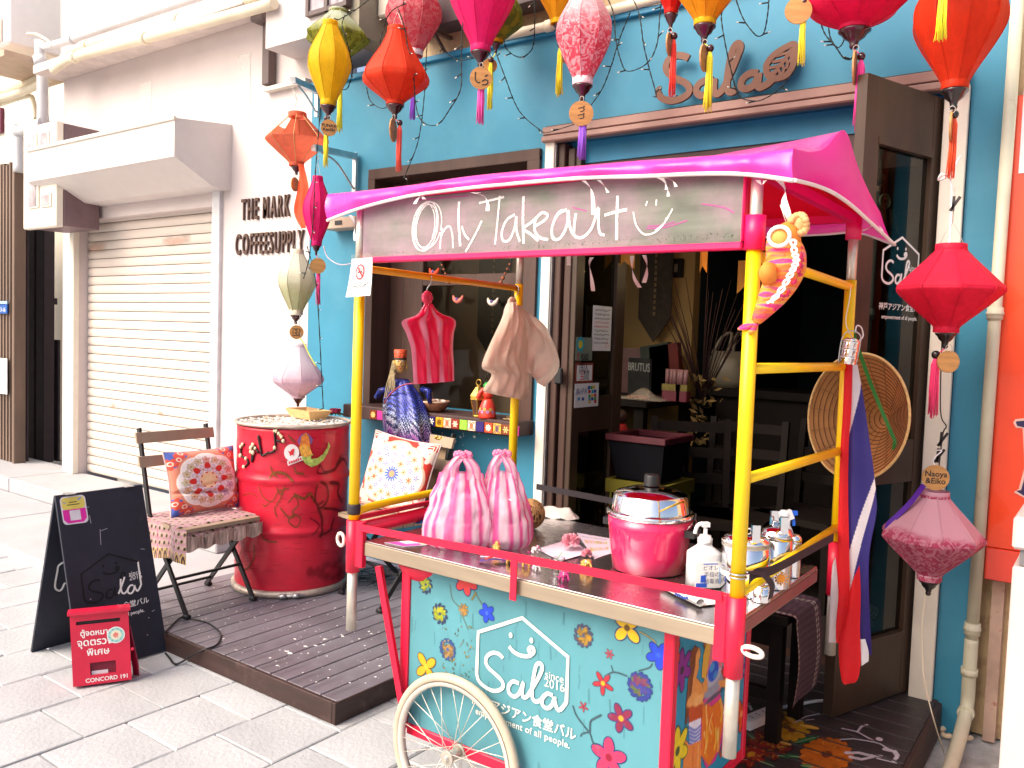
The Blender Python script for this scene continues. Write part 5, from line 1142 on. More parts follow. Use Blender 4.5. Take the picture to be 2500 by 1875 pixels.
# ---- mural on the right side: two painted women at a fire
SP = Paint(170, 180)
def sq(x, y):
    q = ax(1350+x/3.16, 1350+y/3.16, SX); return ((q.y-BY-.023)/(SY1-BY-.023)*170, (BZ1-q.z)/(BZ1-BZ0-.02)*180)
def spoly(pts, c, al=1.0): SP.poly([sq(*p) for p in pts], c, al)
def sell(x, y, rx, ry, c, rot=0, al=1.0, soft=1.5):
    X, Y = sq(x, y); X2, _ = sq(x+rx, y); _, Y2 = sq(x, y+ry); SP.ell(X, Y, abs(X2-X), abs(Y2-Y), c, rot, al, soft)
def sline(pts, w_, c, al=1.0): SP.line([(p.x, p.y) for p in smooth_pts([V((*sq(*q), 0)) for q in pts], 4)], w_, c, al)
spoly([(1180, 1090), (1280, 1060), (1320, 1200), (1310, 1420), (1250, 1600), (1180, 1659), (1120, 1500), (1130, 1200)], '#d8388a'); spoly([(1150, 1150), (1220, 1180), (1290, 1120), (1310, 1300), (1280, 1500), (1200, 1640), (1140, 1560)], '#e8781c')
for k in range(16):
    rr = random.Random(k); x = rr.uniform(1150, 1300); y = rr.uniform(1280, 1580); sline([(x, y), (x+rr.uniform(-20, 20), y-70), (x+rr.uniform(-10, 10), y-150)], rr.uniform(2, 5), rr.choice(['#f2c23a', '#f0a01c', '#e8601c', '#f6d878']), .75)
spoly([(1195, 640), (1290, 620), (1320, 720), (1300, 900), (1290, 1060), (1190, 1080), (1180, 800)], '#e87a86'); spoly([(1180, 700), (1215, 690), (1205, 800), (1175, 980), (1145, 960), (1155, 800)], '#e8b03a'); spoly([(1290, 640), (1330, 700), (1330, 830), (1300, 800)], '#e8a83a'); spoly([(1215, 560), (1270, 560), (1265, 650), (1225, 660)], '#6a3418')
sell(1245, 560, 42, 50, '#3a1c10'); spoly([(1205, 600), (1280, 590), (1290, 650), (1260, 690), (1215, 680)], '#f0c05a')
sell(1235, 1010, 80, 85, '#9a9aa8'); sell(1230, 960, 66, 60, '#b8b8c4'); sell(1235, 910, 40, 76, '#1c5ad0', .15); sell(1225, 880, 18, 34, '#4a9ad8', .2); sell(1250, 940, 16, 26, '#3a8ad0'); sell(1235, 1110, 66, 18, '#5a5a6a')
spoly([(1095, 770), (1120, 800), (1125, 880), (1105, 960), (1150, 1010), (1165, 1090), (1150, 1170), (1060, 1180), (1050, 1080), (1075, 900)], '#ec9a4a'); sell(1102, 800, 34, 62, '#eaa052'); spoly([(1065, 760), (1095, 715), (1120, 740), (1100, 790), (1095, 870), (1080, 960), (1070, 1060), (1030, 1320), (1015, 1330), (1025, 1150), (1045, 950)], '#7a3a14'); sline([(1060, 800), (1050, 950), (1035, 1200)], 2, '#a05a24', .7)
spoly([(1045, 1170), (1150, 1165), (1150, 1290), (1045, 1310)], '#c8501c'); sell(1075, 1130, 42, 44, '#f2a85a'); sell(1120, 1135, 36, 36, '#f4b56a'); spoly([(1045, 1310), (1140, 1270), (1130, 1450), (1050, 1490)], '#e8e4f0')
for k in range(5): sline([(1050, 1345+30*k), (1095, 1365+28*k), (1135, 1330+28*k)], 2.4, '#2a5ac0', .85)
spoly([(1015, 1420), (1050, 1480), (1140, 1440), (1140, 1659), (1000, 1659)], '#ee8a3c'); sline([(1080, 1500), (1075, 1650)], 3, '#d0662a', .6); sline([(1120, 1480), (1115, 1650)], 3, '#f6b46a', .7)
spoly([(1290, 910), (1360, 820), (1370, 980), (1320, 990)], '#c02a1c'); spoly([(1270, 990), (1330, 970), (1350, 1030), (1290, 1040)], '#e89a4a'); spoly([(1150, 1000), (1190, 960), (1190, 1060), (1165, 1080)], '#e89a4a')
for k in range(34):
    rr = random.Random(k+50); sell(rr.uniform(1430, 1475), rr.uniform(770, 960), 9, 12, rr.choice(['#2a4ac0', '#9ab0e8', '#c8c8f0', '#4a5ad0']), 0, .8)
spoly([(1330, 1040), (1420, 1000), (1440, 1200), (1400, 1350), (1310, 1240)], '#e8e0d0'); spoly([(1300, 1420), (1420, 1300), (1410, 1420), (1290, 1520)], '#b02a8a')
for (x, y, rx, n_, c, cc, o, w_) in ((935, 800, 30, 5, '#c8201c', '#f0a0a0', '#5a1020', .6), (995, 905, 42, 6, '#8a1a8a', '#3a2a3a', '#3a1060', .5), (960, 1525, 48, 6, '#ecd01c', '#4a5a2a', '#4a5a1a', .55), (1175, 630, 26, 5, '#a05a3a', '#e0b08a', '#4a2a1a', .5), (1450, 1240, 40, 5, '#d8501c', '#f0a060', '#8a2a10', .5), (1120, 580, 20, 5, '#6a9ad0', '#d0e0f0', None, .5)):
    X, Y = sq(x, y); SP.petals(X, Y, rx*.42, n_, c, w_, .4, cc, o)
SP.mesh(lambda u, v: (SX+.0012, BY+.023+(SY1-BY-.023)*u, BZ1-(BZ1-BZ0-.02)*v), 'mural', M('mural_paint', (.5, .5, .5), .45, var=.15, vs=60, attr='paint', alpha_attr=True), cart, -1)
MB().stroke([(SX+.0014, BY+.03, .36), (SX+.0014, BY+.06, .362)], .01, (1, 0, 0)).build('painted_leaf', M('leaf_green', (.1, .25, .05), .5), cart)
# ---- chalk board with the red board frame
bz0, bz1 = 1.690, 1.835
MB().box(XL+.018, -.695, CF-.006, CF+.006, bz0-.012, bz1+.01).build('chalk_board', M('chalk_board_paint', (.155, .165, .135), .75, var=.28, vs=3, stretch=(1.2, 1, 9), dirt=(.42, .24, .33), dirt_s=2.2, dirt_lo=.42, dirt_hi=.72), cart)
MB().box(XL+.018, XR-.024, CF-.014, CF+.014, 1.662, bz0-.012, bev=.003).box(-.694, XR-.022, CF-.013, CF+.013, bz0-.011, bz1+.02, bev=.003).box(XL+.018, XR, CF-.010, CF+.012, bz1+.011, bz1+.032).build('board_frame', m_mag, cart)
def cb(x, y): q = ay(880+x/2.28, 480+y/2.28, CF-.0065); return q
m_chalk = M('chalk', (.76, .72, .70), .95, var=.2, vs=60, attr=None)
def chalk_mat():
    if 'chalk_stroke' in _mats: return _mats['chalk_stroke']
    m = M('chalk_stroke', (.78, .74, .72), .95, var=.05); t = m.node_tree; out = [n for n in t.nodes if n.type == 'OUTPUT_MATERIAL'][0]; sh = out.inputs[0].links[0].from_socket
    tp = nd(t, 'ShaderNodeBsdfTransparent'); mx = nd(t, 'ShaderNodeMixShader'); t.links.new(ramp(t, noise(t, 330, detail=2, stretch=(1, 1, .45)), [(.30, 0.25), (.47, 1)]), mx.inputs[0])
    t.links.new(tp.outputs[0], mx.inputs[1]); t.links.new(sh, mx.inputs[2]); t.links.new(mx.outputs[0], out.inputs[0]); return m
def chalk(paths, w_):
    b = MB()
    for pts in paths: b.stroke(smooth_pts([cb(*p) for p in pts], 5), w_*.86, (0, -1, 0), .0004)
    b.build('chalk_letter', chalk_mat(), cart)
def loop(cx, cy, rx, ry, a0, a1, tilt=0, n=18): return [(cx+math.cos(a0+(a1-a0)*k/n)*rx+math.sin(a0+(a1-a0)*k/n)*ry*-tilt, cy+math.sin(a0+(a1-a0)*k/n)*ry) for k in range(n+1)]
chalk([loop(365, 165, 66, 138, 0, 6.3, .12), loop(378, 160, 74, 130, .3, 6.5, .12), loop(352, 168, 62, 132, .6, 6.8, .1), loop(368, 163, 56, 120, 1, 7, .14)], .0042)
chalk([[(458, 175), (448, 230), (443, 292)], [(447, 225), (475, 175), (498, 168), (512, 210), (516, 287)]], .0062)
chalk([[(550, 28), (546, 120), (556, 276)]], .0092); chalk([[(565, 165), (580, 210), (605, 240)], [(676, 135), (640, 210), (585, 308)]], .0072)
chalk([[(660, 36), (720, 22), (800, 2)], [(776, -4), (764, 130), (750, 266)]], .0070); chalk([[(860, 100), (815, 130), (788, 195), (795, 245), (830, 240), (860, 170), (868, 110), (870, 190), (888, 250)]], .0078)
chalk([[(908, -2), (905, 120), (908, 262)], [(1005, 92), (950, 145), (908, 178), (950, 210), (990, 246)]], .0085); chalk([[(968, 168), (1030, 128), (1040, 100), (1010, 90), (975, 130), (972, 190), (1000, 228), (1045, 240)]], .0085)
chalk([[(1150, 72), (1100, 100), (1068, 170), (1072, 232), (1110, 232), (1150, 160), (1158, 80), (1165, 160), (1185, 215)]], .0085); chalk([loop(1112, 155, 42, 82, 0, 6.3, .2)], .0040)
chalk([[(1200, 92), (1190, 170), (1195, 220), (1240, 225), (1290, 170), (1325, 62), (1325, 150), (1335, 205), (1360, 214)]], .0085); chalk([[(1432, -5), (1428, 110), (1426, 242)], [(1358, 104), (1420, 86), (1485, 72)]], .0090)
chalk([[(1597, 25), (1588, 52)], [(1648, 16), (1646, 50)]], .0044); chalk([[(1520, 84), (1532, 150), (1560, 195), (1595, 212), (1650, 192), (1700, 135), (1738, 68)], [(1640, 190), (1690, 150), (1705, 115)]], .0048)
rr = random.Random(9)
for pts in ([(1600, 165), (1680, 160), (1750, 140)], [(1590, 178), (1700, 170), (1820, 132)], [(1180, 60), (1260, 80)], [(300, 20), (600, -5)], [(1900, 40), (2020, 60), (2080, 90)]): MB().stroke(smooth_pts([cb(*p) for p in pts], 5), .004, (0, -1, 0), .0002).build('chalk_smear', M('pink_chalk', (.55, .12, .36), .95, alpha=.55), cart)
b = MB()
for _ in range(300):
    x = rr.uniform(20, 2120); y = 330-x*.055+rr.gauss(-4, 9) ; 
    if y > 340-x*.05: continue
    q = cb(x, y); r = rr.uniform(.0006, .0016); b.add([q+V((-r, -.0004, -r)), q+V((r, -.0004, -r)), q+V((r*.4, -.0004, r))], [(0, 1, 2)])
o = b.build('board_grime', M('green_grime', (.08, .11, .05), .9), cart); o['kind'] = 'stuff'
# ---- canopy
m_can = M('magenta_vinyl', (.86, .05, .46), .27, var=.05, vs=3, bump=.10, bs=7, sheen=.1, transl=.28, coat=.35)
m_hem = M('white_hem_tape', (.82, .76, .74), .8, var=.06, bump=.3, bs=120)
YF = CF-.035
hemF = [ay(800, 538, YF), ay(880, 508, YF), ay(1000, 478, YF), ay(1130, 460, YF), ay(1260, 447, YF), ay(1420, 434, YF), ay(1560, 430, YF), ay(1700, 424, YF), ay(1820, 425, YF), ay(1937, 440, YF)]
topF = [ay(800, 474, YF+.01), ay(880, 466, YF+.01), ay(1000, 452, YF+.01), ay(1130, 432, YF+.01), ay(1260, 418, YF+.01), ay(1420, 404, YF+.01), ay(1560, 392, YF+.01), ay(1700, 382, YF+.01), ay(1820, 374, YF+.01), ay(1937, 362, YF+.01)]
RY = 2.22
rid = [ay(800, 470, YF+.06)]+[ay(px, py, RY) for px, py in ((905, 432), (1010, 416), (1135, 402), (1265, 390), (1425, 378), (1570, 365), (1715, 352), (1850, 338), (1985, 322), )]
rid[0] = V((hemF[0].x-.0, RY, 1.965)); 
for k in range(10):
    t = k/9; rid[k] = V((hemF[0].x+(hemF[9].x-hemF[0].x)*t, RY, ay(2070-560*(1-t) if False else 2065, 318, RY).z-.07*(1-t)-.012*math.sin(3.1*t)))
ridx = ay(2062, 318, RY); rid[9] = ridx
BYc = 2.76
topB = [V((hemF[k].x, BYc-.01, 1.86+.01*math.sin(k))) for k in range(10)]; hemB = [V((hemF[k].x, BYc, 1.79)) for k in range(10)]
tip = ay(2183, 598, BYc); topB[9] = ay(2150, 520, BYc-.03); hemB[9] = tip
for k in range(1, 9):
    q = ay(1260+(2183-1260)*(k/9), 600, BYc); hemB[k].z = 1.815-.0*k
hemB[8].x = (hemB[9].x+hemB[7].x)/2; topB[8].x = (topB[9].x+topB[7].x)/2
rows = [hemF, topF, rid, topB, hemB]
def spl(row, n=46):
    P_ = smooth_pts(row, 6); return [P_[min(len(P_)-1, int(k*(len(P_)-1)/(n-1)+.5))] for k in range(n)]
R_ = [spl(r) for r in rows]; NN = 46
b = MB(); seg = [(0, 1, 7), (1, 2, 12), (2, 3, 12), (3, 4, 5)]; prof_rows = []
for a_, c_, n_ in seg:
    for j in range(n_ if (a_, c_) != (3, 4) else n_+1):
        t = j/n_; row = []
        for k in range(NN):
            p = R_[a_][k].lerp(R_[c_][k], t); wob = .006*math.sin(k*.9+2*a_)*math.sin(math.pi*t)+.004*math.sin(k*2.3+a_)*math.sin(math.pi*t)
            if (a_, c_) == (0, 1): p = p+V((0, -.012*math.sin(math.pi*t)+wob, 0))
            elif (a_, c_) == (1, 2): p = p+V((0, 0, -.018*math.sin(math.pi*t)+wob))
            else: p = p+V((0, 0, -.014*math.sin(math.pi*t)+wob))
            row.append(p)
        prof_rows.append(row)
nr_ = len(prof_rows); b.add([p for r in prof_rows for p in r], [(j*NN+i, j*NN+i+1, (j+1)*NN+i+1, (j+1)*NN+i) for j in range(nr_-1) for i in range(NN-1)], 0, True)
can = b.build('canopy', m_can, cart)
# the end panel hangs out to the right below the gable
A_, B_, C_ = topF[9], ridx, topB[9]
lo = [hemF[9], ay(1985, 452, 1.92), ay(2030, 470, 2.05), ay(2075, 500, 2.2), ay(2120, 540, 2.42), ay(2155, 572, 2.6), tip]
hi = [prof_rows[j][-1] for j in (7, 10, 14, 19, 23, 27, 31)]
b = MB(); LO, HI = smooth_pts(lo, 5), smooth_pts(hi, 5); n_ = len(LO)
b.grid(n_, 9, lambda u, v: HI[int(round(u*(n_-1)))].lerp(LO[int(round(u*(n_-1)))], v)+V((.012*math.sin(math.pi*v)*math.sin(5*u), -.006*math.sin(math.pi*v), 0)))
b.build('end_panel', M('magenta_end', (.84, .02, .36), .5, var=.05, vs=3, bump=.1, bs=7, spec=.25, transl=.15), can)
tape = MB(); HF = R_[0]
tape.tube([p+V((0, -.002, -.001)) for p in smooth_pts(hemF, 6)], .0048, 6).tube([p+V((.002, -.001, 0)) for p in LO], .0048, 6).tube([p for p in smooth_pts(hemB[2:], 6)], .0045, 6).build('hem_tape', m_hem, can)
# lining seen from below and the frame beneath it
MB().grid(2, 10, lambda u, v: V((-1.86+u*1.17, YF+.06+v*(BYc-YF-.10), 1.845+.055*math.sin(math.pi*v)))).build('lining', M('red_lining', (.75, .006, .035), .5, var=.05, transl=.45), can)
MB().grid(8, 8, lambda u, v: V((-.70+u*.05, YF+.08+v*(BYc-YF-.2), 1.846+.055*math.sin(math.pi*v)+.0*u))).build('lining', M('red_lining'), can)
for y in (CF+.03, CB): MB().box(-1.88, -.66, y-.012, y+.012, 1.826, 1.848).build('canopy_frame', m_mag, cart)
for x in (XR, XL+.02): MB().box(x-.012, x+.012, CF+.043, CB-.013, 1.822, 1.846).build('canopy_frame', m_mag, cart)
# tie ribbons
m_rib = M('white_ribbon', (.80, .74, .72), .8, var=.06)
def ribbon(pts, y, w_=.011):
    P_ = smooth_pts([ay(px, py, y+.012*math.sin(i*1.7)) for i, (px, py) in enumerate(pts)], 5); b = MB(); n_ = len(P_)
    b.add([p+V((s*w_/2*math.cos(.5+k*.22), s*w_/2*math.sin(.5+k*.22)*.6, 0)) for k, p in enumerate(P_) for s in (-1, 1)], [(2*k, 2*k+1, 2*k+3, 2*k+2) for k in range(n_-1)], 0, True)
    return b.build('tie_ribbon', m_rib, can)
z3 = lambda x, y: (1300+x/2.766, y/2.766)
for pts in ([z3(345, 1220), z3(385, 1260), z3(405, 1320), z3(412, 1450)], [z3(445, 1215), z3(480, 1250), z3(510, 1300)], [z3(840, 1195), z3(890, 1230), z3(905, 1280)], [z3(880, 1200), z3(940, 1215), z3(970, 1260)], [z3(870, 1200), z3(905, 1250), z3(918, 1325)],
            [(1152, 470), (1180, 478), (1190, 495), (1190, 515)], [(1035, 486), (1030, 478), (1020, 485), (1012, 498)], [(1160, 472), (1172, 470)], [(1850, 440), (1860, 452), (1868, 440)]): ribbon(pts, CF-.04)
ribbon([z3(1665, 1215), z3(1705, 1280), z3(1700, 1360), z3(1725, 1450), z3(1755, 1550)], CF-.015, .016); ribbon([(855, 525), (866, 545), (865, 570), (868, 588)], CF-.04, .012)
z8 = lambda x, y: (1300+x/2.552, 550+y/2.552)
for pts in ([z8(225, 190), z8(225, 250)], [z8(370, 200), z8(355, 240), z8(368, 330), z8(378, 410)], [z8(620, 190), z8(620, 260), z8(635, 330), z8(668, 388)], [z8(695, 185), z8(712, 240), z8(710, 300), z8(695, 358)]): ribbon(pts, CB-.02, .016)
ribbon([(2098, 565), (2120, 558), (2135, 550), (2150, 565)], CB+.05, .02)
# black straps tied round the side rails
m_strap = M('black_strap', (.030, .022, .028), .7)
b = MB(); b.lathe((XL, CF, .886), [(.019, 0), (.0205, .006), (.0205, .026), (.019, .032)], 14)
b.build('strap', m_strap, cart)
a, c = ay(1310, 1188, CB), ay(1500, 1225, CB); MB().bar(a, V((XR, CB-.0, ay(1990, 1330, CB).z+.05)) if False else ay(1700, 1262, CB), .004, .022).build('strap', m_strap, cart)
P_ = smooth_pts([ax(1828, 1425, XR+.016), ax(1845, 1408, XR+.016), ax(1885, 1400, XR+.018), ax(1960, 1360, XR+.016), ax(2035, 1318, XR+.014)], 5); b = MB()
b.add([p+V((0, 0, s)) for p in P_ for s in (-.004, .020)], [(2*k, 2*k+1, 2*k+3, 2*k+2) for k in range(len(P_)-1)], 0, True)
P2 = smooth_pts([ax(1828, 1398, XR+.018), ax(1862, 1402, XR+.03), ax(1885, 1430, XR+.035), ax(1880, 1462, XR+.034)], 5)
b.add([p+V((0, s, 0)) for p in P2 for s in (-.018, .018)], [(2*k, 2*k+1, 2*k+3, 2*k+2) for k in range(len(P2)-1)], 0, True); b.build('strap', m_strap, cart)
c = V((XR, CF, ay(1808, 1405, CF).z)); MB().tube([c+V((math.cos(a)*.0185, math.sin(a)*.0185, .004)) for a in np.linspace(0, 6.28, 14, endpoint=False)], .002, 5, closed=True).tube([c+V((math.cos(a)*.0185, math.sin(a)*.0185, -.004)) for a in np.linspace(0, 6.28, 14, endpoint=False)], .002, 5, closed=True).build('wire_tie', m_steel, cart)
# ================================================================ things standing on the cart
def on_table(px, py): q = az(px, py, TZ_); q.z = TZ_+.001; return q
# pink striped carrier bags: a full body gathered up to two tied handles
def stripe_mat(name, c1, c2, scale, transl, axis=0, rough=.3, alpha=1.0):
    m = M(name, c1, rough, transl=transl, var=.0, alpha=alpha); t = m.node_tree
    p = [n for n in t.nodes if n.type == 'BSDF_PRINCIPLED'][0]
    at = nd(t, 'ShaderNodeAttribute', attribute_name='paint'); n_ = noise(t, 14, detail=3)
    sep = nd(t, 'ShaderNodeSeparateColor'); t.links.new(at.outputs['Color'], sep.inputs[0])
    c = mixc(t, sep.outputs[0], col(c1), col(c2)); c = mixc(t, 1.0, c, ramp(t, n_, [(.25, .86), (.75, 1.0)]), 'MULTIPLY')
    t.links.new(c, p.inputs['Base Color'])
    for n in t.nodes:
        if n.type == 'BSDF_TRANSLUCENT': t.links.new(c, n.inputs[0])
    b = nd(t, 'ShaderNodeBump'); b.inputs['Strength'].default_value = .5; b.inputs['Distance'].default_value = .02; t.links.new(noise(t, 26, detail=5, stretch=(1, 1, .35)), b.inputs['Height']); t.links.new(b.outputs[0], p.inputs['Normal'])
    return m
m_pbag = stripe_mat('pink_striped_film', '#ff62b0', '#ffdcec', 1, .34, alpha=.72, rough=.16); m_pbag.node_tree
def carrier(label, base, w_, h_, dep, lean_, seed):
    from mathutils import noise as mn
    t = thing('carrier_bag', label, 'bag', base, 'pink striped bags on the cart'); U = RIGHT; D = VIEW; Z = V((0, 0, 1)); n = 84; hb = h_*.80
    stripe = lambda a: ((1.0 if math.sin(a*16+seed) > -.1 else 0.0),)*3+(1,)
    def pt(a, z):       # a: angle round the bag, z: height
        f = z/h_; s = float(np.interp(f, [0, .03, .09, .30, .55, .80, 1], [.78, .92, 1, .98, .78, .52, .2])); dd = float(np.interp(f, [0, .1, .4, .8], [.86, 1, .8, .22]))
        cx = abs(math.cos(a))**.8*math.copysign(1, math.cos(a)); sy = abs(math.sin(a))**.8*math.copysign(1, math.sin(a))
        p = base+U*(cx*w_/2*s+lean_*z)+D*(sy*dep/2*dd)+Z*z
        q = V((a*2.2+seed*9, z*9, seed)); cr = abs(mn.noise(q))-.25+.5*(abs(mn.noise(q*2.3))-.25)+.25*mn.noise(q*5)
        fl = math.sin(a*9+seed+3*f)*.4*f
        o = (U*cx+D*sy*.8)
        return p+o*(w_*.085*(cr+fl)*min(1, .35+f*1.5))
    b = MB(); rows = 36; b.v = []; b.c = []
    for j in range(rows):
        for k in range(n):
            a = 2*math.pi*k/n; b.v.append(tuple(pt(a, hb*j/(rows-1)))); b.c.append(stripe(a))
    b.f = [(j*n+k, j*n+(k+1) % n, (j+1)*n+(k+1) % n, (j+1)*n+k) for j in range(rows-1) for k in range(n)]+[tuple(range(n))[::-1]]; b.m = [0]*len(b.f); b.sm = [True]*len(b.f); b.build('sack', m_pbag, t)
    top = base+U*(lean_*h_)+Z*h_
    for s0, s1, fr in ((-.27, -.06, 1), (.05, .26, 1), (-.24, -.04, -1), (.06, .25, -1)):      # two straps in front, two behind, gathered at the knot
        b = MB(); m_ = 12; nu = 7; b.c = []
        for j in range(m_+1):
            f = j/m_
            for i in range(nu):
                u = i/(nu-1); x0 = w_*(s0+(s1-s0)*u)*1.0; A_ = base+U*(lean_*hb+x0)+Z*(hb-.02)-D*fr*dep*.10; B_ = top+U*(.004*(u-.5)*8)*1+U*.0-D*fr*.006
                p = A_.lerp(B_, f)+U*((s0+s1)*w_*.20*math.sin(math.pi*f))-D*(fr*.010*math.sin(math.pi*f)+.005*math.sin(u*9+f*5)); b.v.append(tuple(p)); b.c.append(((1.0 if (i % 3) else 0.0),)*3+(1,))
        b.f = [(j*nu+i, j*nu+i+1, (j+1)*nu+i+1, (j+1)*nu+i) for j in range(m_) for i in range(nu-1)]; b.m = [0]*len(b.f); b.sm = [True]*len(b.f); b.build('handle', m_pbag, t)
    b = MB()
    for k in range(5): b.ball(top+U*(.010*(k-2))+Z*(.003*(k % 2)-.002)-D*.004*(k % 3), .0115, 10, 7, sc=(1, .8, 1.1))
    b.c = [((i % 7 < 3)*1.0,)*3+(1,) for i in range(len(b.v))]; b.build('knot', m_pbag, t)
    for z, r in ((.004, .34), (.085, .29)): MB().lathe(base+Z*z, [(dep*(r-.06), 0), (dep*r, .06), (dep*r, .066)], 24).build('food_tub', m_paper, t)
q1 = on_table(1117, 1330); q2 = on_table(1232, 1330)
carrier('front left pink and white striped carrier bag on the cart, knotted at the top', q1, mpp(q1)*178, mpp(q1)*222, .17, .03, 1)
carrier('rear right pink and white striped carrier bag on the cart, beside the wicker ball', q2, mpp(q2)*140, mpp(q2)*224, .16, -.06, 2)
# rice cooker
q = on_table(1582, 1388); mp = mpp(q); r_ = 104*mp
t = thing('rice_cooker', 'hot pink rice cooker with a steel lid and black knob on the cart', 'rice cooker', q)
m_pk = M('hot_pink_enamel', (.76, .018, .11), .16, var=.03, coat=.6)
HB = 130*mp
MB().lathe(q, [(r_*.80, 0), (r_*.84, .004), (r_*.90, HB*.35), (r_*.965, HB*.8), (r_*.985, HB)], 48).build('body', m_pk, t)
MB().lathe(q+V((0, 0, HB+.0005)), [(r_*.985, 0), (r_*1.02, .004), (r_*1.02, .013), (r_*.97, .018), (r_*.93, .012)], 48, cap=False).build('rim', m_chrome, t)
MB().lathe(q+V((0, 0, HB+.012)), [(r_*.93, 0), (r_*.915, 6*mp), (r_*.86, 40*mp), (r_*.80, 47*mp), (r_*.5, 57*mp), (r_*.2, 62*mp), (0, 63*mp)], 48).build('lid', m_chrome, t)
MB().lathe(q+V((0, 0, HB+.012+64*mp)), [(.023, 0), (.022, .004), (.0215, .026), (.0195, .031), (0, .032)], 24).build('knob', m_black, t)
MB().lathe(q+V((0, 0, HB+.012+62.5*mp)), [(.013, 0), (.013, .002)], 16).build('knob_washer', m_redink, t)
ha = ax(1665, 1303, q.x) if False else None
hd = (RIGHT*.82-VIEW*.57).normalized(); hs = V((-hd.y, hd.x, 0)); hc = q+hd*(r_*.98)+V((0, 0, HB*.80))
MB().obox(hc+hd*.010, hd*.014, hs*.024, V((0, 0, .010))).build('handle', m_black, t); MB().cyl(hc+hd*.024-hs*.0, hc+hd*.0255, .004, 10).build('screw', m_chrome, t)
MB().tube([hc+hs*-.022+V((0, 0, .008)), hc+hd*.012+hs*-.012+V((0, 0, .030)), hc+hd*.014+hs*.006+V((0, 0, .012)), hc+hd*.012+hs*.018+V((0, 0, .032)), hc+hs*.024+V((0, 0, .03))], .0012, 5).build('lid_clip', m_chrome, t)
MB().obox(q-hd*(r_*1.02)+V((0, 0, HB*.80)), hd*.014, hs*.024, V((0, 0, .010))).build('handle', m_black, t)
# sanitiser pump bottle
q = on_table(1716, 1432); mp = mpp(q); hw = 41*mp
t = thing('pump_bottle', 'white hand sanitiser pump bottle with a blue printed label on the cart', 'bottle', q)
U2 = (RIGHT*.98+VIEW*.2).normalized(); N2 = V((U2.y, -U2.x, 0)); Z = V((0, 0, 1))
b = MB(); hb = 86*mp; sec = [(hw, 0), (hw, hb*.95), (hw*.96, hb), (hw*.40, hb+.016), (hw*.36, hb+.022)]
def rring(w_, z, d_=.62): return [q+U2*(w_*(abs(math.cos(a))**.5)*(1 if math.cos(a) > 0 else -1))+N2*(w_*d_*(abs(math.sin(a))**.5)*(1 if math.sin(a) > 0 else -1))+Z*z for a in [2*math.pi*k/24+.001 for k in range(24)]]
rs = [rring(w_, z, .62 if w_ > hw*.5 else 1) for w_, z in sec]; b.add([p for r in rs for p in r], [(j*24+k, j*24+(k+1) % 24, (j+1)*24+(k+1) % 24, (j+1)*24+k) for j in range(4) for k in range(24)], 0, True)
b.f += [tuple(range(24))[::-1], tuple(range(96, 120))]; b.m += [0, 0]; b.sm += [False, False]; b.build('body', M('milky_plastic', (.80, .80, .82), .4, var=.03), t)
top = q+Z*(hb+.022)
MB().lathe(top, [(hw*.44, 0), (hw*.44, .014), (hw*.36, .016), (hw*.34, .022), (hw*.12, .023), (hw*.12, .044)], 20).build('collar', m_white_pl, t)
b = MB(); hp = top+Z*.044; b.obox(hp+Z*.006-U2*.001, U2*.010, N2*.008, Z*.006); b.tube(smooth_pts([hp+Z*.008-U2*.006, hp+Z*.008-U2*.016, hp+Z*.000-U2*.025, hp+Z*-.018-U2*.030], 4), [.0052]*13 if False else .0050, 8); b.build('pump_head', m_white_pl, t)
lb = MB(); c = q+N2*(-hw*.635)+Z*hb*.36; Nf = N2
lb.obox(q+Nf*(hw*.625)+Z*(hb*.40), U2*hw*.80, Nf*.0007, Z*hb*.36); lbo = lb.build('label', m_paper, t)
b = MB(); f0 = q+Nf*(hw*.645)+Z*0
b.obox(f0+Z*hb*.72+U2*hw*.12, U2*hw*.45, Nf*.0003, Z*.0012, 1); b.obox(f0+Z*hb*.12-U2*hw*.4, U2*hw*.34, Nf*.0003, Z*hb*.06, 1); b.obox(f0+Z*hb*.30-U2*hw*.3, U2*hw*.16, Nf*.0003, Z*hb*.10, 1); b.obox(f0+Z*hb*.4+U2*hw*.74, U2*hw*.05, Nf*.0003, Z*hb*.25, 2)
for i, s_ in enumerate(('ビオレu', '手指の', '消毒液')): put_text(b, s_, f0+Z*(hb*(.60-.19*i))+U2*hw*.24, U2, Z, hw*.34, 0)
b.build('label_print', [M('navy_ink', (.03, .04, .12), .6), M('label_blue', (.03, .10, .55), .5), M('label_pale_blue', (.3, .45, .75), .5)], t)
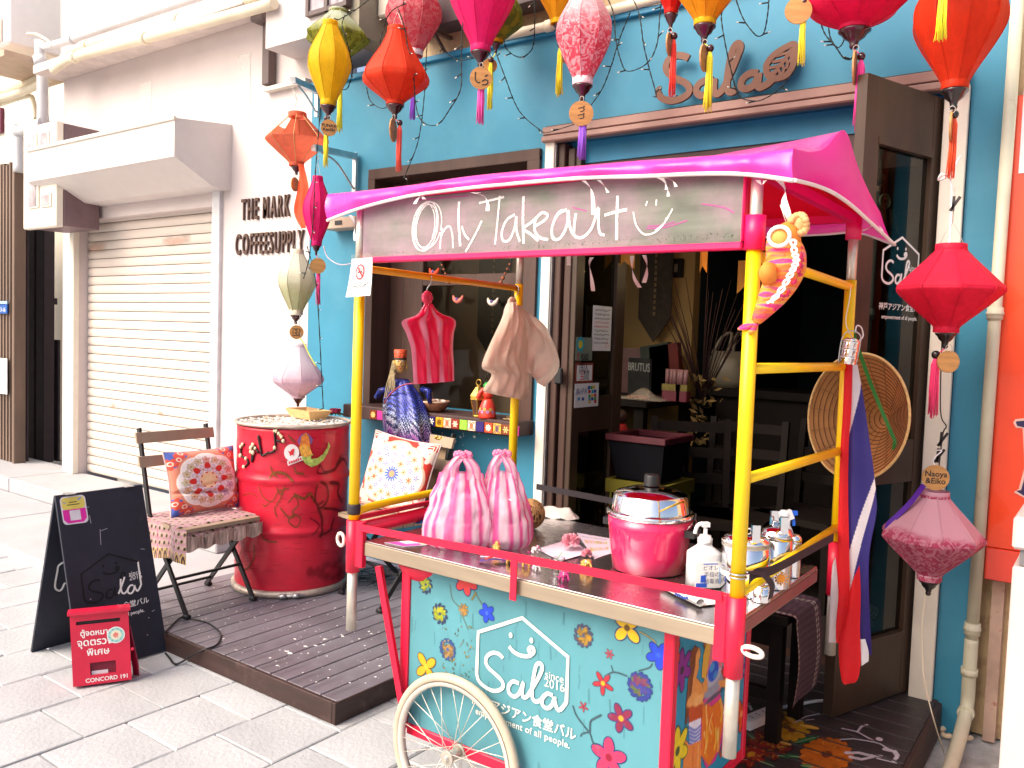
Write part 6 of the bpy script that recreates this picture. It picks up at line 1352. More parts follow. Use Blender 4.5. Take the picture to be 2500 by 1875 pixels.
# steel canisters
m_band = M('pale_tape', (.74, .70, .64), .6)
def canister(label, px, py, wpx, hpx, band=(), knob=True, clip=False):
    q = on_table(px, py); mp = mpp(q); r = wpx/2*mp; h = hpx*mp; t = thing('canister', label, 'canister', q, 'steel canisters on the cart')
    MB().lathe(q, [(r*.96, 0), (r, .003), (r, h*.78), (r*.98, h*.785)], 32).build('body', m_chrome, t)
    MB().lathe(q+V((0, 0, h*.788)), [(r*1.02, 0), (r*1.02, h*.07), (r*.90, h*.15), (r*.55, h*.20), (0, h*.215)], 32).build('lid', m_chrome, t)
    for z0, z1 in band: MB().lathe(q+V((0, 0, h*z0)), [(r*1.015, 0), (r*1.02, .001), (r*1.02, h*(z1-z0)), (r*1.015, h*(z1-z0)+.001)], 32, cap=False).build('tape_band', m_band, t)
    if knob: MB().tube([q+V((0, 0, h))+RIGHT*s+V((0, 0, z)) for s, z in ((-.012, 0), (-.010, .010), (.010, .010), (.012, 0))], .0022, 6).build('lid_handle', m_chrome, t)
    if clip:
        c = q+RIGHT*(r*.1)-VIEW*r*1.02+V((0, 0, h*.95)); MB().obox(c+V((0, 0, .018)), RIGHT*.010, VIEW*.006, V((0, 0, .022))).build('clip', m_chrome, t); MB().obox(c+VIEW*(2*r)+V((0, 0, .018)), RIGHT*.010, VIEW*.006, V((0, 0, .022))).build('clip', m_chrome, t)
    return q, r, h, t
canister('wide steel canister with pale tape bands behind the front right yellow post', 1815, 1446, 112, 148, ((.78, .86), (.30, .38)), clip=True)
q, r, h, t = canister('tall steel canister with an orange sun sticker on the right of the cart', 1890, 1432, 74, 150, (), clip=True)
b = MB(); c = q-VIEW*(r+.0015)+RIGHT*.004+V((0, 0, h*.20)); 
b.add([c+RIGHT*(math.cos(k*.5236)*.011)+V((0, 0, math.sin(k*.5236)*.011)) for k in range(12)], [tuple(range(12))])
for k in range(12): a = k*.5236; b.stroke([c+RIGHT*(math.cos(a)*.012)+V((0, 0, math.sin(a)*.012)), c+RIGHT*(math.cos(a)*.018)+V((0, 0, math.sin(a)*.018))], .003, -VIEW)
b.build('sun_sticker', M('sun_orange', (.85, .30, .02), .5), t)
canister('small round topped steel canister at the rear right of the cart', 1934, 1408, 36, 106, (), knob=False)
canister('low steel canister in front of the sun sticker canister by the corner post', 1858, 1468, 46, 44, (), knob=False)
# spray bottle
q = on_table(1912, 1385); mp = mpp(q); t = thing('spray_bottle', 'white spray bottle with a blue trigger behind the steel canisters', 'bottle', q); h = 150*mp
MB().lathe(q, [(.030, 0), (.031, h*.45), (.020, h*.62), (.013, h*.70), (.013, h*.78)], 20).build('body', M('milky_plastic'), t)
MB().lathe(q+V((0, 0, h*.45)), [(.0315, 0), (.0315, .004)], 20, cap=False).build('red_band', m_redink, t)
b = MB(); c = q+V((0, 0, h*.80)); b.bar(c+RIGHT*-.016, c+V((0, 0, .014))+RIGHT*.018, .018, .026); b.ball(c+V((0, 0, .010))+RIGHT*-.006, .017, 10, 7, sc=(1, .7, .9)); b.build('spray_head', m_white_pl, t)
MB().bar(c+RIGHT*.019+V((0, 0, .020)), c+RIGHT*.024+V((0, 0, -.020)), .010, .007).build('trigger', M('blue_trigger', (.02, .14, .75), .4), t); MB().obox(c+RIGHT*.024+V((0, 0, .017)), RIGHT*.008, VIEW*.006, V((0, 0, .006))).build('nozzle', M('blue_trigger'), t)
# rolled sheet near the front edge
q = on_table(1690, 1462); t = thing('rolled_sheet', 'white printed sheet half rolled up on the cart edge by the red post', 'paper', q)
a, c, e = on_table(1618, 1440), on_table(1708, 1484), on_table(1768, 1448); ra = .0105
dd = (c-a); b = MB(); PRF = [(math.cos(th)*ra*(1-.03*k), ra+math.sin(th)*ra*(1-.03*k)) for k, th in enumerate(np.linspace(-1.6, 5.2, 18))][::-1]
nrm2 = V((-dd.y, dd.x, 0)).normalized()
pts = PRF+[(.02, .0015), (.045, .001), (.062, .006)]
b.grid(8, len(pts), lambda u, v: a+dd*u+nrm2*pts[int(round(v*(len(pts)-1)))][0]*(1+.5*u)+V((0, 0, pts[int(round(v*(len(pts)-1)))][1]+.002))); b.build('sheet', m_paper, t)
b = MB(); rr = random.Random(4)
for k in range(7):
    s = .45+.05*k; z = ra+rr.uniform(-.002, .004); b.stroke([a+dd*s+nrm2*-(ra*1.02)+V((0, 0, z+.004)), a+dd*(s+.02)+nrm2*-(ra*1.03)+V((0, 0, z-.003)), a+dd*(s+.04)+nrm2*-(ra*1.02)+V((0, 0, z+.003))], .0016, -nrm2)
b.build('writing', M('blue_ink', (.02, .08, .5), .6), t)
# menu cards
def card(label, corners, mat, printer=None, z=0):
    P4 = [on_table(*p)+V((0, 0, z)) for p in corners]; t = thing('menu_card', label, 'card', sum(P4, V((0, 0, 0)))/4)
    b = MB(); b.prism(P4 if (P4[1]-P4[0]).cross(P4[2]-P4[0]).z > 0 else P4[::-1], (0, 0, .0012)); b.build('sheet', mat, t)
    if printer: printer(t, P4)
    return t
m_lav = M('lavender_card', (.74, .64, .76), .4, var=.05)
def menu_print(t, P4):
    b = MB(); rr = random.Random(6); f = lambda u, v: P4[0].lerp(P4[1], u).lerp(P4[3].lerp(P4[2], u), v)+V((0, 0, .0018))
    for j, m_ in ((.30, 0), (.62, 0), (.14, 1)):
        for k in range(9):
            u0 = .08+.09*k; w_ = rr.uniform(.05, .08); h_ = .13 if m_ == 0 else .03
            b.add([f(u0, j), f(u0+w_, j), f(u0+w_, j+h_), f(u0, j+h_)], [(0, 1, 2, 3) if True else 0], rr.choice((0, 2, 3)) if m_ == 0 else 1)
    b.f = [fc if (V(b.v[fc[1]])-V(b.v[fc[0]])).cross(V(b.v[fc[2]])-V(b.v[fc[0]])).z > 0 else fc[::-1] for fc in b.f]
    b.build('card_print', [M('food_amber', (.62, .40, .14), .5), M('grey_print', (.35, .33, .4), .6), M('food_pink', (.75, .42, .45), .5), M('food_lime', (.55, .55, .22), .5)], t)
card('lavender menu card with food pictures left of the rice cooker', [(1412, 1300), (1492, 1318), (1492, 1356), (1425, 1378)][0:2]+[(1500, 1352), (1430, 1392)] if False else [(1408, 1302), (1490, 1316), (1492, 1352), (1452, 1366)], m_lav, menu_print)
card('plain lavender card under the pink paper flower', [(1310, 1343), (1395, 1318), (1440, 1352), (1370, 1372)], m_lav, None, .0015)
def pinkprint(t, P4):
    b = MB(); f = lambda u, v: P4[0].lerp(P4[1], u).lerp(P4[3].lerp(P4[2], u), v)+V((0, 0, .0016))
    for u0, u1, v0, v1, m_ in ((.02, .30, .05, .95, 0), (.32, .62, .1, .5, 1), (.3, .7, .6, .95, 0), (.70, .97, .1, .9, 2)):
        q_ = [f(u0, v0), f(u1, v0), f(u1, v1), f(u0, v1)]; b.add(q_ if (q_[1]-q_[0]).cross(q_[2]-q_[0]).z > 0 else q_[::-1], [(0, 1, 2, 3)], m_)
    b.build('card_print', [M('flyer_pink', (.80, .12, .55), .4), m_paper, M('flyer_cream', (.80, .76, .50), .5)], t)
card('pink and cream flyer at the left end of the cart top', [(938, 1326), (1045, 1318), (1048, 1332), (985, 1336)], M('flyer_white', (.8, .74, .8), .4), pinkprint)
# pink paper flower
q = on_table(1392, 1345); t = thing('paper_flower', 'pale pink ruffled paper flower lying among the menu cards', 'flower', q); b = MB(); rr = random.Random(12); c = q+V((0, 0, .022))
for k in range(60):
    a, e = rr.uniform(0, 6.28), rr.uniform(-.3, 1.4); d = V((math.cos(a)*math.cos(e), math.sin(a)*math.cos(e), math.sin(e))); s = d.orthogonal().normalized(); w_ = s.cross(d); R0 = rr.uniform(.018, .032); r2 = .011
    P_ = [c+d*R0*.2]+[c+d*(R0+.004*math.sin(i*2.3+k))+(s*math.cos(i*.7-1.4)+w_*math.sin(i*.7-1.4))*r2*rr.uniform(.8, 1.1) for i in range(5)]
    b.add(P_, [(0, i, i+1) for i in range(1, 5)])
b.build('petals', M('shell_pink_paper', (.82, .40, .48), .7, var=.1, transl=.2), t)
q = on_table(1432, 1362); t = thing('paper_flower', 'small pink paper bloom at the edge of the menu card', 'flower', q); b = MB()
for k in range(22):
    a, e = rr.uniform(0, 6.28), rr.uniform(-.2, 1.4); d = V((math.cos(a)*math.cos(e), math.sin(a)*math.cos(e), math.sin(e))); s = d.orthogonal().normalized(); w_ = s.cross(d); P_ = [q+V((0, 0, .01))]+[q+V((0, 0, .010))+d*.015+(s*math.cos(i*.7-1.4)+w_*math.sin(i*.7-1.4))*.008 for i in range(5)]; b.add(P_, [(0, i, i+1) for i in range(1, 5)])
b.build('petals', M('shell_pink_paper'), t)
# glass with a stem
q = on_table(1361, 1403); mp = mpp(q); t = thing('glass', 'small clear tumbler in front of the pink paper flower', 'glass', q)
MB().lathe(q, [(.016, 0), (.019, .046), (.018, .046), (.0152, .003), (0, .003)], 24, cap=False).build('tumbler', MGL('tumbler_glass', (.93, .96, .95), 1.3, .03, .06), t); MB().tube([q+V((.004, 0, .004)), q+V((-.006, .004, .04)), q+V((.012, .0, .062))], .0012, 5).build('stem', M('stem_green', (.12, .35, .10), .6), t)
# beaded elephant charms
m_gold = M('gold_beads', (.72, .42, .12), .3, metal=.8, var=.4, vs=120, bump=.6, bs=300); m_pkb = M('pink_beads', (.78, .05, .28), .35, var=.5, vs=140, bump=.6, bs=300); m_silv = M('silver_beads', (.72, .66, .66), .25, metal=.7, var=.4, vs=150, bump=.6, bs=320); m_bluef = M('violet_felt', (.12, .10, .42), .8)
def charm(label, px, py, s, rot, body, tail):
    q = on_table(px, py); t = thing('elephant_charm', label, 'charm', q, 'beaded elephant charms on the cart'); f = V((math.cos(rot), math.sin(rot), 0)); w_ = V((-f.y, f.x, 0)); Z = V((0, 0, 1)); b = MB()
    b.ball(q+Z*s*.62, s*.40, 10, 8, sc=(1.2, .9, .9)); b.ball(q+Z*s*.85+f*s*.48, s*.27, 10, 7)
    for a, c in ((.3, .22), (.3, -.22), (-.3, .22), (-.3, -.22)): b.cyl(q+f*a*s+w_*c*s, q+f*a*s+w_*c*s+Z*s*.5, s*.12, 8)
    b.tube(smooth_pts([q+Z*s*.80+f*s*.7, q+Z*s*.52+f*s*.86, q+Z*s*.35+f*s*.98, q+Z*s*.42+f*s*1.12], 3), [s*.11*(1-.06*k) for k in range(10)], 7); b.build('body', body, t)
    e = MB()
    for c in (-1, 1): e.ball(q+Z*s*.88+f*s*.40+w_*c*s*.26, s*.20, 8, 6, sc=(.5, .35, 1))
    e.build('ear', tail, t)
    e = MB(); rr = random.Random(int(px))
    for k in range(14): a = rr.uniform(0, 6.28); e.tube([q-f*s*.55+Z*s*.25, q-f*s*(.75+.2*rr.random())+w_*math.cos(a)*s*.25+Z*(.003+s*.2*rr.random())], s*.035, 4)
    e.build('tassel', m_pkb, t)
charm('gold headed elephant charm in front of the striped bags', 1212, 1352, .030, 2.2, m_gold, m_pkb); charm('gold and pink elephant charm just left of the rail upright', 1246, 1378, .026, .3, m_gold, m_pkb)
charm('round gold elephant charm just right of the rail upright', 1284, 1385, .028, -2.5, m_gold, m_pkb); charm('silver and pink elephant charm behind the rail', 1305, 1352, .022, 1.0, m_silv, m_pkb)
charm('silver elephant charm with a pink tail right of the rail upright', 1309, 1395, .024, -.5, m_silv, m_pkb); charm('pink elephant charm with a gold trunk before the glass', 1375, 1420, .027, -.4, m_pkb, m_silv); charm('gold elephant charm with a long trunk left of the rice cooker', 1428, 1392, .030, -.35, m_gold, m_silv)
q = on_table(1210, 1375); t = thing('felt_charm', 'folded blue striped felt with a red tag in front of the bags', 'charm', q)
for k in range(3): MB().grid(8, 2, lambda u, v, k=k: q+RIGHT*(-.045+.10*u)+VIEW*(.012*k-.006+.018*v)+V((0, 0, .004+.004*k+.006*math.sin(3*u+k)))).build('felt', (m_bluef, M('pale_felt', (.6, .62, .75), .8), m_bluef)[k], t)
MB().bar(q+RIGHT*-.03+V((0, 0, .012))-VIEW*.01, q+RIGHT*.012+V((0, 0, .03))-VIEW*.01, .010, .004).build('tag', M('red_felt', (.6, .08, .05), .8), t)
# wicker ball and package
q = on_table(1293, 1290); t = thing('wicker_ball', 'round woven wicker basket behind the striped bags', 'basket', q); R0 = 36*mpp(q); c = q+V((0, 0, R0*.98))
MB().ball(c, R0*.93, 18, 12).build('core', M('wicker_dark', (.16, .08, .03), .8), t); b = MB(); rr = random.Random(3)
for k in range(46):
    ax_ = V((rr.gauss(0, 1), rr.gauss(0, 1), rr.gauss(0, 1))).normalized(); u = ax_.orthogonal().normalized(); w_ = ax_.cross(u); o_ = rr.uniform(-.5, .5)
    b.tube([c+(u*math.cos(a)+w_*math.sin(a))*R0*math.sqrt(1-o_*o_)+ax_*o_*R0 for a in np.linspace(0, 6.28, 20, endpoint=False)], .0020, 4, closed=True)
b.build('weave', M('wicker', (.48, .28, .11), .6, var=.35, vs=40), t)
q = on_table(1355, 1270); t = thing('packet', 'long clear wrapped packet of grain lying behind the wicker ball', 'packet', q); a, c = on_table(1290, 1255), on_table(1412, 1268); d = c-a; s = V((-d.y, d.x, 0)).normalized()
b = MB(); b.grid(18, 9, lambda u, v: a+d*u+s*(-.035+.07*v)*(1-.5*max(0, u-.8)/.2)+V((0, 0, .001+.034*math.sin(math.pi*v)**.6*min(1, 7*u, 6*(1-u))+.003*math.sin(20*u+9*v))))
b.build('wrap', M('pearl_wrap', (.72, .68, .62), .2, var=.10, vs=30, bump=.4, bs=60), t)
q = on_table(1010, 1285); t = thing('cloth', 'folded blue cloth at the back left of the cart top', 'cloth', q); b = MB(); b.grid(10, 6, lambda u, v: q+V((-.10+.22*u, .02+.14*v, .006+.018*math.sin(math.pi*u)*math.sin(math.pi*v)+.004*math.sin(13*u)))); b.build('fold', M('blue_cloth', (.02, .14, .42), .7), t)
# ================================================================ things hung on the cart
# no smoking sign
q = ay(884, 690, CF-.045); t = thing('sign', 'white laminated no smoking sign hung on the front left yellow post', 'sign', ay(880, 725, CF-.045)); Yn = CF-.045
b = MB(); Pn = [ay(859, 632, Yn), ay(909, 628, Yn), ay(912, 722, Yn), ay(850, 726, Yn)]; f = lambda u, v: Pn[0].lerp(Pn[1], u).lerp(Pn[3].lerp(Pn[2], u), v)+V((0, -.010*v*v+.004*math.sin(5*u)*v, 0))
b.grid(12, 12, lambda u, v: f(u, 1-v)); sh_ = b.build('card', M('laminated_white', (.84, .82, .83), .15, coat=.4), t)
b = MB(); b.grid(8, 2, lambda u, v: f(u, 0)+V((0, -.003, -.004+.016*v))); b.build('clear_edge', MGL('clear_plastic', (.9, .9, .9), 1.5, .05, .05), t)
U_ = (Pn[1]-Pn[0]).normalized(); V_ = (Pn[0]-Pn[3]).normalized(); c = f(.48, .36)+V((0, -.004, 0)); b = MB()
b.stroke([c+U_*math.cos(a)*.0165+V_*math.sin(a)*.021 for a in np.linspace(0, 6.283, 28, endpoint=False)], .0040, U_.cross(V_), .0006, 0, True); b.stroke([c+U_*-.0115+V_*.015, c+U_*.0115+V_*-.015], .0038, U_.cross(V_), .0008, 0)
b.stroke([c+U_*-.009+V_*-.001, c+U_*.008+V_*.0], .004, U_.cross(V_), .0004, 1); b.stroke([c+U_*.006+V_*.003, c+U_*.003+V_*.006, c+U_*.007+V_*.009, c+U_*.004+V_*.013], .0014, U_.cross(V_), .0004, 1); b.stroke([c+U_*.009+V_*.002, c+U_*.007+V_*.006, c+U_*.010+V_*.009], .0014, U_.cross(V_), .0004, 1)
put_text(b, 'ห้ามสูบบุหรี่', f(.50, .70)+V((0, -.0045, 0)), U_, V_, .0185, 1, bold=.0001); put_text(b, 'NO SMOKING', f(.47, .84)+V((0, -.005, 0)), U_, V_, .0105, 2)
b.build('sign_print', [m_redink, m_ink, M('grey_ink', (.3, .3, .33), .6)], t)
MB().tube(smooth_pts([ay(790, 600, CF+.05), ay(800, 628, CF+.05), ay(830, 646, CF+.02), ay(865, 640, CF-.02), ay(875, 622, CF-.04)], 5), .0018, 6).build('wire', M('grey_wire', (.42, .36, .42), .4), t)
# bag on a hanger: pinched neck, square shoulders
def hung_bag(label, hook, outline, X, mat, th, knot, seed, cat='bag', stripes=True):
    t = thing('hanging_bag', label, cat, ax(*hook, X), None); h = ax(*hook, X)
    L = smooth_pts([ax(*p, X) for p in outline[0]], 5); Rr = smooth_pts([ax(*p, X) for p in outline[1]], 5); n = min(len(L), len(Rr)); ph = random.Random(seed).uniform(0, 6)
    out = V((1, -.45, 0)).normalized(); b = MB(); nu = 30; cols = []
    for side in (1, -1):
        for j in range(n):
            l = L[int(j*(len(L)-1)/(n-1))]; r = Rr[int(j*(len(Rr)-1)/(n-1))]; w_ = (r-l).length
            for i in range(nu):
                u = i/(nu-1); bulge = th*math.sin(math.pi*u)**.7*(.35+.65*min(1, w_/.08)); fold = .006*math.sin(u*23+ph+j*.25)+.004*math.sin(u*41-j*.4)
                b.v.append(tuple(l.lerp(r, u)+out*(side*(bulge+fold*math.sin(math.pi*u))))); cols.append((1.0 if (stripes and math.sin(u*20+ph) > .55) else (.0 if stripes else u),)*3+(1,))
    N0 = n*nu
    for s in (0, 1): b.f += [((s*N0+j*nu+i), (s*N0+j*nu+i+1), (s*N0+(j+1)*nu+i+1), (s*N0+(j+1)*nu+i))[::(1 if s else -1)] for j in range(n-1) for i in range(nu-1)]
    b.m = [0]*len(b.f); b.sm = [True]*len(b.f); b.c = cols; b.build('sack', mat, t)
    if knot:
        k = MB(); kc = ax(*knot, X)
        for i in range(7): a = i*.9; k.ball(kc+V((0, .012*math.cos(a), .012*math.sin(a))), .0125, 9, 7, sc=(.9, 1, 1))
        k.c = [(.15,)*3+(1,)]*len(k.v); k.build('knot', mat, t)
    MB().tube(smooth_pts([h+V((0, 0, -.055)), h+V((0, -.004, -.03)), h+V((.012, .0, -.012)), h+V((.012, .004, .010)), h+V((-.003, .006, .016)), h+V((-.014, .006, .006))], 4), .0018, 6).build('hook', m_steel, t)
    return t
m_hot = stripe_mat('hot_pink_film', '#ff2a62', '#ffa8c4', 1, .22)
hung_bag('hot pink striped bag hung by its knotted neck from the amber bar', (1045, 684), ([(1036, 742), (1030, 752), (1015, 770), (981, 785), (992, 815), (1003, 850), (1007, 890), (1010, 938)], [(1057, 742), (1062, 752), (1078, 766), (1112, 782), (1108, 815), (1106, 850), (1108, 890), (1109, 930)]), -1.89, m_hot, .014, (1043, 727), 1)
m_tan = M('peach_film', (.92, .74, .60), .35, var=.08, vs=12, transl=.18, bump=.6, bs=18)
hung_bag('crumpled peach coloured bag hung on the rear left yellow post', (1258, 708), ([(1243, 738), (1238, 750), (1220, 790), (1196, 840), (1176, 895), (1200, 915), (1180, 950), (1186, 958)], [(1256, 738), (1260, 755), (1285, 790), (1290, 830), (1288, 870), (1290, 910), (1290, 955), (1280, 978)]), -1.875, m_tan, .045, (1250, 740), 3, stripes=False)
t = [o for o in COL.objects if o.type == 'EMPTY' and o.name.startswith('hanging_bag')][-1]
b = MB(); L = smooth_pts([ax(*p, -1.868) for p in ((1256, 745), (1268, 800), (1275, 850), (1268, 880), (1278, 905))], 5); Rr = smooth_pts([ax(*p, -1.868) for p in ((1262, 748), (1310, 782), (1345, 815), (1368, 895), (1322, 950))], 5); n = len(L)
b.grid(14, n, lambda u, v: L[int(round((1-v)*(n-1)))].lerp(Rr[int(round((1-v)*(n-1)))], u)+V((1, -.4, 0))*(.03*math.sin(math.pi*u)+.014*math.sin(9*u+7*v)+.008*math.sin(17*u-11*v)))
b.build('loose_side', m_tan, t)
# woven carp ornament
q = ay(1915, 640, CF-.03); t = thing('carp_ornament', 'orange and pink woven cloth carp hung by the front right post', 'ornament', q); Yc = CF-.02
def carp_mat():
    m = M('carp_weave', (.85, .10, .05), .6, var=.1, bump=.5, bs=90); tt_ = m.node_tree; p = [n for n in tt_.nodes if n.type == 'BSDF_PRINCIPLED'][0]
    w_ = noise(tt_, 60, detail=2, stretch=(.15, .15, 1)); c = ramp(tt_, w_, [(.30, (.85, .03, .22)), (.42, (.88, .16, .03)), (.52, (.85, .38, .06)), (.60, (.80, .02, .30)), (.72, (.80, .10, .04))]); tt_.links.new(c, p.inputs['Base Color']); return m
mc = carp_mat()
pth = [(1925, 560), (1912, 590), (1918, 625), (1918, 655), (1905, 690), (1885, 725), (1862, 760), (1845, 785)]; rad = [24, 40, 48, 48, 42, 34, 22, 12]
P_ = smooth_pts([ay(*p, Yc) for p in pth], 5); mp = mpp(q); RR = [float(np.interp(k/(len(P_)-1)*7, range(8), rad))*mp for k in range(len(P_))]
MB().tube(P_, RR, 20).build('body', mc, t)
m_or2 = M('orange_cloth', (.86, .25, .03), .7, var=.15, vs=20)
b = MB(); b.tube([ay(1905, 590, Yc), ay(1935, 572, Yc-.01), ay(1948, 568, Yc-.01)], [.034, .030, .012], 14); b.build('head', m_or2, t)
b = MB(); b.ball(ay(1902, 580, Yc-.035), .020, 12, 8, sc=(1.1, .7, 1)); b.build('eye', M('amber_cloth', (.86, .36, .08), .6), t)
c = ay(1904, 578, Yc-.044); MB().tube([c+V((math.cos(a)*.022, -.004, math.sin(a)*.020)) for a in np.linspace(0, 6.28, 18, endpoint=False)], .0045, 6, closed=True).build('eye_ring', m_rib, t)
b = MB(); rr = random.Random(6)
for k in range(16):
    a = 6.28*k/16; c = ay(1950, 548, Yc-.005)+V((math.cos(a)*.016, -.004*math.sin(3*a), math.sin(a)*.020)); b.ball(c, .008, 7, 5)
b.ball(ay(1950, 548, Yc), .016, 10, 7, sc=(1, .6, 1.2)); b.build('ruffle', M('peach_ruffle', (.82, .38, .16), .7, var=.3, vs=60), t)
b = MB(); b.tube([ay(1890, 665, Yc-.04), ay(1868, 668, Yc-.05), ay(1856, 665, Yc-.04)], [.020, .026, .006], 12).build('fin', m_or2, t)
b = MB(); RL = RIGHT-VIEW*.0
lat = smooth_pts([ay(*p, Yc-.047) for p in ((1937, 585), (1940, 615), (1945, 635), (1938, 655), (1925, 680), (1905, 712), (1880, 740))], 5)
b.stroke([p+V((.006*math.sin(k*1.1), 0, 0)) for k, p in enumerate(lat)], .005, (0, -1, 0), .002).stroke([p+V((-.006*math.sin(k*1.1), -.001, 0)) for k, p in enumerate(lat)], .005, (0, -1, 0), .002); b.build('braid', m_rib, t)
b = MB()
for p_ in (((1845, 785), (1828, 798), (1802, 803)), ((1845, 790), (1838, 806), (1826, 812)), ((1846, 780), (1830, 790), (1806, 800))): b.tube(smooth_pts([ay(*x, Yc) for x in p_], 3), [.008, .007, .0065, .006, .005, .004, .003], 8)
b.build('tail', mc, t)
b = MB(); rr = random.Random(14)
for k in range(60):
    i = rr.randrange(8, len(P_)-6); c = P_[i]+V((RR[i]*.88, -RR[i]*rr.uniform(.1, .55), rr.uniform(-.01, .01))); b.ball(c, .005, 6, 4)
b.build('scale_beads', M('crimson_beads', (.75, .02, .10), .4, var=.4, vs=50), t)
MB().tube([ay(1905, 500, Yc), ay(1920, 545, Yc)], .001, 4).build('thread', m_rib, t)
# miniature tiffin
q = ax(2071, 862, XR+.03); t = thing('tiffin', 'miniature steel tiffin hanging from the rear right yellow post', 'tiffin', ax(2068, 888, XR+.03)); q = ax(2068, 888, XR+.03); mp = mpp(q); r = 20*mp; tl_ = V((.12, 0, 1)).normalized()
for k in range(3): MB().lathe(q+tl_*(.0225*k*.98), [(r*.97, 0), (r, .001), (r, .016), (r*1.06, .0175), (r*1.06, .0205), (r, .0215)], 24, axis=tl_).build('tier', m_chrome, t)
MB().lathe(q+tl_*.067, [(r*.95, 0), (r*.6, .007), (0, .009)], 24, axis=tl_).build('lid', m_chrome, t)
MB().tube(smooth_pts([q+RIGHT*-r*1.1, q+RIGHT*-r*1.15+tl_*.075, q+RIGHT*-r*.3+tl_*.095, q+RIGHT*r*.9+tl_*.085, q+RIGHT*r*1.15+tl_*.06, q+RIGHT*r*1.1], 5), .0018, 6).build('carry_wire', m_steel, t)
MB().tube(smooth_pts([ax(2077, 700, XR+.022), ax(2074, 730, XR+.022), ax(2065, 780, XR+.022), ax(2070, 805, XR+.026), ax(2080, 822, XR+.03)], 5), .0014, 6).build('hook_wire', m_rib, t)
MB().tube(smooth_pts([ax(2088, 812, XR+.03), ax(2092, 795, XR+.03), ax(2103, 800, XR+.03), ax(2107, 820, XR+.03), ax(2098, 832, XR+.03)], 4), .0022, 6).build('snap_ring', m_white_pl, t)
# flag hanging in folds on the rear right post
t = thing('flag', 'red white and blue striped flag hanging in folds from the rear right post', 'flag', ay(2080, 1660, CB-.02)); Yg = CB-.025
def foldsheet(left, right, y, amp, nfold, colf, name, nu=44):
    L = smooth_pts([ay(*p, y) for p in left], 6); Rr = smooth_pts([ay(*p, y) for p in right], 6); n = 170; b = MB(); cols = []; at = lambda q, f: q[min(int(f), len(q)-2)].lerp(q[min(int(f), len(q)-2)+1], f-min(int(f), len(q)-2))
    for j in range(n):
        l = at(L, j*(len(L)-1)/(n-1)); r = at(Rr, j*(len(Rr)-1)/(n-1))
        for i in range(nu):
            u = i/(nu-1); b.v.append(tuple(l.lerp(r, u)+V((0, -amp*math.sin(u*nfold*math.pi+j*.007), 0)))); cols.append((*col(colf(u, j/(n-1))), 1))
    b.f = [(j*nu+i, (j+1)*nu+i, (j+1)*nu+i+1, j*nu+i+1) for j in range(n-1) for i in range(nu-1)]; b.m = [0]*len(b.f); b.sm = [True]*len(b.f); b.c = cols; return b.build(name, m_flag, t)
m_flag = M('flag_cloth', (.5, .5, .5), .65, var=.06, vs=30, attr='paint', transl=.25, bump=.2, bs=200)
fr_, fw_, fb_ = (.72, .006, .012), (.78, .74, .78), (.035, .025, .20)
def blue_c(u, v): # middle fold: white top, blue, white band, violet
    y = v*710+890
    if y < 1072-u*110: return fw_
    if y < 1312-u*95: return fb_
    if y < 1445-u*190: return fw_
    return fb_
foldsheet([(2075, 890), (2072, 1000), (2071, 1090), (2070, 1200), (2068, 1350), (2062, 1480), (2070, 1560), (2075, 1600)], [(2092, 890), (2105, 960), (2118, 1050), (2132, 1150), (2139, 1220), (2138, 1260), (2120, 1380), (2128, 1600)], Yg, .007, 1.5, blue_c, 'fold')
foldsheet([(2062, 885), (2058, 1000), (2052, 1100), (2047, 1250), (2046, 1360), (2048, 1450), (2042, 1520), (2042, 1568)], [(2082, 885), (2078, 1000), (2072, 1080), (2070, 1200), (2072, 1320), (2074, 1430), (2070, 1500), (2077, 1575)], Yg-.02, .005, 1.0, lambda u, v: fr_, 'fold')
foldsheet([(2032, 1380), (2028, 1450), (2026, 1520), (2024, 1567)], [(2040, 1360), (2046, 1440), (2046, 1520), (2044, 1570)], Yg+.004, .004, 1, lambda u, v: fw_, 'fold', 8)
foldsheet([(2075, 1440), (2066, 1500), (2050, 1560), (2050, 1610), (2056, 1655), (2062, 1668)], [(2098, 1380), (2100, 1450), (2098, 1540), (2100, 1610), (2094, 1655), (2084, 1670)], Yg-.034, .010, 1.1, lambda u, v: fr_, 'fold')
foldsheet([(2100, 1560), (2102, 1590), (2104, 1625)], [(2112, 1560), (2120, 1590), (2120, 1615)], Yg-.02, .003, 1, lambda u, v: fw_, 'fold', 6)
# conical hat
c = ay(2089, 1017, 3.02); d_ = (c-CAMP).normalized(); rt_ = d_.cross(V((0, 0, 1))).normalized(); up_ = rt_.cross(d_)
axd = (d_*math.cos(R(43))+rt_*math.sin(R(43))-up_*.02).normalized(); Rh = 155*mpp(c); hh = .155
t = thing('conical_hat', 'woven conical straw hat hung open side forward beside the flag', 'hat', c-V((0, 0, Rh)))
m_hat = M('straw_leaf', (.52, .24, .075), .7, var=.16, vs=8, bump=.15, transl=.3)
b = MB(); A_ = axd.orthogonal().normalized(); B_ = axd.cross(A_); n = 48
pr_ = [(Rh*(1-k/16), hh*(k/16)**.94) for k in range(17)]
b.lathe(c, pr_, n, axis=axd, cap=False, rfun=lambda th, h: 1+.004*math.sin(24*th)); b.build('cone', m_hat, t)
b = MB()
for k in range(1, 15):
    r = Rh*(1-k/15.5); h = hh*(k/15.5)**.94-.0035; b.tube([c+A_*math.cos(a)*r*.995+B_*math.sin(a)*r*.995+axd*h for a in np.linspace(0, 6.283, 44, endpoint=False)], .0013, 5, closed=True)
b.build('hoop', M('hoop_brown', (.10, .035, .012), .7), t); 
b = MB()
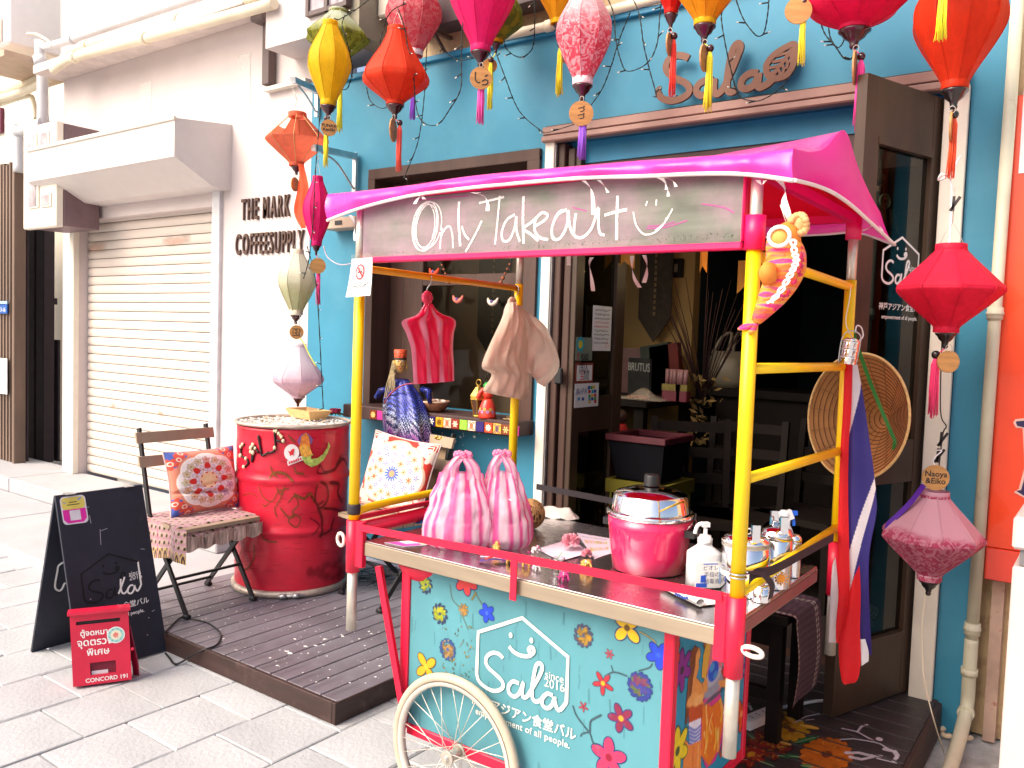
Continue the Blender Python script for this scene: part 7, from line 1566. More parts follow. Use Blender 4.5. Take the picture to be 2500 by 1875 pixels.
for k in range(16):
    a = 2*math.pi*k/16; b.stroke([c+(A_*math.cos(a)+B_*math.sin(a))*Rh*(1-s)*.99+axd*(hh*s**.94-.002) for s in (.02, .4, .8)], .0016, -(A_*math.cos(a)+B_*math.sin(a))*.5-axd)
b.build('rib', M('hoop_pale', (.30, .13, .04), .7), t)
MB().tube([c+A_*math.cos(a)*Rh+B_*math.sin(a)*Rh for a in np.linspace(0, 6.283, 60, endpoint=False)], .0045, 7, closed=True).build('brim', M('brim_straw', (.66, .42, .16), .6, var=.2, vs=90), t)
gs = [ay(2080, 800, 2.74), ay(2100, 865, 2.86), ay(2135, 960, 2.96), ay(2182, 1070, 2.98)]
b = MB(); P_ = smooth_pts(gs, 5); b.stroke(P_, .012, -d_, .001).stroke([ay(2182, 1070, 2.98), ay(2190, 1085, 2.98), ay(2180, 1098, 2.98), ay(2184, 1075, 2.98)], .010, -d_, .001); b.build('chin_strap', M('green_ribbon', (.03, .20, .03), .6), t)
# ================================================================ window sill things
SZ = WZ0+.003
def at_sill(px, py): q = az(px, py, SZ); return q
q = V((ay(1060, 972, 3.44).x, 3.44, SZ)); t = thing('bowl', 'patterned clay bowl of shells on the window sill', 'bowl', q); mp = mpp(q); r = 39*mp
MB().lathe(q, [(r*.55, 0), (r*.75, .014), (r*.95, .045), (r, .058), (r*.95, .058), (r*.86, .044), (r*.5, .010), (0, .008)], 32).build('body', M('clay_pattern', (.30, .13, .07), .5, var=.6, vs=45, stretch=(1, 1, 1.4)), t)
MB().lathe(q+V((0, 0, .0525)), [(r*1.0, 0), (r*1.015, .004), (r*.97, .008)], 32, cap=False).build('lip', M('clay_lip', (.60, .42, .28), .5), t)
b = MB(); rr = random.Random(8)
for k in range(16): a, s = rr.uniform(0, 6.28), rr.uniform(0, r*.72); b.ball(q+V((math.cos(a)*s, math.sin(a)*s*.8, .056)), rr.uniform(.011, .018), 8, 6, mi=rr.randrange(3), sc=(1.1, .8, .8))
b.tube([q+V((-.02, 0, .06)), q+V((-.032, 0, .085)), q+V((-.022, 0, .104))], [.016, .014, .008], 8, mi=1); b.build('shells', [M('shell_white', (.70, .62, .55), .5), M('shell_brown', (.30, .14, .07), .5), M('shell_pink', (.62, .42, .36), .5)], t)
q = V((ay(1167, 990, 3.42).x, 3.42, SZ)); t = thing('lantern', 'small pierced brass lantern on the window sill', 'lantern', q); m_br = M('brass', (.60, .38, .08), .28, metal=.9, var=.25, vs=30, bump=.3, bs=150); H0 = .125
MB().lathe(q, [(.030, 0), (.030, .006), (.024, .010)], 6).build('base', m_br, t)
MB().lathe(q+V((0, 0, .010)), [(.022, 0), (.040, .078)], 6, smooth=False, cap=False).build('glass_body', M('smoked_glass', (.10, .05, .03), .1, var=.2, alpha=.8), t)
b = MB()
for k in range(6): a = math.pi*k/3; b.bar(q+V((math.cos(a)*.022, math.sin(a)*.022, .010)), q+V((math.cos(a)*.040, math.sin(a)*.040, .088)), .004, .004)
b.build('corner_bar', m_br, t); MB().lathe(q+V((0, 0, .0885)), [(.043, 0), (.043, .022), (.040, .028), (.014, .066), (.007, .070), (.007, .078)], 6, smooth=False).build('hood', m_br, t)
c = q+V((0, 0, .178)); MB().tube([c+V((math.cos(a)*.016, 0, math.sin(a)*.016)) for a in np.linspace(0, 6.28, 14, endpoint=False)], .002, 6, closed=True).build('ring', m_br, t)
q = V((ay(1190, 1005, 3.40).x, 3.40, SZ)); t = thing('elephant_figure', 'red painted elephant figure with flowers on the window sill, half behind the peach bag', 'figure', q); m_er = M('red_lacquer', (.62, .04, .02), .3, var=.1, coat=.4)
MB().lathe(q, [(.046, 0), (.046, .012), (.040, .06), (.030, .085), (.024, .10)], 24).build('skirt', m_er, t); MB().ball(q+V((0, 0, .125)), .030, 14, 9).build('body', m_er, t); MB().ball(q+V((.01, -.005, .165)), .030, 14, 9, sc=(1.1, 1, .8)).build('cap', M('green_lacquer', (.05, .30, .06), .3, var=.3, vs=50), t)
MB().tube(smooth_pts([q+V((-.01, -.02, .15)), q+V((-.03, -.03, .125)), q+V((-.038, -.034, .10))], 4), [.013]*9, 10).build('arm', m_er, t)
b = MB()
for k in range(7): 
    a = -2.2+.32*k; c = q+V((math.cos(a)*.0445, math.sin(a)*.0445, .035+.012*(k % 2))); u = V((-math.sin(a), math.cos(a), 0)); nn_ = V((math.cos(a), math.sin(a), 0))
    for j in range(5): e = 1.2566*j; b.add([c+nn_*.002+u*math.cos(e)*.006+V((0, 0, math.sin(e)*.006))+u*math.cos(e+i*1.57)*.004+V((0, 0, math.sin(e+i*1.57)*.004)) for i in range(4)], [(0, 1, 2, 3)], k % 2)
b.build('painted_flower', [M('lilac_dab', (.45, .30, .60), .5), M('lime_dab', (.40, .50, .10), .5)], t)
q = V((ay(1250, 1004, 3.40).x, 3.40, SZ)); t = thing('dried_grass', 'small bundle of dried grass at the right end of the window sill', 'plant', q); b = MB()
for k in range(14): b.tube([q+V((rr.uniform(-.05, .05), rr.uniform(-.02, .02), .003)), q+V((rr.uniform(-.03, .03), rr.uniform(-.02, .02), rr.uniform(.008, .02))), q+V((rr.uniform(-.06, .06), rr.uniform(-.03, .03), .006))], .0015, 4)
b.build('stem', M('dry_straw', (.35, .24, .10), .8), t)
# garland of little birds inside the window
for k, (px, py, c) in enumerate(((1060, 662, (.60, .06, .02)), (1118, 729, (.62, .16, .12)), (1203, 735, (.62, .50, .42)))):
    q = ay(px, py, 3.62); t = thing('bird_ornament', ('red felt bird hung at the top of the window', 'coral felt crescent hung under the window rail', 'pale felt crescent hung under the window rail')[k], 'ornament', q, 'felt ornaments in the window')
    P_ = [q+V((math.cos(a)*.034, 0, math.sin(a)*.034+.02)) for a in np.linspace(math.pi*1.02, math.pi*1.98, 13)]; MB().tube(P_, [.004+.011*math.sin(math.pi*i/12) for i in range(13)], 8).build('body', M('felt%d' % k, c, .8, var=.2), t)
    MB().ball(q+V((0, -.010, -.004)), .010, 8, 6).build('patch', M('felt_violet', (.12, .08, .25), .8), t); MB().cyl(q+V((0, 0, .0)), V((q.x, q.y, ay(px, 620 if k == 0 else 700, 3.62).z)), .001, 4).build('thread', m_black, t)
for k, (px, py) in enumerate(((1090, 676), (1230, 676))):
    q = ay(px, py, 3.60); t = thing('bead_string', ('left', 'right')[k]+' slanting string of brown beads at the top of the window', 'beads', q, 'bead strings in the window'); b = MB(); s = -1 if k == 0 else 1
    for j in range(5): b.ball(q+V((s*(.014*j-.02), 0, .024*j-.03)), .011 if j in (0, 1) else .007, 8, 6)
    b.build('bead', M('bead_brown', (.32, .08, .03), .4), t); MB().tube([q+V((s*-.02, 0, -.04)), q+V((s*.06, 0, .10))], .0015, 4).build('cord', m_black, t)
# string puppet in a blue sequin robe
q = ay(985, 1060, 3.33); t = thing('puppet', 'crowned string puppet in a blue and violet sequin robe hung at the window', 'puppet', q); Yp = 3.36
def seq_mat():
    m = M('sequin_robe', (.05, .06, .35), .20, metal=.35, var=.1); tt_ = m.node_tree; p = [n for n in tt_.nodes if n.type == 'BSDF_PRINCIPLED'][0]
    tc = nd(tt_, 'ShaderNodeTexCoord'); vo = nd(tt_, 'ShaderNodeTexVoronoi'); vo.inputs['Scale'].default_value = 150; vo.inputs['Randomness'].default_value = .35; tt_.links.new(tc.outputs['Object'], vo.inputs['Vector'])
    n_ = noise(tt_, 7, detail=4, stretch=(1, 1, .3)); sep = nd(tt_, 'ShaderNodeSeparateXYZ'); tt_.links.new(tc.outputs['Object'], sep.inputs[0])
    ad = nd(tt_, 'ShaderNodeMath', operation='MULTIPLY_ADD'); ad.inputs[1].default_value = 2.6; tt_.links.new(sep.outputs[2], ad.inputs[0]); tt_.links.new(n_, ad.inputs[2])
    base = ramp(tt_, ad.outputs[0], [(.35, (.12, .05, .35)), (.58, (.42, .08, .40)), (.78, (.70, .78, .92)), (.93, (.10, .14, .75)), (1.0, (.03, .06, .60))])
    c = mixc(tt_, ramp(tt_, vo.outputs['Distance'], [(.25, 0), (.45, 1)]), base, (.01, .01, .06)); tt_.links.new(c, p.inputs['Base Color'])
    b_ = nd(tt_, 'ShaderNodeBump'); b_.inputs['Strength'].default_value = .9; b_.inputs['Distance'].default_value = .004; tt_.links.new(vo.outputs['Color'], b_.inputs['Height']); tt_.links.new(b_.outputs[0], p.inputs['Normal']); return m
m_seq = seq_mat(); a0 = ay(978, 925, Yp); a1 = ay(1000, 1080, Yp-.04); mp = mpp(a0); b = MB(); n = 40; rows = 26
for j in range(rows):
    v = j/(rows-1); cpt = a0.lerp(a1, v); hw = float(np.interp(v, [0, .07, .12, .3, .6, 1], [22, 34, 38, 58, 68, 70]))*mp
    for k in range(n):
        th = 2*math.pi*k/n; f_ = 1+(.05+.05*v)*math.sin(9*th+1.5*v)+.03*math.sin(17*th); b.v.append((cpt.x+math.cos(th)*hw*f_, cpt.y+math.sin(th)*hw*.52*f_, cpt.z))
b.f = [(j*n+k, (j+1)*n+k, (j+1)*n+(k+1) % n, j*n+(k+1) % n) for j in range(rows-1) for k in range(n)]; b.m = [0]*len(b.f); b.sm = [True]*len(b.f); b.build('robe', m_seq, t)
h = ay(977, 893, Yp-.01); m_face = M('painted_face', (.66, .38, .12), .45, var=.12)
b = MB(); b.lathe(h+V((0, 0, -.040)), [(.004, 0), (.016, .006), (.024, .020), (.030, .045), (.031, .062), (.028, .078), (.016, .086)], 24, rfun=lambda th, z: 1+.10*max(0, math.cos(th+math.pi/2+.35))**6*(1 if .02 < z < .06 else .2)); b.build('head', m_face, t)
fd = (CAMP-h); fd.z = 0; fd.normalize(); fs = V((-fd.y, fd.x, 0)); f0 = h+fd*.0305
b = MB()
b.tube([f0+V((0, 0, .030)), f0+fd*.009+V((0, 0, .012)), f0+V((0, 0, .006))], [.003, .005, .002], 6); b.build('nose', m_face, t)
b = MB()
for s in (-1, 1):
    b.ball(f0+fs*s*.0125+V((0, 0, .026))-fd*.003, .0068, 8, 6, mi=0, sc=(1, 1, .7)); b.ball(f0+fs*s*.0125+V((0, 0, .026))+fd*.0022, .0032, 6, 5, mi=1)
    b.tube([f0+fs*s*.004+V((0, 0, .036)), f0+fs*s*.013+V((0, 0, .041))-fd*.001, f0+fs*s*.021+V((0, 0, .035))-fd*.006], .0017, 5, mi=1); b.tube([f0+fs*s*.002+V((0, 0, -.004)), f0+fs*s*.012+V((0, 0, -.004))-fd*.002, f0+fs*s*.017+V((0, 0, .002))-fd*.006], .0016, 5, mi=1)
b.tube([f0+fs*-.008+V((0, 0, -.012))-fd*.003, f0+V((0, 0, -.013))-fd*.001, f0+fs*.008+V((0, 0, -.012))-fd*.003], .0026, 6, mi=2); b.build('features', [M('eye_white', (.75, .68, .60), .4), m_ink, M('lip_red', (.55, .04, .03), .4)], t)
b = MB(); b.lathe(h+V((0, 0, .036)), [(.033, 0), (.0335, .010), (.0335, .011), (.036, .050), (.030, .054)], 24); b.build('crown', M('red_brocade', (.55, .07, .02), .5, var=.7, vs=110), t); b = MB(); b.lathe(h+V((0, 0, .034)), [(.0345, 0), (.0345, .011)], 24, cap=False); b.build('crown_band', M('dark_brocade', (.05, .03, .02), .5, var=.6, vs=150), t)
for s in (-1, 1): MB().tube([h+fs*s*.033+V((0, 0, .03)), h+fs*s*.036+V((0, 0, -.01)), h+fs*s*.034+V((0, 0, -.035))], [.003, .005, .002], 7).build('ear_drop', m_br, t)
m_cord = M('cream_cord', (.36, .28, .15), .8, var=.3, vs=60); b = MB()
for k in range(7): b.tube(smooth_pts([ay(960+2*k % 7, 880+5*k, Yp-.05), ay(950+k*2, 920, Yp-.06), ay(943+k*3.5, 945+(k % 3)*6, Yp-.06), ay(938+k*3, 985-k*4, Yp-.05)], 4), .0032, 5)
b.build('cord', m_cord, t); MB().tube(smooth_pts([ay(938, 985, Yp-.06), ay(955, 960, Yp-.08), ay(985, 940, Yp-.08), ay(1025, 935, Yp-.06)], 5), .004, 6).build('sash', M('maroon_sash', (.30, .04, .06), .6), t)
b = MB(); b.tube([ay(945, 950, Yp), ay(930, 955, Yp), ay(918, 972, Yp-.01)], [.016, .022, .014], 10).build('sleeve', m_seq, t); b = MB(); b.tube([ay(1030, 950, Yp), ay(1046, 955, Yp), ay(1050, 985, Yp)], [.016, .020, .012], 10).build('sleeve', m_seq, t)
c = ay(1075, 1070, Yp-.06); b = MB()
for k in range(8): b.ball(c+V((-.035+.01*k, 0, .006*math.sin(k*2))), .007, 7, 5)
b.build('gold_trim', m_br, t); MB().cyl(h+V((0, 0, .09)), V((h.x, h.y+.02, 2.33)), .001, 4).build('string', m_black, t)
# ================================================================ silk lanterns
m_cap = M('dark_lacquer', (.045, .010, .014), .18, var=.1, coat=.6); m_capb = M('black_lacquer', (.012, .010, .010), .2, coat=.5)
m_disc = M('wood_disc', (.50, .25, .08), .55, var=.2, vs=12, stretch=(1, 1, 6)); m_disce = M('wood_disc_bark', (.20, .09, .03), .7)
m_wireR = M('bare_wire', (.50, .46, .42), .4, metal=.6)
def silk(name, c, c2=None, pat=0.0, blend=None, scale=16, tr=.42):
    if name in _mats: return _mats[name]
    c = col(c); m = M(name, c, .55, var=0, transl=tr, bump=.25, bs=34, stretch=(1, 1, .35), sheen=.03, spec=.3); t = m.node_tree; p = [n for n in t.nodes if n.type == 'BSDF_PRINCIPLED'][0]
    base = ramp(t, noise(t, 26, detail=6, rough=.7, stretch=(1, 1, .35), dist=1.2), [(.32, tuple(x*.80 for x in c)), (.62, c)])
    if c2: 
        base = mixc(t, ramp(t, noise(t, scale, detail=3, dist=2.5), [(.5-.06*(1-pat)-.02, 0), (.56, 1)]), base, col(c2))
    if blend:       # the cloth is dyed from one colour to another down its height
        tc = nd(t, 'ShaderNodeTexCoord'); sp_ = nd(t, 'ShaderNodeSeparateXYZ'); t.links.new(tc.outputs['Generated'], sp_.inputs[0]); n_ = noise(t, 6, detail=2)
        ad = nd(t, 'ShaderNodeMath', operation='MULTIPLY_ADD'); ad.inputs[1].default_value = .28; t.links.new(n_, ad.inputs[0]); t.links.new(sp_.outputs[2], ad.inputs[2])
        base = mixc(t, ramp(t, ad.outputs[0], [(blend[1], 0), (blend[2], 1)]), base, col(blend[0]))
    t.links.new(base, p.inputs['Base Color'])
    for n in t.nodes:
        if n.type == 'BSDF_TRANSLUCENT': t.links.new(base, n.inputs[0])
    return m
PROF = {'diamond': [(0, .30), (.10, .34), (.28, .66), (.44, .95), (.50, 1.0), (.57, .96), (.75, .62), (.92, .34), (1, .31)],
        'long': [(0, .34), (.06, .36), (.2, .62), (.36, .92), (.46, 1.0), (.56, .97), (.74, .70), (.92, .38), (1, .35)],
        'drop': [(0, .28), (.05, .29), (.25, .48), (.45, .78), (.60, .98), (.66, 1.0), (.73, .94), (.86, .56), (.96, .27), (1, .26)],
        'balloon': [(0, .40), (.08, .62), (.2, .90), (.32, 1.0), (.45, .97), (.62, .76), (.8, .48), (.94, .29), (1, .28)],
        'bowl': [(0, .5), (.2, .85), (.4, .99), (.55, 1.0), (.72, .90), (.86, .62), (.96, .31), (1, .29)],
        'wide': [(0, .28), (.07, .30), (.25, .60), (.46, .96), (.50, 1.0), (.55, .97), (.75, .60), (.93, .25), (1, .23)]}
def disc(par, c, r, nrm, text=None, tsize=.4, mat=None, shift=(0, 0)):
    n = V(nrm).normalized(); d = MB(); d.lathe(V(c)-n*.003, [(r, 0), (r*1.0, .006)], 24, axis=n, smooth=False); o = d.build('wood_tag', mat or m_disc, par)
    if text:
        u = V((0, 0, 1)).cross(n); u.normalize(); v = n.cross(u); b = MB()
        if isinstance(text, str):
            put_text(b, text, V(c)+n*.0037+u*shift[0]*r+v*shift[1]*r, u, v, r*tsize, bold=r*.012, line=.9)
        else:
            for st_ in text: b.stroke(smooth_pts([V(c)+n*.0035+u*x*r+v*y*r for x, y in st_], 5), r*.10, n, .0006)
        b.build('tag_writing', m_ink, o)
    return o
def tassel(par, top, length, w_, mat, seed=0):
    rr = random.Random(seed); b = MB(); n = 30; top = V(top)
    for k in range(n):
        a = 2.399*k; r = w_*.5*math.sqrt((k+.5)/n); o = V((math.cos(a)*r, math.sin(a)*r, 0)); L = length*rr.uniform(.90, 1.02)
        b.tube([top+o*.35, top+o*.9+V((0, 0, -L*.12)), top+o*1.05+V((rr.gauss(0, .0015), rr.gauss(0, .0015), -L*.55)), top+o*1.2+V((rr.gauss(0, .003), rr.gauss(0, .003), -L))], [.0016, w_*.085, w_*.085, w_*.06], 4)
    return b.build('tassel', mat, par)
_tm = {}
def tmat(c): 
    k = 'tassel_'+str(c)
    return M(k, c, .55, var=.18, vs=40, stretch=(3, 3, .2), sheen=.3)
def lantern(label, cx, top, bot, wpx, prof, Y, mat, bandc=None, capc=None, tas=None, tag_=None, hang=3.25, nrib=9, capon=True, rot=.2, rib=.09, tube=True, capscale=1.0, name='silk_lantern', ringm=None, torn=()):
    P0, P1 = ay(cx, top, Y), ay(cx, bot, Y); xm = (P0.x+P1.x)/2; H = P0.z-P1.z; mp = mpp((P0+P1)/2); Rm = wpx/2*mp; base = V((xm, Y, P1.z))
    t = thing(name, label, 'lantern', base, 'silk lanterns hung along the shop front')
    pts = smooth_pts([V((r, 0, s)) for s, r in PROF[prof]], 4); b = MB()
    def rf(th, h): return 1
    n = nrib*6; rows = [(max(.05, p.x)*Rm, (1-p.z)*H) for p in pts][::-1]
    vs_ = []
    for r, h in rows:
        q = r/Rm
        for k in range(n):
            th = rot+2*math.pi*k/n; e = abs(((k % 6)-0)/6-.0); s = (k % 6)/6; sag = rib*(q-.2)*(4*s*(1-s)) if q > .3 else 0
            vs_.append((base.x+math.cos(th)*r*(1-sag), base.y+math.sin(th)*r*(1-sag), base.z+h))
    b.add(vs_, [(j*n+k, j*n+(k+1) % n, (j+1)*n+(k+1) % n, (j+1)*n+k) for j in range(len(rows)-1) for k in range(n) if not any(a <= (k/6) % nrib < b_ and lo <= j/len(rows) < hi for a, b_, lo, hi in torn)], 0, True)
    shade = b.build('shade', mat, t)
    rb = MB()
    for k in range(nrib): th = rot+2*math.pi*k/nrib; rb.tube([(base.x+math.cos(th)*r*1.004, base.y+math.sin(th)*r*1.004, base.z+h) for r, h in rows[::2]], .0021, 4)
    rb.build('rib', ringm or mat, t)
    rt_, rbm = PROF[prof][0][1]*Rm, PROF[prof][-1][1]*Rm
    bm_ = bandc or mat
    MB().lathe(base+V((0, 0, -.002)), [(rbm*1.03, 0), (rbm*1.05, .002), (rbm*1.05, .028), (rbm*1.0, .030)], 28, cap=False).build('lower_band', bm_, t); MB().lathe(base+V((0, 0, H-.024)), [(rt_*1.02, 0), (rt_*1.04, .002), (rt_*1.04, .026), (rt_*1.0, .028)], 28, cap=False).build('upper_band', bm_, t)
    tip = base.copy()
    if capon:
        r = rbm*1.04*capscale; MB().lathe(base+V((0, 0, -.066*capscale-.002)), [(r*.20, 0), (r*.30, .008*capscale), (r*.26, .014*capscale), (r*.34, .026*capscale), (r*.66, .038*capscale), (r*.80, .050*capscale), (r*1.02, .058*capscale), (r*1.02, .064*capscale)], 24).build('cap', capc or m_cap, t); tip = base+V((0, 0, -.068*capscale))
    if top > -60 or True:
        for s in (-1, 1): MB().tube(smooth_pts([base+V((s*rt_*.8, 0, H)), base+V((s*rt_*.35, 0, H+.05)), base+V((0, 0, H+.075))], 3), .0013, 5).build('hanger', m_wireR, t)
        if hang and hang > base.z+H+.08: MB().cyl(base+V((0, 0, H+.074)), V((base.x, base.y, hang)), .0015, 5).build('cord', m_wireR, t)
    if tas:
        c, bead_y, y1, wp, *o_ = tas; xo = o_[0] if o_ else cx; B = ay(xo, bead_y, Y); E = ay(xo, y1, Y)
        MB().tube([tip, tip.lerp(B, .5)+V((.002, 0, 0)), B], .0022, 6).build('loop', tmat(c), t); MB().ball(B, .0145, 12, 8).build('bead', capc or m_cap, t); tassel(t, B+V((0, 0, -.010)), B.z-.010-E.z, wp*mp, tmat(c), int(cx))
    if tag_:
        tx, ty, rp, ang, txt, *more = tag_; c = ay(tx, ty, Y-.016-(more[1] if len(more) > 1 else 0)); ang += math.atan2(-c.x, c.y); nrm = V((math.sin(ang), -math.cos(ang), 0)); disc(t, c, rp*mp, nrm, txt, more[0] if more else .5)
        MB().tube([c+V((math.cos(a)*.010, 0, rp*mp+.008+math.sin(a)*.012)) for a in np.linspace(0, 6.28, 12, endpoint=False)], .0012, 5, closed=True).build('ring', m_wireR, t)
    return t, base, H, Rm
YFr, YBk = 3.02, 3.28
s_yel = silk('silk_yellow', (.90, .60, .01)); s_olive = silk('silk_olive', (.42, .42, .05), (.20, .22, .02), .6, ((.62, .66, .50), .62, .95)); s_ro = silk('silk_red_orange', (.85, .07, .02)); s_rose = silk('silk_rose', (.80, .26, .28), (.70, .08, .12), .4, scale=22); s_hot = silk('silk_hot_pink', (.86, .02, .20))
s_grn = silk('silk_green', (.16, .20, .02), (.35, .30, .02), .4); s_amb = silk('silk_amber', (.88, .42, .01)); s_pat = silk('silk_pink_white', (.80, .10, .16), (.84, .50, .54), .7, ((.84, .66, .68), .60, 1.0), scale=26); s_red = silk('silk_red', (.78, .02, .01)); s_mag = silk('silk_magenta_red', (.82, .012, .10)); s_red2 = silk('silk_vermilion', (.76, .045, .008)); s_rose2 = silk('silk_deep_rose', (.80, .02, .07)); s_prt = silk('silk_rose_print', (.48, .06, .13), (.58, .22, .30), .9, ((.64, .34, .41), .66, .72), scale=30, tr=.2)
s_sal = silk('silk_salmon', (.82, .20, .11), tr=.5); s_wg = silk('silk_white_green', (.58, .60, .36), (.54, .50, .30), .2, ((.82, .79, .68), .45, .85)); s_lil = silk('silk_lilac', (.74, .52, .62), None, 0, ((.80, .74, .80), .45, .80)); s_hot2 = silk('silk_bright_pink', (.86, .02, .22))
fa_ = .12
lantern('bright yellow lantern in front of the olive one at upper left', 804, 54, 257, 106, 'long', YFr, s_yel, tas=('#ffe81e', 289, 408, 10, 797), tag_=(803, 312, 20, fa_, 'FUNAX\nKenSki', .52))
lantern('olive green lantern half behind the bright yellow one', 824, 25, 156, 154, 'wide', YBk, s_olive, tas=('#f6ee22', 200, 322, 11, 831), capscale=.7)
lantern('red orange pear shaped lantern at upper left', 967, 69, 255, 163, 'drop', YFr-.05, s_ro, tas=('#f04a30', 300, 419, 12, 976), tag_=(960, 318, 28, 1.25, None))
lantern('faded rose fabric lantern behind the red orange one', 1010, -70, 136, 138, 'long', YBk, s_rose, M('pale_band', (.78, .66, .66), .7), tas=('#8a3ad0', 225, 293, 11, 1008), capscale=.6)
lantern('large hot pink lantern with a smiling wooden tag', 1177, -118, 125, 168, 'balloon', YFr, s_hot, tas=('#e84aa8', 168, 302, 15, 1176), tag_=(1174, 191, 27, fa_, [[(-.5, .5), (-.52, -.1), (-.3, -.42), (-.05, -.38)], [(.35, .15), (.6, .35)], [(.1, -.3), (.35, -.12), (.62, -.2), (.55, -.5), (.1, -.6)]]))
lantern('dark green and yellow lantern behind the large hot pink one', 1214, -70, 104, 134, 'drop', YBk, s_grn, s_amb, tas=('#f2e61e', 146, 266, 11, 1199), tag_=(1196, 160, 18, fa_, None, .5, -.02), capscale=.7)
lantern('amber lantern half behind the pink and white patterned one', 1366, -115, 58, 128, 'balloon', YBk, s_amb, s_yel, tas=('#ffe41a', 110, 234, 13, 1368), tag_=(1377, 135, 18, 1.2, None), capscale=.7)
lantern('pink and white patterned lantern at the centre top', 1427, -42, 206, 136, 'long', YFr, s_pat, M('pink_white_band', (.80, .55, .58), .7, var=.3, vs=60), tas=('#9a5ae0', 255, 389, 16, 1425), tag_=(1419, 277, 30, fa_, 'づ\nづ', .62))
lantern('small red lantern between the patterned and amber ones', 1642, -130, 32, 112, 'balloon', YFr+.06, s_red, tas=('#f0331e', 88, 234, 12, 1646), tag_=(1634, 108, 27, 1.3, None))
lantern('large amber yellow lantern above the wooden wall lettering', 1725, -130, 60, 184, 'balloon', YFr, s_amb, s_yel, tas=('#fff01e', 118, 273, 15, 1734), tag_=(1719, 142, 32, 1.25, None))
lantern('lantern mostly above the frame, its yellow tassel hanging right of the wooden leaf', 1955, -250, -62, 150, 'balloon', YFr, s_ro, tas=('#fff02a', 5, 157, 14, 1963), tag_=(1949, 26, 32, fa_, None))
lantern('broad magenta red lantern at upper right', 2092, -120, 70, 250, 'bowl', YFr+.10, s_mag, tas=('#f03a9a', 138, 315, 19, 2103), tag_=(2087, 165, 40, 1.45, None))
lantern('big vermilion balloon lantern at the right edge', 2339, -52, 216, 212, 'balloon', YFr+.12, s_red2, capc=m_capb, tas=('#f0501e', 280, 435, 18, 2330), tag_=(2322, 310, 36, 1.5, None))
lantern('lantern above the frame whose yellow tassel crosses the vermilion lantern', 2304, -260, -72, 150, 'drop', YFr-.12, s_yel, tas=('#fff01e', -30, 98, 20, 2304))
lantern('wide deep rose lantern hanging beside the right door leaf', 2316, 599, 811, 244, 'wide', YFr+.12, s_rose2, capc=m_capb, tas=('#ff3a78', 866, 1020, 20, 2285), tag_=(2315, 883, 27, .5, None), hang=2.0, capscale=.8)
t, ba, H, Rm = lantern('rose print lantern lowest at right below a named wooden tag', 2275, 1200, 1416, 232, 'wide', YFr+.10, s_prt, capc=m_capb, hang=None, capscale=.8)
c = ay(2284, 1166, YFr+.06); disc(t, c, 31*mpp(c), (.74*.5, -.93, 0), 'Naoya\n&Eiko', .62)
b = MB(); P_ = smooth_pts([ay(*p, YFr+.04) for p in ((2256, 1184), (2225, 1225), (2190, 1260), (2168, 1282), (2166, 1310))], 5); b.stroke(P_, [.018]*len(P_), (-.5, -1, .2), .002); b.build('violet_sash', M('violet_cloth', (.10, .01, .38), .5, transl=.3), t)
MB().tube(smooth_pts([c+V((0, 0, .03)), c+V((-.01, 0, .06)), c+V((.012, .01, .09)), ay(2284, 1100, YFr+.08)], 4), .0022, 6).build('hook', m_white_pl, t)
# left stack, hung from the steel bracket
YL = 3.12
t, ba, H, Rm = lantern('torn salmon lantern showing its bamboo ribs at the top of the left string', 725, 277, 405, 150, 'wide', YL, s_sal, tag_=(720, 450, 17, 1.0, None), hang=None, nrib=8, rib=.09, rot=.0, torn=((6, 7, .45, .97), (7, 8, .40, .8), (5, 6, .62, .97), (4, 5, .7, .95)), ringm=M('bamboo_rib', (.62, .36, .14), .5), capscale=.75)
b = MB()
L = smooth_pts([ay(*p, YL-.02) for p in ((729, 400), (724, 470), (722, 520), (738, 560))], 6); Rr = smooth_pts([ay(*p, YL-.02) for p in ((742, 400), (752, 450), (745, 510), (748, 552))], 6); n = len(L)
b.grid(8, n, lambda u, v: L[int(round((1-v)*(n-1)))].lerp(Rr[int(round((1-v)*(n-1)))], u)+V((0, -.012*math.sin(9*u+5*v), 0))); b.build('torn_strip', M('orange_silk_strip', (.82, .09, .02), .6, transl=.3), t)
MB().cyl(ay(725, 277, YL)+V((0, 0, .07)), ay(712, 210, YL), .0016, 5).build('cord', m_wireR, t)
lantern('slim bright pink lantern beside the canopy corner', 774, 432, 599, 70, 'long', YL, s_hot2, tas=('#f0388c', 636, 745, 9, 778), tag_=(776, 649, 19, fa_, None), hang=2.42, capscale=.8)
lantern('cream and green lantern, third of the left string', 724, 611, 768, 90, 'long', YL, s_wg, M('cream_band', (.72, .62, .46), .7), tag_=(724, 811, 17, fa_, [[(-.6, .5), (-.2, .45), (.2, .5)], [(-.5, .2), (-.5, -.3)], [(-.2, .3), (.1, .1), (-.2, -.1), (.1, -.3)], [(.3, .5), (.5, .2), (.3, -.1), (.5, -.4)], [(-.6, -.5), (.1, -.45), (.5, -.55)], [(-.1, .5), (-.1, .2)]]), hang=2.10, capscale=.8)
t, ba, H, Rm = lantern('white and lilac pear shaped lantern lowest on the left string above the drum', 729, 840, 971, 120, 'drop', YL, s_lil, tas=None, hang=1.68, nrib=8, capscale=.75)
MB().tube(smooth_pts([ay(732, 826, YL), ay(742, 838, YL-.02), ay(755, 865, YL-.03), ay(772, 895, YL-.03)], 4), .003, 6).build('lime_ribbon', M('lime_ribbon', (.60, .62, .06), .6), t)
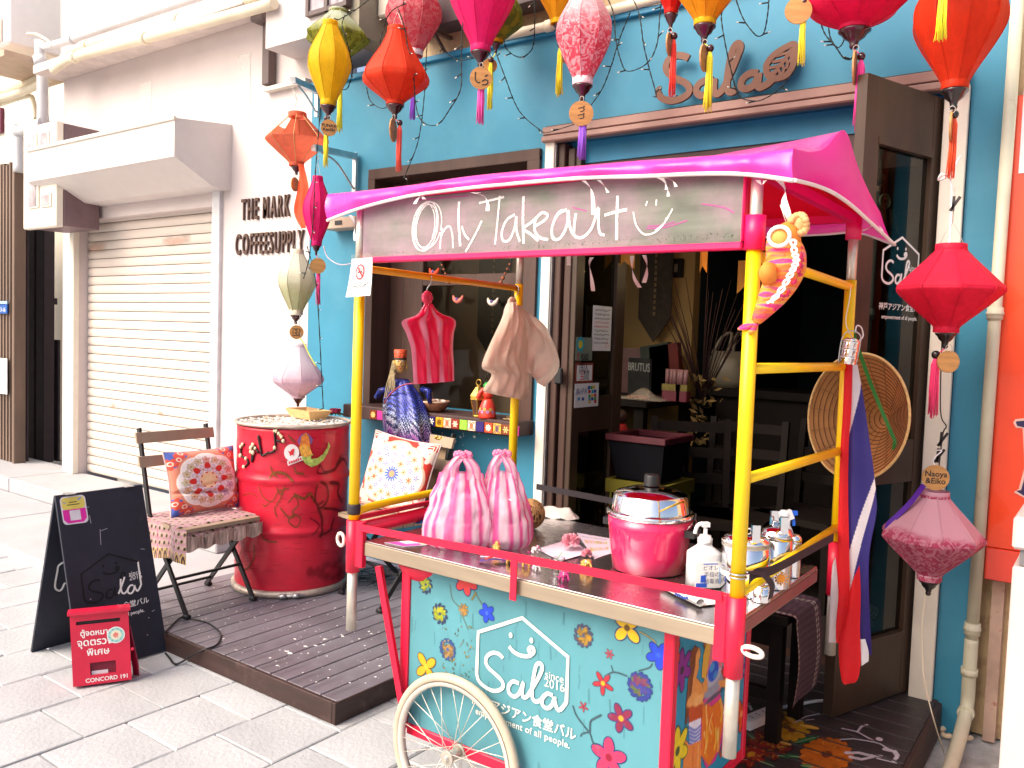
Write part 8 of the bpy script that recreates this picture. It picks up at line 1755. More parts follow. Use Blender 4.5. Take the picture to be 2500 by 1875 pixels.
# ---------------------------------------------------------------- steel wall brackets that carry the left string
def bracket(label, A, B, drop):
    t = thing('bracket', label, 'bracket', A); A, B = V(A), V(B)
    MB().bar(A, B, .03, .034).build('arm', m_steel, t); MB().bar(B+V((0, -.004, .02)), B+V((0, -.004, -drop)), .03, .012, up=(0, 1, 0)).build('plate', m_steel, t); MB().tube(smooth_pts([A.lerp(B, .2)+V((0, 0, -.02)), A.lerp(B, .55)+V((0, 0, -.06)), B+V((0, -.01, -drop*.8))], 5), .006, 6).build('stay', m_steel, t)
    k = MB()
    for q in range(5): k.obox(A.lerp(B, .12+.2*q)+V((0, -.016, .0)), (.012, 0, 0), (0, .0008, 0), (0, 0, .006))
    k.build('slot', m_black, t)
    return t
bracket('upper galvanised bracket carrying the torn salmon lantern', ay(715, 195, YL), ay(775, 222, FY-.02), .16); bracket('lower galvanised bracket carrying the slim pink lantern', ay(765, 360, YL), ay(868, 382, FY-.02), .24)
t = thing('junction_box', 'beige junction box on the blue wall behind the canopy corner', 'box', ay(835, 548, FY-.05)); a, b_ = ay(797, 535, FY-.08), ay(876, 556, FY-.08); MB().box(a.x, b_.x, FY-.11, FY-.001, b_.z, a.z, bev=.004).build('case', M('box_beige', (.45, .34, .26), .6), t); MB().box((a.x+b_.x)/2-.03, (a.x+b_.x)/2+.03, FY-.114, FY-.1105, b_.z+.02, a.z-.02).build('plate', m_black, t)
# ---------------------------------------------------------------- strings of little lamps
z2 = lambda x, y: (640+x/2.766, y/2.766); z3 = lambda x, y: (1300+x/2.766, y/2.766); z4 = lambda x, y: (1900+x/2.765, y/2.765); z4b = lambda x, y: (620+x/3.016, 150+y/3.016); z6 = lambda x, y: (500+x/2.765, 600+y/2.765)
SW = [('swag across the beige wall left of the hot pink lantern', 3.40, [z2(1165, 215), z2(1200, 290), z2(1260, 370), z2(1340, 405), z2(1440, 390)]), ('strand dropping behind the red orange lantern to the window top', 3.42, [z2(1115, 290), z2(1105, 440), z2(1095, 640), z2(1075, 830), z2(1040, 1000), z2(950, 1215)]),
      ('loop hanging right of the red orange lantern', 2.95, [z2(1355, 100), z2(1345, 400), z2(1340, 600), z2(1265, 740), z2(1200, 830), z2(1130, 845), z2(1065, 800), z2(1035, 690), z2(1025, 540), z2(1010, 430), z2(980, 300), z2(960, 180), z2(920, 60)]), ('strand slanting down to the door header corner', 3.40, [z2(1540, 230), z2(1570, 330), z2(1640, 520), z2(1700, 680), z2(1760, 780), z2(1880, 880), z3(100, 895), z3(280, 840)]),
      ('loop hanging right of the dark green lantern', 3.38, [z2(1630, 230), z2(1650, 330), z2(1730, 385), z2(1800, 360), z2(1835, 280), z2(1840, 60), z2(1835, -60)]), ('loop left of the wooden lettering', 3.36, [z3(500, -30), z3(550, 100), z3(560, 250), z3(590, 390), z3(640, 480), z3(770, 430), z3(840, 300), z3(860, 100), z3(880, -60)]),
      ('strand slanting past the patterned lantern', 3.38, [z3(660, 85), z3(600, 230), z3(560, 350), z3(530, 450), z3(470, 600), z3(395, 710)]), ('strand dropping to the first letter of the wooden lettering', 3.40, [z3(660, -40), z3(705, 50), z3(730, 150), z3(750, 300), z3(790, 470), z3(835, 640), z3(815, 650)]),
      ('long loop under the wooden lettering', 3.42, [z3(1290, 60), z3(1275, 120), z3(1300, 290), z3(1340, 470), z3(1390, 640), z3(1480, 680), z3(1560, 670), z3(1680, 590), z3(1780, 450), z3(1810, 330), z3(1812, 250)]), ('loop above the wooden leaf', 3.36, [z3(1365, -30), z3(1420, 120), z3(1490, 220), z3(1530, 245), z3(1565, 215), z3(1590, 80), z3(1598, -50)]),
      ('loop beside the broad magenta lantern', 3.36, [z4(275, 100), z4(310, 220), z4(390, 320), z4(440, 390), z4(490, 400), z4(520, 340)]), ('short loop under the broad magenta lantern', 3.40, [z4(335, 120), z4(350, 250), z4(400, 320), z4(440, 280), z4(455, 200)]), ('loop below the red orange lantern', 3.05, [z2(705, 590), z2(730, 680), z2(800, 730), z2(870, 715)]), ('arch above the red orange lantern', 2.93, [z2(795, 290), z2(830, 150), z2(870, 80), z2(920, 45), z2(975, 25)]),
      ('strand looping behind the bright yellow lantern', 3.1, [z2(560, 100), z2(540, 170), z2(570, 270), z2(600, 400), z2(610, 480), z2(580, 590), z2(545, 605)]), ('long strand falling past the left lanterns to the drum', 3.06, [z4b(490, 330), z4b(470, 600), z4b(450, 850), z4b(440, 1100), z4b(425, 1300), z4b(400, 1480), z4b(365, 1600)]), ('lower strand hanging down to the drum lid', 3.10, [z6(690, 0), z6(735, 170), z6(762, 380), z6(785, 800), z6(800, 1100)]), ('strand crossing the upper left window', 3.05, [z2(730, -10), z2(640, 60), z2(560, 110), z2(500, 140)])]
m_led = M('clear_lamp', (.75, .72, .62), .2)
for lab, y, pts in SW:
    P_ = smooth_pts([ay(px, py, y+.01*math.sin(i*2)) for i, (px, py) in enumerate(pts)], 7); t = thing('string_light', 'string of small lamps: '+lab, 'string light', P_[-1], 'strings of small lamps over the shop front')
    b = MB()
    for ph in (0, math.pi): b.tube([p+V((math.cos(k*1.3+ph)*.0017, math.sin(k*1.3+ph)*.0017, 0)) for k, p in enumerate(P_)], .0019, 5)
    b.build('wire', m_wire, t); s = 0; last = 0; rr = random.Random(len(lab)); b = MB(); b2 = MB()
    for i in range(1, len(P_)):
        s += (P_[i]-P_[i-1]).length
        if s-last > .115:
            last = s; a = rr.uniform(-.9, .5); d = V((math.cos(a)*rr.choice((-1, 1)), -.35, math.sin(a))).normalized(); b.cyl(P_[i], P_[i]+d*.026, .0030, 6); b2.cyl(P_[i]+d*.026, P_[i]+d*.037, .0022, 6)
    if b.v:
        for o in (b.build('lamp_holder', m_wire, t), b2.build('lamp', m_led, t)): o['kind'] = 'stuff'
# ================================================================ sandwich board and letter box on the pavement
m_bd = M('slate_board', (.018, .021, .036), .55, var=.25, vs=5, bump=.05, dirt=(.05, .055, .07), dirt_s=8, dirt_lo=.6, dirt_hi=.85)
t = thing('sandwich_board', 'dark slate sandwich board with a cut out house logo, standing on the paving', 'sign board', (-3.58, 1.89, 0))
T0, T1 = V((-3.58, 1.690, .722)), V((-3.58, 2.075, .722)); F0, F1 = V((-3.372, 1.694, .004)), V((-3.366, 2.078, .004)); B0, B1 = V((-3.795, 1.688, .004)), V((-3.795, 2.076, .004))
def slab(a, b, c, d, th):
    n = (b-a).cross(d-a).normalized(); return MB().prism([a, b, c, d], n*-th)
fp_ = slab(F0, F1, T1, T0, .012).build('front_panel', m_bd, t); slab(B1, B0, T0+V((-.014, 0, 0)), T1+V((-.014, 0, 0)), .012).build('back_panel', m_bd, t)
for y in (1.75, 2.01): MB().box(-3.612, -3.566, y-.02, y+.02, .722, .7245).build('hinge', m_steel, t)
U_ = V((0, 1, 0)); V_ = (T0-F0).normalized(); N_ = U_.cross(V_).normalized(); Vx = V_-U_*V_.dot(U_); Vx.normalize()
def onb(px, py, h=.0008):      # a sight line met with the front panel
    d = _ray(px, py); n = (F1-F0).cross(T0-F0); tt_ = (F0-CAMP).dot(n)/d.dot(n); return CAMP+d*tt_+n.normalized()*h
nb = (F1-F0).cross(T0-F0).normalized(); Ub = (F1-F0).normalized(); Vb = nb.cross(Ub)
e1, e2, ctr = onb(201, 1401), onb(340, 1369), onb(275, 1412); LW_ = (e2-e1).length
b = MB(); logo(b, ctr, Ub, Vb, LW_, pick=lambda q: 1 if (q[0] > .24 and q[1] > -.42) or (-.02 < q[0] < .06 and q[1] > .49) or (-.4 < q[0] < -.22 and .05 < q[1] < .11) or (.05 < q[0] < .24 and q[1] < -.02) else 0, lw=.030, th=.0008)
b.build('logo', [M('cut_shadow', (.004, .004, .006), .7), m_whiteprint], t)
b = MB(); put_text(b, 'since', onb(329, 1399), Ub, Vb, LW_*.11); put_text(b, '2016', onb(331, 1409), Ub, Vb, LW_*.12)
put_text(b, '神戸アジアン食堂バル', onb(284, 1484), Ub, Vb, LW_*.118, bold=.0004); put_text(b, 'empowerment of all people.', onb(286, 1506), Ub, Vb, LW_*.085, bold=.0003); b.build('lettering', m_whiteprint, t)
b = MB()
for pts in ([(244, 1292), (246, 1330)], [(246, 1296), (262, 1290)], [(343, 1340), (353, 1341)], [(210, 1238), (217, 1238)], [(218, 1258), (222, 1278)]): b.stroke([onb(*p) for p in pts], .0022, nb, .0004)
for px, py in ((360, 1550), (363, 1508), (221, 1463), (376, 1490), (372, 1492)): c = onb(px, py); b.obox(c, Ub*.0025, nb*.0003, Vb*.002)
b.build('scratch', M('pale_scratch', (.40, .40, .45), .8), t)
def rrect(x0, y0, x1, y1, r=8, h=.001): 
    pts = []
    for cx, cy, a0 in ((x1-r, y0+r, -90), (x1-r, y1-r, 0), (x0+r, y1-r, 90), (x0+r, y0+r, 180)):
        for k in range(5): a = R(a0+22.5*k); pts.append((cx+math.cos(a)*r, cy+math.sin(a)*r))
    return pts
def skew(pts): return [onb(150+(x-150)*1.0+(y-1213)*.16, y-(x-150)*.13, 0) for x, y in pts]
stk = MB()
def stpoly(pts, h, mi): P_ = [p+nb*h for p in skew(pts)]; stk.add(P_[::-1] if (P_[1]-P_[0]).cross(P_[2]-P_[0]).dot(nb) < 0 else P_, [tuple(range(len(P_)))], mi)
stpoly(rrect(144, 1214, 206, 1282, 10), .0010, 0); stpoly(rrect(147, 1217, 203, 1246, 8), .0014, 1); stpoly([(147, 1246), (203, 1246), (203, 1270), (194, 1279), (156, 1279), (147, 1270)], .0014, 2); stpoly([(163, 1249), (189, 1249), (189, 1273), (163, 1273)], .0018, 0); stpoly([(165, 1228), (184, 1228), (184, 1230), (165, 1230)], .0018, 3); stpoly([(160, 1234), (190, 1234), (190, 1236), (160, 1236)], .0018, 3); stpoly([(150, 1226), (158, 1229), (157, 1231), (150, 1228)], .0018, 4); stpoly([(186, 1224), (196, 1218), (197, 1221), (188, 1227)], .0018, 4)
stk.build('sticker', [M('pale_sticker', (.74, .72, .78), .4), M('sticker_yellow', (.78, .66, .14), .4), M('sticker_magenta', (.75, .03, .38), .4), m_ink, M('sticker_blue', (.2, .35, .7), .4)], t)
# cut-out seen on the back panel
n2 = (B0-B1).cross(T1-B1).normalized(); 
b = MB()
def onk(px, py): d = _ray(px, py); nn = (T0+V((-.0145, 0, 0))-B0).cross(B1-B0).normalized(); q0 = B0+V((.0125, 0, 0)); tt_ = (q0-CAMP).dot(nn)/d.dot(nn); return CAMP+d*tt_-d.normalized()*.002
b.stroke(smooth_pts([onk(*p) for p in ((156, 1372), (143, 1381), (140, 1395), (134, 1432), (143, 1442), (151, 1438), (158, 1424), (166, 1427))], 3), .008, V((1, 0, .3)), .0006); b.build('logo', m_whiteprint, t)
# red letter box
t = thing('letter_box', 'red metal letter box with white lettering and a round sticker leaning on the sandwich board', 'letter box', (-3.25, 1.71, 0)); m_lb = M('letter_box_red', (.62, .012, .05), .35, var=.10, vs=7, dirt=(.30, .10, .05), dirt_s=18, dirt_lo=.68, dirt_hi=.80, coat=.2, bump=.06, bs=40)
A = V((-3.285, 1.622, .008)); u = V((.48, .88, 0)).normalized(); v = V((-.15, .02, 1)).normalized(); n = u.cross(v); wL = .212; hL = .285; dL = .075
o = lambda a, b_, c=0: A+u*a*wL+v*b_*hL+n*c
def lp(px, py, h=.0008): d = _ray(px, py); tt_ = (A-CAMP).dot(n)/d.dot(n); return CAMP+d*tt_+n*h
c = (o(0, 0)+o(1, 1))/2; MB().obox(o(.5, .5, -dL/2-.002), u*(wL/2), v*(hL/2), n*(dL/2-.001)).build('body', m_lb, t)
fr = MB(); sl0, sl1, wy0, wy1 = .84, .89, .13, .30
for a0, a1, b0, b1 in ((0, 1, sl1, .985), (0, 1, wy1, sl0), (0, 1, 0, wy0), (0, .10, sl0, sl1), (.85, 1, sl0, sl1), (0, .30, wy0, wy1), (.74, 1, wy0, wy1)): fr.obox(o((a0+a1)/2, (b0+b1)/2, .004), u*(wL*(a1-a0)/2), v*(hL*(b1-b0)/2), n*.004)
fr.build('front', m_lb, t); MB().obox(o(.5, 1.005, -dL/2+.012), u*(wL/2+.008), v*.006, n*(dL/2+.010)).build('lid', m_lb, t)
MB().obox(o(.475, .865, -.0006), u*wL*.375, v*hL*.026, n*.0008).build('slot', m_ink, t); MB().obox(o(.52, .215, -.0006), u*wL*.22, v*hL*.085, n*.0008).build('window', M('box_inside', (.16, .008, .025), .7), t); MB().obox(o(.46, .155, -.0002), u*wL*.14, v*hL*.026, n*.0010).build('letter', M('pale_envelope', (.62, .56, .60), .7), t)
b = MB(); up_ = u; 
for s_, px, py, sz in (('ตู้จดหมาย', 236, 1543, .030), ('จุดตรวจ', 232, 1566, .039), ('พิเศษ', 240, 1590, .037)): put_text(b, s_, lp(px, py, .0085), u, v, sz, bold=.0006)
put_text(b, 'CONCORD 191', lp(262, 1655, .0085), u, v, .0225, bold=.0004); b.build('lettering', m_whiteprint, t)
b = MB(); c = lp(283, 1549, .0088); circ3 = lambda r, h, mi, n_=28: b.add([c+n*h+u*math.cos(2*math.pi*k/n_)*r+v*math.sin(2*math.pi*k/n_)*r for k in range(n_)], [tuple(range(n_))], mi)
circ3(.033, 0, 0); circ3(.0295, .0003, 1); circ3(.0195, .0006, 2); b.add([c+n*.0009+u*x+v*y for x, y in ((-.011, .002), (-.002, .012), (.009, .006), (.008, -.004), (0, -.012), (-.009, -.006))], [(0, 5, 4, 3, 2, 1)], 3); b.add([c+n*.0012+u*x+v*y for x, y in ((-.004, -.008), (.006, -.012), (.010, -.008), (.003, -.003))], [(0, 1, 2, 3)], 4)
for k in range(8): a = .6+.7*k; b.obox(c+n*.0009+u*math.cos(a)*.0245+v*math.sin(a)*.0245, u*.0022, v*.0022, n*.0002, 5)
b.build('sticker', [m_paper, M('mint_print', (.40, .68, .62), .5), M('lemon_card', (.82, .80, .60), .5), M('coral_print', (.75, .22, .16), .5), M('rose_print', (.78, .4, .42), .5), M('teal_print', (.1, .42, .42), .5)], t)
MB().prism([o(1.01, .75, -.006), o(1.12, .18, -.020), o(1.12, -.0, -.040), o(1.03, .0, -.06), o(1.01, .3, -.05)], u*.004).build('side_flap', M('dark_red_flap', (.26, .01, .04), .45), t)
c = lp(323, 1583, .0); MB().cyl(c, c+n*.012, .006, 10).build('stud', m_lb, t)
# black cable over the deck edge
t = thing('cable', 'black cable looping over the deck edge beside the sandwich board', 'cable', az(400, 1615, .01)); P_ = smooth_pts([az(400, 1547, DZ+.006), az(440, 1508, DZ+.006), az(470, 1512, DZ+.006), az(510, 1522, DZ+.006), az(538, 1548, DZ+.006), az(528, 1575, DZ+.006), ay(492, 1588, DYF-.024), az(440, 1618, .008), az(425, 1620, .008), az(415, 1608, .008), az(404, 1595, .008)], 6); MB().tube(P_, .0042, 7).build('lead', m_black, t)
t = thing('cable', 'tangle of dark wires on the deck behind the front left cart leg', 'cable', az(900, 1420, DZ)); rr = random.Random(5)
for k in range(9): c0 = az(885+rr.uniform(0, 20), 1415+rr.uniform(-12, 12), DZ+.01); MB().tube(smooth_pts([c0+V((rr.uniform(-.12, .12), rr.uniform(-.12, .16), rr.uniform(0, .05))) for _ in range(5)], 5), .0022, 5).build('wire', m_black, t)
# ================================================================ wooden lettering on the fascia
t = thing('wall_sign', 'brown wooden script lettering with a leaf mounted on the blue fascia', 'sign', ay(1770, 200, FY-.03)); Ys = FY-.042; z3 = lambda x, y: (1300+x/2.766, y/2.766); m_sg = M('sign_wood', (.17, .075, .045), .55, var=.12, vs=8)
sg = lambda pts, k=6: smooth_pts([ay(*z3(*p), Ys) for p in pts], k); b = MB(); sw = .030
b.stroke(sg([(1062, 398), (1030, 384), (980, 380), (930, 405), (908, 455), (925, 500), (975, 535), (1040, 565), (1068, 605), (1055, 640), (1010, 670), (950, 685), (890, 672), (858, 640), (862, 612), (872, 610)]), sw, (0, -1, 0), .014)
b.build('letter', m_sg, t); b = MB(); b.stroke(sg([(1225, 545), (1170, 550), (1125, 580), (1115, 625), (1150, 650), (1200, 620), (1228, 560), (1235, 548), (1232, 610), (1250, 640), (1290, 610), (1335, 520), (1385, 400), (1412, 325), (1395, 300), (1365, 330), (1340, 420), (1322, 540), (1325, 610), (1350, 628), (1385, 605)]), sw, (0, -1, 0), .0143); b.build('letter', m_sg, t)
b = MB(); b.stroke(sg([(1530, 500), (1480, 500), (1430, 535), (1415, 585), (1445, 605), (1500, 580), (1530, 520), (1536, 505), (1530, 570), (1540, 595), (1580, 580), (1620, 550), (1650, 515)]), sw, (0, -1, 0), .0146); b.build('letter', m_sg, t)
outl = [(1775, 305), (1778, 380), (1765, 450), (1730, 505), (1680, 530), (1630, 535), (1595, 510), (1585, 460), (1600, 420), (1640, 375), (1700, 335)]
b = MB(); b.stroke(smooth_pts([ay(*z3(*p), Ys) for p in outl], 4, True), .026, (0, -1, 0), .0149, 0, True); b.stroke(sg([(1775, 310), (1720, 395), (1670, 460), (1620, 535)]), .016, (0, -1, 0), .0140)
for p0, p1, p2 in (((1740, 365), (1700, 370), (1655, 385)), ((1715, 405), (1675, 415), (1625, 425)), ((1690, 440), (1650, 455), (1605, 465)), ((1665, 470), (1640, 490), (1610, 505)), ((1745, 360), (1755, 395), (1745, 430)), ((1720, 400), (1730, 435), (1720, 470)), ((1690, 435), (1705, 475), (1690, 505)), ((1665, 470), (1680, 505), (1665, 525))): b.stroke(sg([p0, p1, p2], 4), .012, (0, -1, 0), .0142)
b.build('leaf', m_sg, t)
for px, py in ((960, 640), (1170, 640), (1340, 600), (1480, 590), (1680, 430)): q = ay(*z3(px, py), Ys); MB().cyl(q, V((q.x, FY, q.z)), .005, 8).build('stand_off', m_steel, t)
# ---------------------------------------------------------------- above the fascia
pipe('conduit_pipe', [ay(1185, 98, FY-.03), ay(1390, 52, FY-.03), ay(1640, -14, FY-.03), ay(2000, -110, FY-.03)], .024, m_pipe_c, 'cream pipe running along the top of the blue fascia', None, (.3,))
t = thing('air_conditioner', 'underside of an air conditioner bracketed to the beige wall above the blue fascia', 'air conditioner', ay(1060, 100, 3.3)); a, b_ = ay(920, -60, 3.44), ay(1160, 60, 3.44)
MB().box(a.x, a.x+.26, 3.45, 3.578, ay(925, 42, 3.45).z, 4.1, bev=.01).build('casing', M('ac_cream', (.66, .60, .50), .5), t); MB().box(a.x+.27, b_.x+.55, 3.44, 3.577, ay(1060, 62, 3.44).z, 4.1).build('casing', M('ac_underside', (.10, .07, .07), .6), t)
for x in (a.x+.45, a.x+.9): MB().bar((x, 3.42, ay(1060, 75, 3.44).z), (x, 3.578, ay(1060, 75, 3.44).z), .022, .018).bar((x, 3.44, ay(1060, 80, 3.44).z), (x+.0, 3.575, ay(1060, 80, 3.44).z-.11), .014, .014).build('bracket', M('dark_bracket', (.14, .09, .06), .6), t)
# ================================================================ right of the shop
t = thing('beige_building', 'cracked beige rendered wall at the right edge behind the orange sign', 'building', (.5, 3.6, 0)); MB().box(-.385, 2.5, 3.60, 3.9, 0, 7).build('wall', M('cracked_beige', (.52, .37, .20), .85, var=.15, vs=4, bump=.5, bs=60, dirt=(.26, .15, .08), dirt_s=6, dirt_lo=.5, dirt_hi=.75), t)
MB().box(-.34, -.30, 3.55, 3.599, 0, 1.0).build('conduit', M('worn_conduit', (.50, .34, .26), .6, var=.2, dirt=(.3, .02, .02), dirt_s=9, dirt_lo=.62, dirt_hi=.7), t)
dp = [ay(2487, -30, 3.46), ay(2425, 700, 3.43), ay(2372, 1560, 3.43)]; dp[1].x = dp[0].x*.5+dp[2].x*.5
m_dp = M('cream_downpipe', (.58, .56, .42), .45, var=.12, vs=4, dirt=(.30, .22, .14), dirt_s=9, dirt_lo=.6, dirt_hi=.8)
t = thing('downpipe', 'cream downpipe with joints running down beside the blue pillar and bending at the ground', 'pipe', V((dp[2].x, 3.4, 0))); el = [dp[2], dp[2]+V((0, -.004, -.12)), az(2358, 1740, .13), az(2320, 1875, .06), az(2270, 2000, .05)]
MB().cyl(dp[0], dp[2], .0215, 14).build('tube', m_dp, t); MB().tube(smooth_pts(el, 5), .0235, 14).build('elbow', m_dp, t)
for py in (765, 1540): z = ay(2400, py, 3.43).z; f = (dp[0].z-z)/(dp[0].z-dp[2].z); c = dp[0].lerp(dp[2], f); MB().cyl(c+V((0, 0, -.022)), c+V((0, 0, .022)), .027, 14).cyl(c+V((0, 0, -.006)), c+V((0, 0, .006)), .0295, 14).build('joint', m_dp, t)
for i in (1, 2): c = el[i]; d = (el[i+1]-el[i]).normalized(); MB().cyl(c-d*.012, c+d*.012, .029, 14).build('joint', m_dp, t)
a, b_ = ay(2470, 238, 3.50), ay(2412, 1412, 3.50); t = thing('sign', 'large orange sign panel with a white bordered dark shape at the right edge', 'sign', ((a.x+.4), 3.5, b_.z)); x0 = (a.x+b_.x)/2
MB().box(x0, x0+1.2, 3.48, 3.52, b_.z+.12, a.z, bev=.004).build('panel', M('orange_sign', (.80, .055, .008), .35, var=.05, coat=.3), t); MB().box(x0, x0+1.2, 3.479, 3.521, b_.z, b_.z+.118, bev=.004).build('lower_panel', M('orange_sign_edge', (.75, .05, .02), .3, coat=.4), t)
MB().box(ay(2494, 300, 3.47).x, x0+.6, 3.476, 3.4795, ay(2494, 422, 3.47).z, ay(2494, 215, 3.47).z).build('white_patch', m_paper, t)
sp_ = [(2477, 1032), (2480, 1026), (2500, 1024), (2540, 1020), (2560, 1140), (2530, 1230), (2478, 1200), (2490, 1195), (2505, 1140), (2500, 1045), (2482, 1042)]
b = MB(); b.prism([ay(*p, 3.4785) for p in sp_], (0, -.001, 0)); b.build('dark_shape', M('indigo_print', (.02, .015, .08), .4), t); MB().stroke([ay(*p, 3.4785) for p in sp_], .008, (0, -1, 0), .0016, 0, True).build('shape_outline', M('pale_outline', (.75, .5, .42), .5), t)
t = thing('cabinet', 'white street cabinet with a grey band at the right edge of the frame', 'cabinet', (-.0, 2.3, 0)); YC = 2.2; a, b_ = ay(2466, 1335, YC), ay(2448, 1860, YC); x0 = (a.x+b_.x)/2; zt = ay(2470, 1340, YC).z; m_cab = M('white_cabinet', (.55, .47, .455), .5, var=.04)
zb = ay(2470, 1380, YC).z; MB().box(x0, x0+.6, YC, 2.75, .02, zb-.002, bev=.004).build('body', m_cab, t); MB().box(x0+.012, x0+.6, YC+.012, 2.74, zb, zt).build('grey_band', M('grey_band', (.16, .15, .16), .5), t); MB().box(x0-.004, x0+.6, YC-.004, 2.76, zt+.001, zt+.075, bev=.006).build('top', m_cab, t)
for px, py in ((2295, 1780), (2310, 1797), (2362, 1802)): q = az(px, py, .008); t = thing('peanut', ('peanut shell nearest the blue pillar', 'smaller peanut shell beside the first one', 'peanut shell right of the downpipe elbow')[(2295, 2310, 2362).index(px)], 'peanut', q, 'peanut shells on the ground'); MB().tube([q+V((-.020, 0, .004)), q+V((-.012, 0, .004)), q, q+V((.012, .004, .004)), q+V((.020, .005, .004))], [.003, .011, .009, .011, .003], 9).build('shell', m_shell, t)
t = thing('cord', 'thin pale cord hanging from the lowest lantern to the ground', 'cord', az(2330, 1845, .01)); MB().tube(smooth_pts([ay(2262, 1436, 3.12), ay(2252, 1520, 3.14), ay(2254, 1640, 3.14), ay(2275, 1740, 3.0), az(2306, 1842, .02)], 6), .0022, 6).build('line', m_pipe_c, t)
t = thing('cord', 'white power cords hanging beside the right door strip', 'cord', ay(2300, 1100, 3.2)); MB().tube(smooth_pts([ay(2345, 380, 3.3), ay(2318, 425, 3.2), ay(2292, 440, 3.16), ay(2300, 425, 3.14), ay(2322, 445, 3.16), ay(2322, 520, 3.17), ay(2318, 598, 3.14)], 6), .0035, 6).build('loop', m_white_pl, t); MB().tube(smooth_pts([ay(2300, 820, 3.2), ay(2296, 1000, 3.2), ay(2310, 1040, 3.2), ay(2302, 1060, 3.2), ay(2290, 1160, 3.16)], 6), .0022, 6).build('line', m_black, t)
for k, (px, py) in enumerate(((2330, 500), (2300, 1075), (2292, 1115))):
    q = ay(px, py, 3.13); t = thing('clothes_peg', ('black peg high on the right cords', 'black peg above the named wooden tag', 'lower black peg on the right cords')[k], 'peg', q, 'black pegs'); MB().bar(q+V((-.012, 0, -.02)), q+V((.016, 0, .026)), .010, .008).bar(q+V((-.004, 0, -.02)), q+V((-.002, 0, .028)), .010, .008).build('jaw', m_black, t)
# ---------------------------------------------------------------- bench with a woven runner, power strip
t = thing('bench', 'dark wooden bench with a woven runner behind the cart', 'bench', (-.95, 2.9, EZ)); BT = .56
MB().box(-1.45, -.84, 2.74, 3.06, BT-.035, BT, bev=.004).build('seat', m_dwood, t)
for x in (-1.42, -.88):
    for y in (2.78, 3.02): MB().box(x-.022, x+.022, y-.022, y+.022, EZ, BT-.036).build('leg', m_dwood, t)
MB().box(-1.40, -.90, 2.77, 2.79, BT-.12, BT-.037).build('apron', m_dwood, t); MB().box(-1.40, -.90, 2.775, 2.795, .25, .29).build('stretcher', m_dwood, t)
P = Paint(80, 160, '#3a2a33')
for j in range(0, 160, 6): P.a[j:j+3, :, :3] = np.array(srgb('#4a3a40'))
for i in range(0, 80, 10): P.a[:, i:i+5, :3] = P.a[:, i:i+5, :3]*.6+np.array(srgb('#5a2f4a'))*.4
for x in (4, 60, 66):
    for j in range(0, 160, 5): P.ell(x, j, 2.2, 1.7, '#a89a90')
r_ = thing('runner', 'dark woven runner with pale stitching hanging over the end of the bench', 'cloth', (-.84, 2.9, .3))
def run(u, v):
    y = 2.75+.27*u; L = v*.62
    if L < .30: return V((-1.13+L, y, BT+.004+.002*math.sin(20*u)))
    if L < .33: a = (L-.30)/.03*1.57; return V((-.83+.018*math.sin(a), y, BT+.004-.018*(1-math.cos(a))))
    return V((-.812-.004*math.sin(6*u)+.012*math.sin(math.pi*(L-.33)/.29), y+.006*math.sin(9*v), BT-.014-(L-.33)))
P.mesh(run, 'cloth', M('runner_weave', (.5, .5, .5), .85, var=.25, vs=70, attr='paint', bump=.5, bs=200), r_)
a, c = az(1818, 1768, EZ+.018), az(1880, 1742, EZ+.018); d = (c-a).normalized(); s = V((-d.y, d.x, 0)); t = thing('power_strip', 'white power strip on the painted deck beside the cart', 'power strip', a); MB().obox((a+c)/2, (c-a)/2, s*.022, V((0, 0, .016))).build('case', m_white_pl, t)
for k in range(3): q = a.lerp(c, .25+.25*k)+V((0, 0, .0165)); MB().obox(q+s*.006, d*.001, s*.004, V((0, 0, .0004))).obox(q-s*.006, d*.001, s*.004, V((0, 0, .0004))).build('socket', m_ink, t)
MB().tube(smooth_pts([c, az(1905, 1728, EZ+.012), az(1950, 1720, EZ+.008), az(2004, 1711, EZ+.006), V((-.72, 3.3, EZ+.006))], 6), [.010]+[.006]*24, 8).build('lead', m_white_pl, t)
# ---------------------------------------------------------------- white logo on the right door glass, and charms hung behind it
def ond(px, py, h=.004):       # sight line met with the open leaf
    d = _ray(px, py); tt_ = (A0-CAMP).dot(nr)/d.dot(nr); return CAMP+d*tt_+nr*h
Zv = V((0, 0, 1)); e1, e2 = ond(2156, 690), ond(2243, 690); LW_ = (e2-e1).length; ctr = ond(2198, 645); ud = dr if dr.cross(Zv).dot(nr) > 0 else -dr
t = thing('extension_lead', 'coiled white extension lead lying behind the lower glass of the right door leaf', 'cable', ond(2150, 1535, -.05)); c = ond(2148, 1508, -.05)
for k in range(3): MB().tube([c+ud*math.cos(a)*(.062-.010*k)+Zv*(math.sin(a)*(.026-.004*k)+.006*k)-nr*.006*k for a in np.linspace(0, 6.28, 22, endpoint=False)], .0045, 6, closed=True).build('coil', m_white_pl, t)
MB().obox(ond(2143, 1535, -.05), ud*.035, nr*.01, Zv*.011).build('plug', m_white_pl, t)
b = MB(); logo(b, ctr, ud, Zv, LW_, lw=.040, th=.0006); put_text(b, 'since', ond(2228, 656), ud, Zv, LW_*.13); put_text(b, '2016', ond(2228, 668), ud, Zv, LW_*.14); put_text(b, '神戸アジアン食堂バル', ond(2197, 752), ud, Zv, LW_*.122, bold=.0005); put_text(b, 'empowerment of all people.', ond(2194, 776), ud, Zv, LW_*.088, bold=.0004); b.build('logo', m_whiteprint, do)
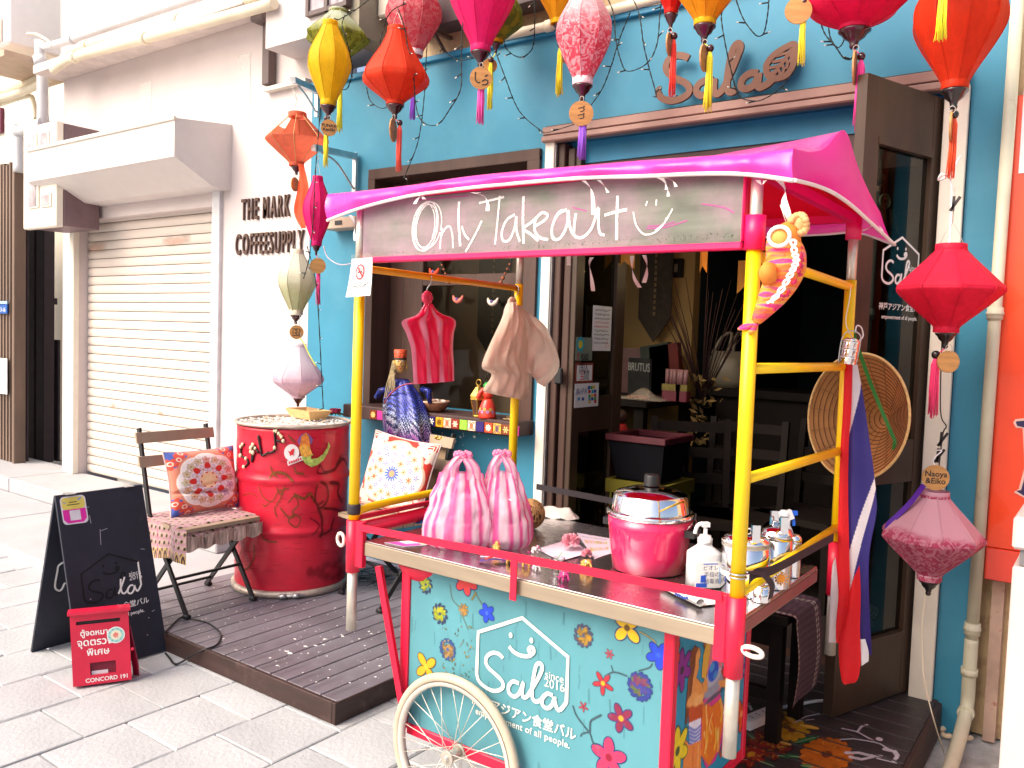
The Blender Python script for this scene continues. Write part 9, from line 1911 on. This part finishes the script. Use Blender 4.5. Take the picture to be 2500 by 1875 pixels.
t = thing('dream_catcher', 'dream catcher with feathers and dried flowers hanging behind the right door glass', 'ornament', ond(2195, 560, -.06)); K = lambda px, py: ond(px, py, -.06)
c = K(2198, 487); MB().tube([c+ud*math.cos(a)*.032+Zv*math.sin(a)*.026 for a in np.linspace(0, 6.28, 20, endpoint=False)], .004, 6, closed=True).build('hoop', M('mint_wrap', (.30, .45, .32), .7), t)
b = MB()
for k in range(6): a, e = k*1.047, k*1.047+2.3; b.tube([c+ud*math.cos(a)*.03+Zv*math.sin(a)*.024, c+ud*math.cos(e)*.03+Zv*math.sin(e)*.024], .0008, 4)
b.build('web', m_cord, t); b = MB(); rr = random.Random(2)
for k, (x0, y0, x1, y1) in enumerate(((2186, 500, 2183, 560), (2198, 500, 2198, 590), (2208, 500, 2220, 560), (2192, 505, 2190, 545), (2216, 505, 2232, 575))):
    a, e = K(x0, y0), K(x1, y1); s_ = (e-a).cross(nr).normalized()*.013; b.add([a, a.lerp(e, .3)+s_, a.lerp(e, .75)+s_*.8, e, a.lerp(e, .75)-s_*.8, a.lerp(e, .3)-s_, a.lerp(e, .5)+nr*.004], [(i, (i+1) % 6, 6) for i in range(6)])
b.build('feather', M('grey_feather', (.30, .28, .20), .8, var=.4, vs=40), t); b = MB()
for k in range(26): q = K(2178+rr.gauss(0, 7), 430+rr.gauss(0, 13)); s_ = V((rr.uniform(-1, 1), rr.uniform(-1, 1), rr.uniform(-1, 1))).normalized()*.014; e = s_.orthogonal().normalized()*.007; b.add([q-s_, q-e, q+s_, q+e], [(0, 1, 2, 3)])
b.build('dried_petal', M('dusty_petal', (.52, .26, .20), .8, var=.4, vs=50), t); b = MB()
for k in range(16): q = K(2192+rr.gauss(0, 5), 305+rr.uniform(0, 50)); b.tube(smooth_pts([q, q+ud*rr.uniform(-.03, .03)+Zv*-.05, q+ud*rr.uniform(-.03, .03)+Zv*-.11], 3), .0014, 4)
b.tube([K(2190, 300), K(2188, 380), K(2190, 430), K(2198, 478)], .002, 5); b.build('stalk', M('dry_stalk', (.36, .22, .12), .8), t)
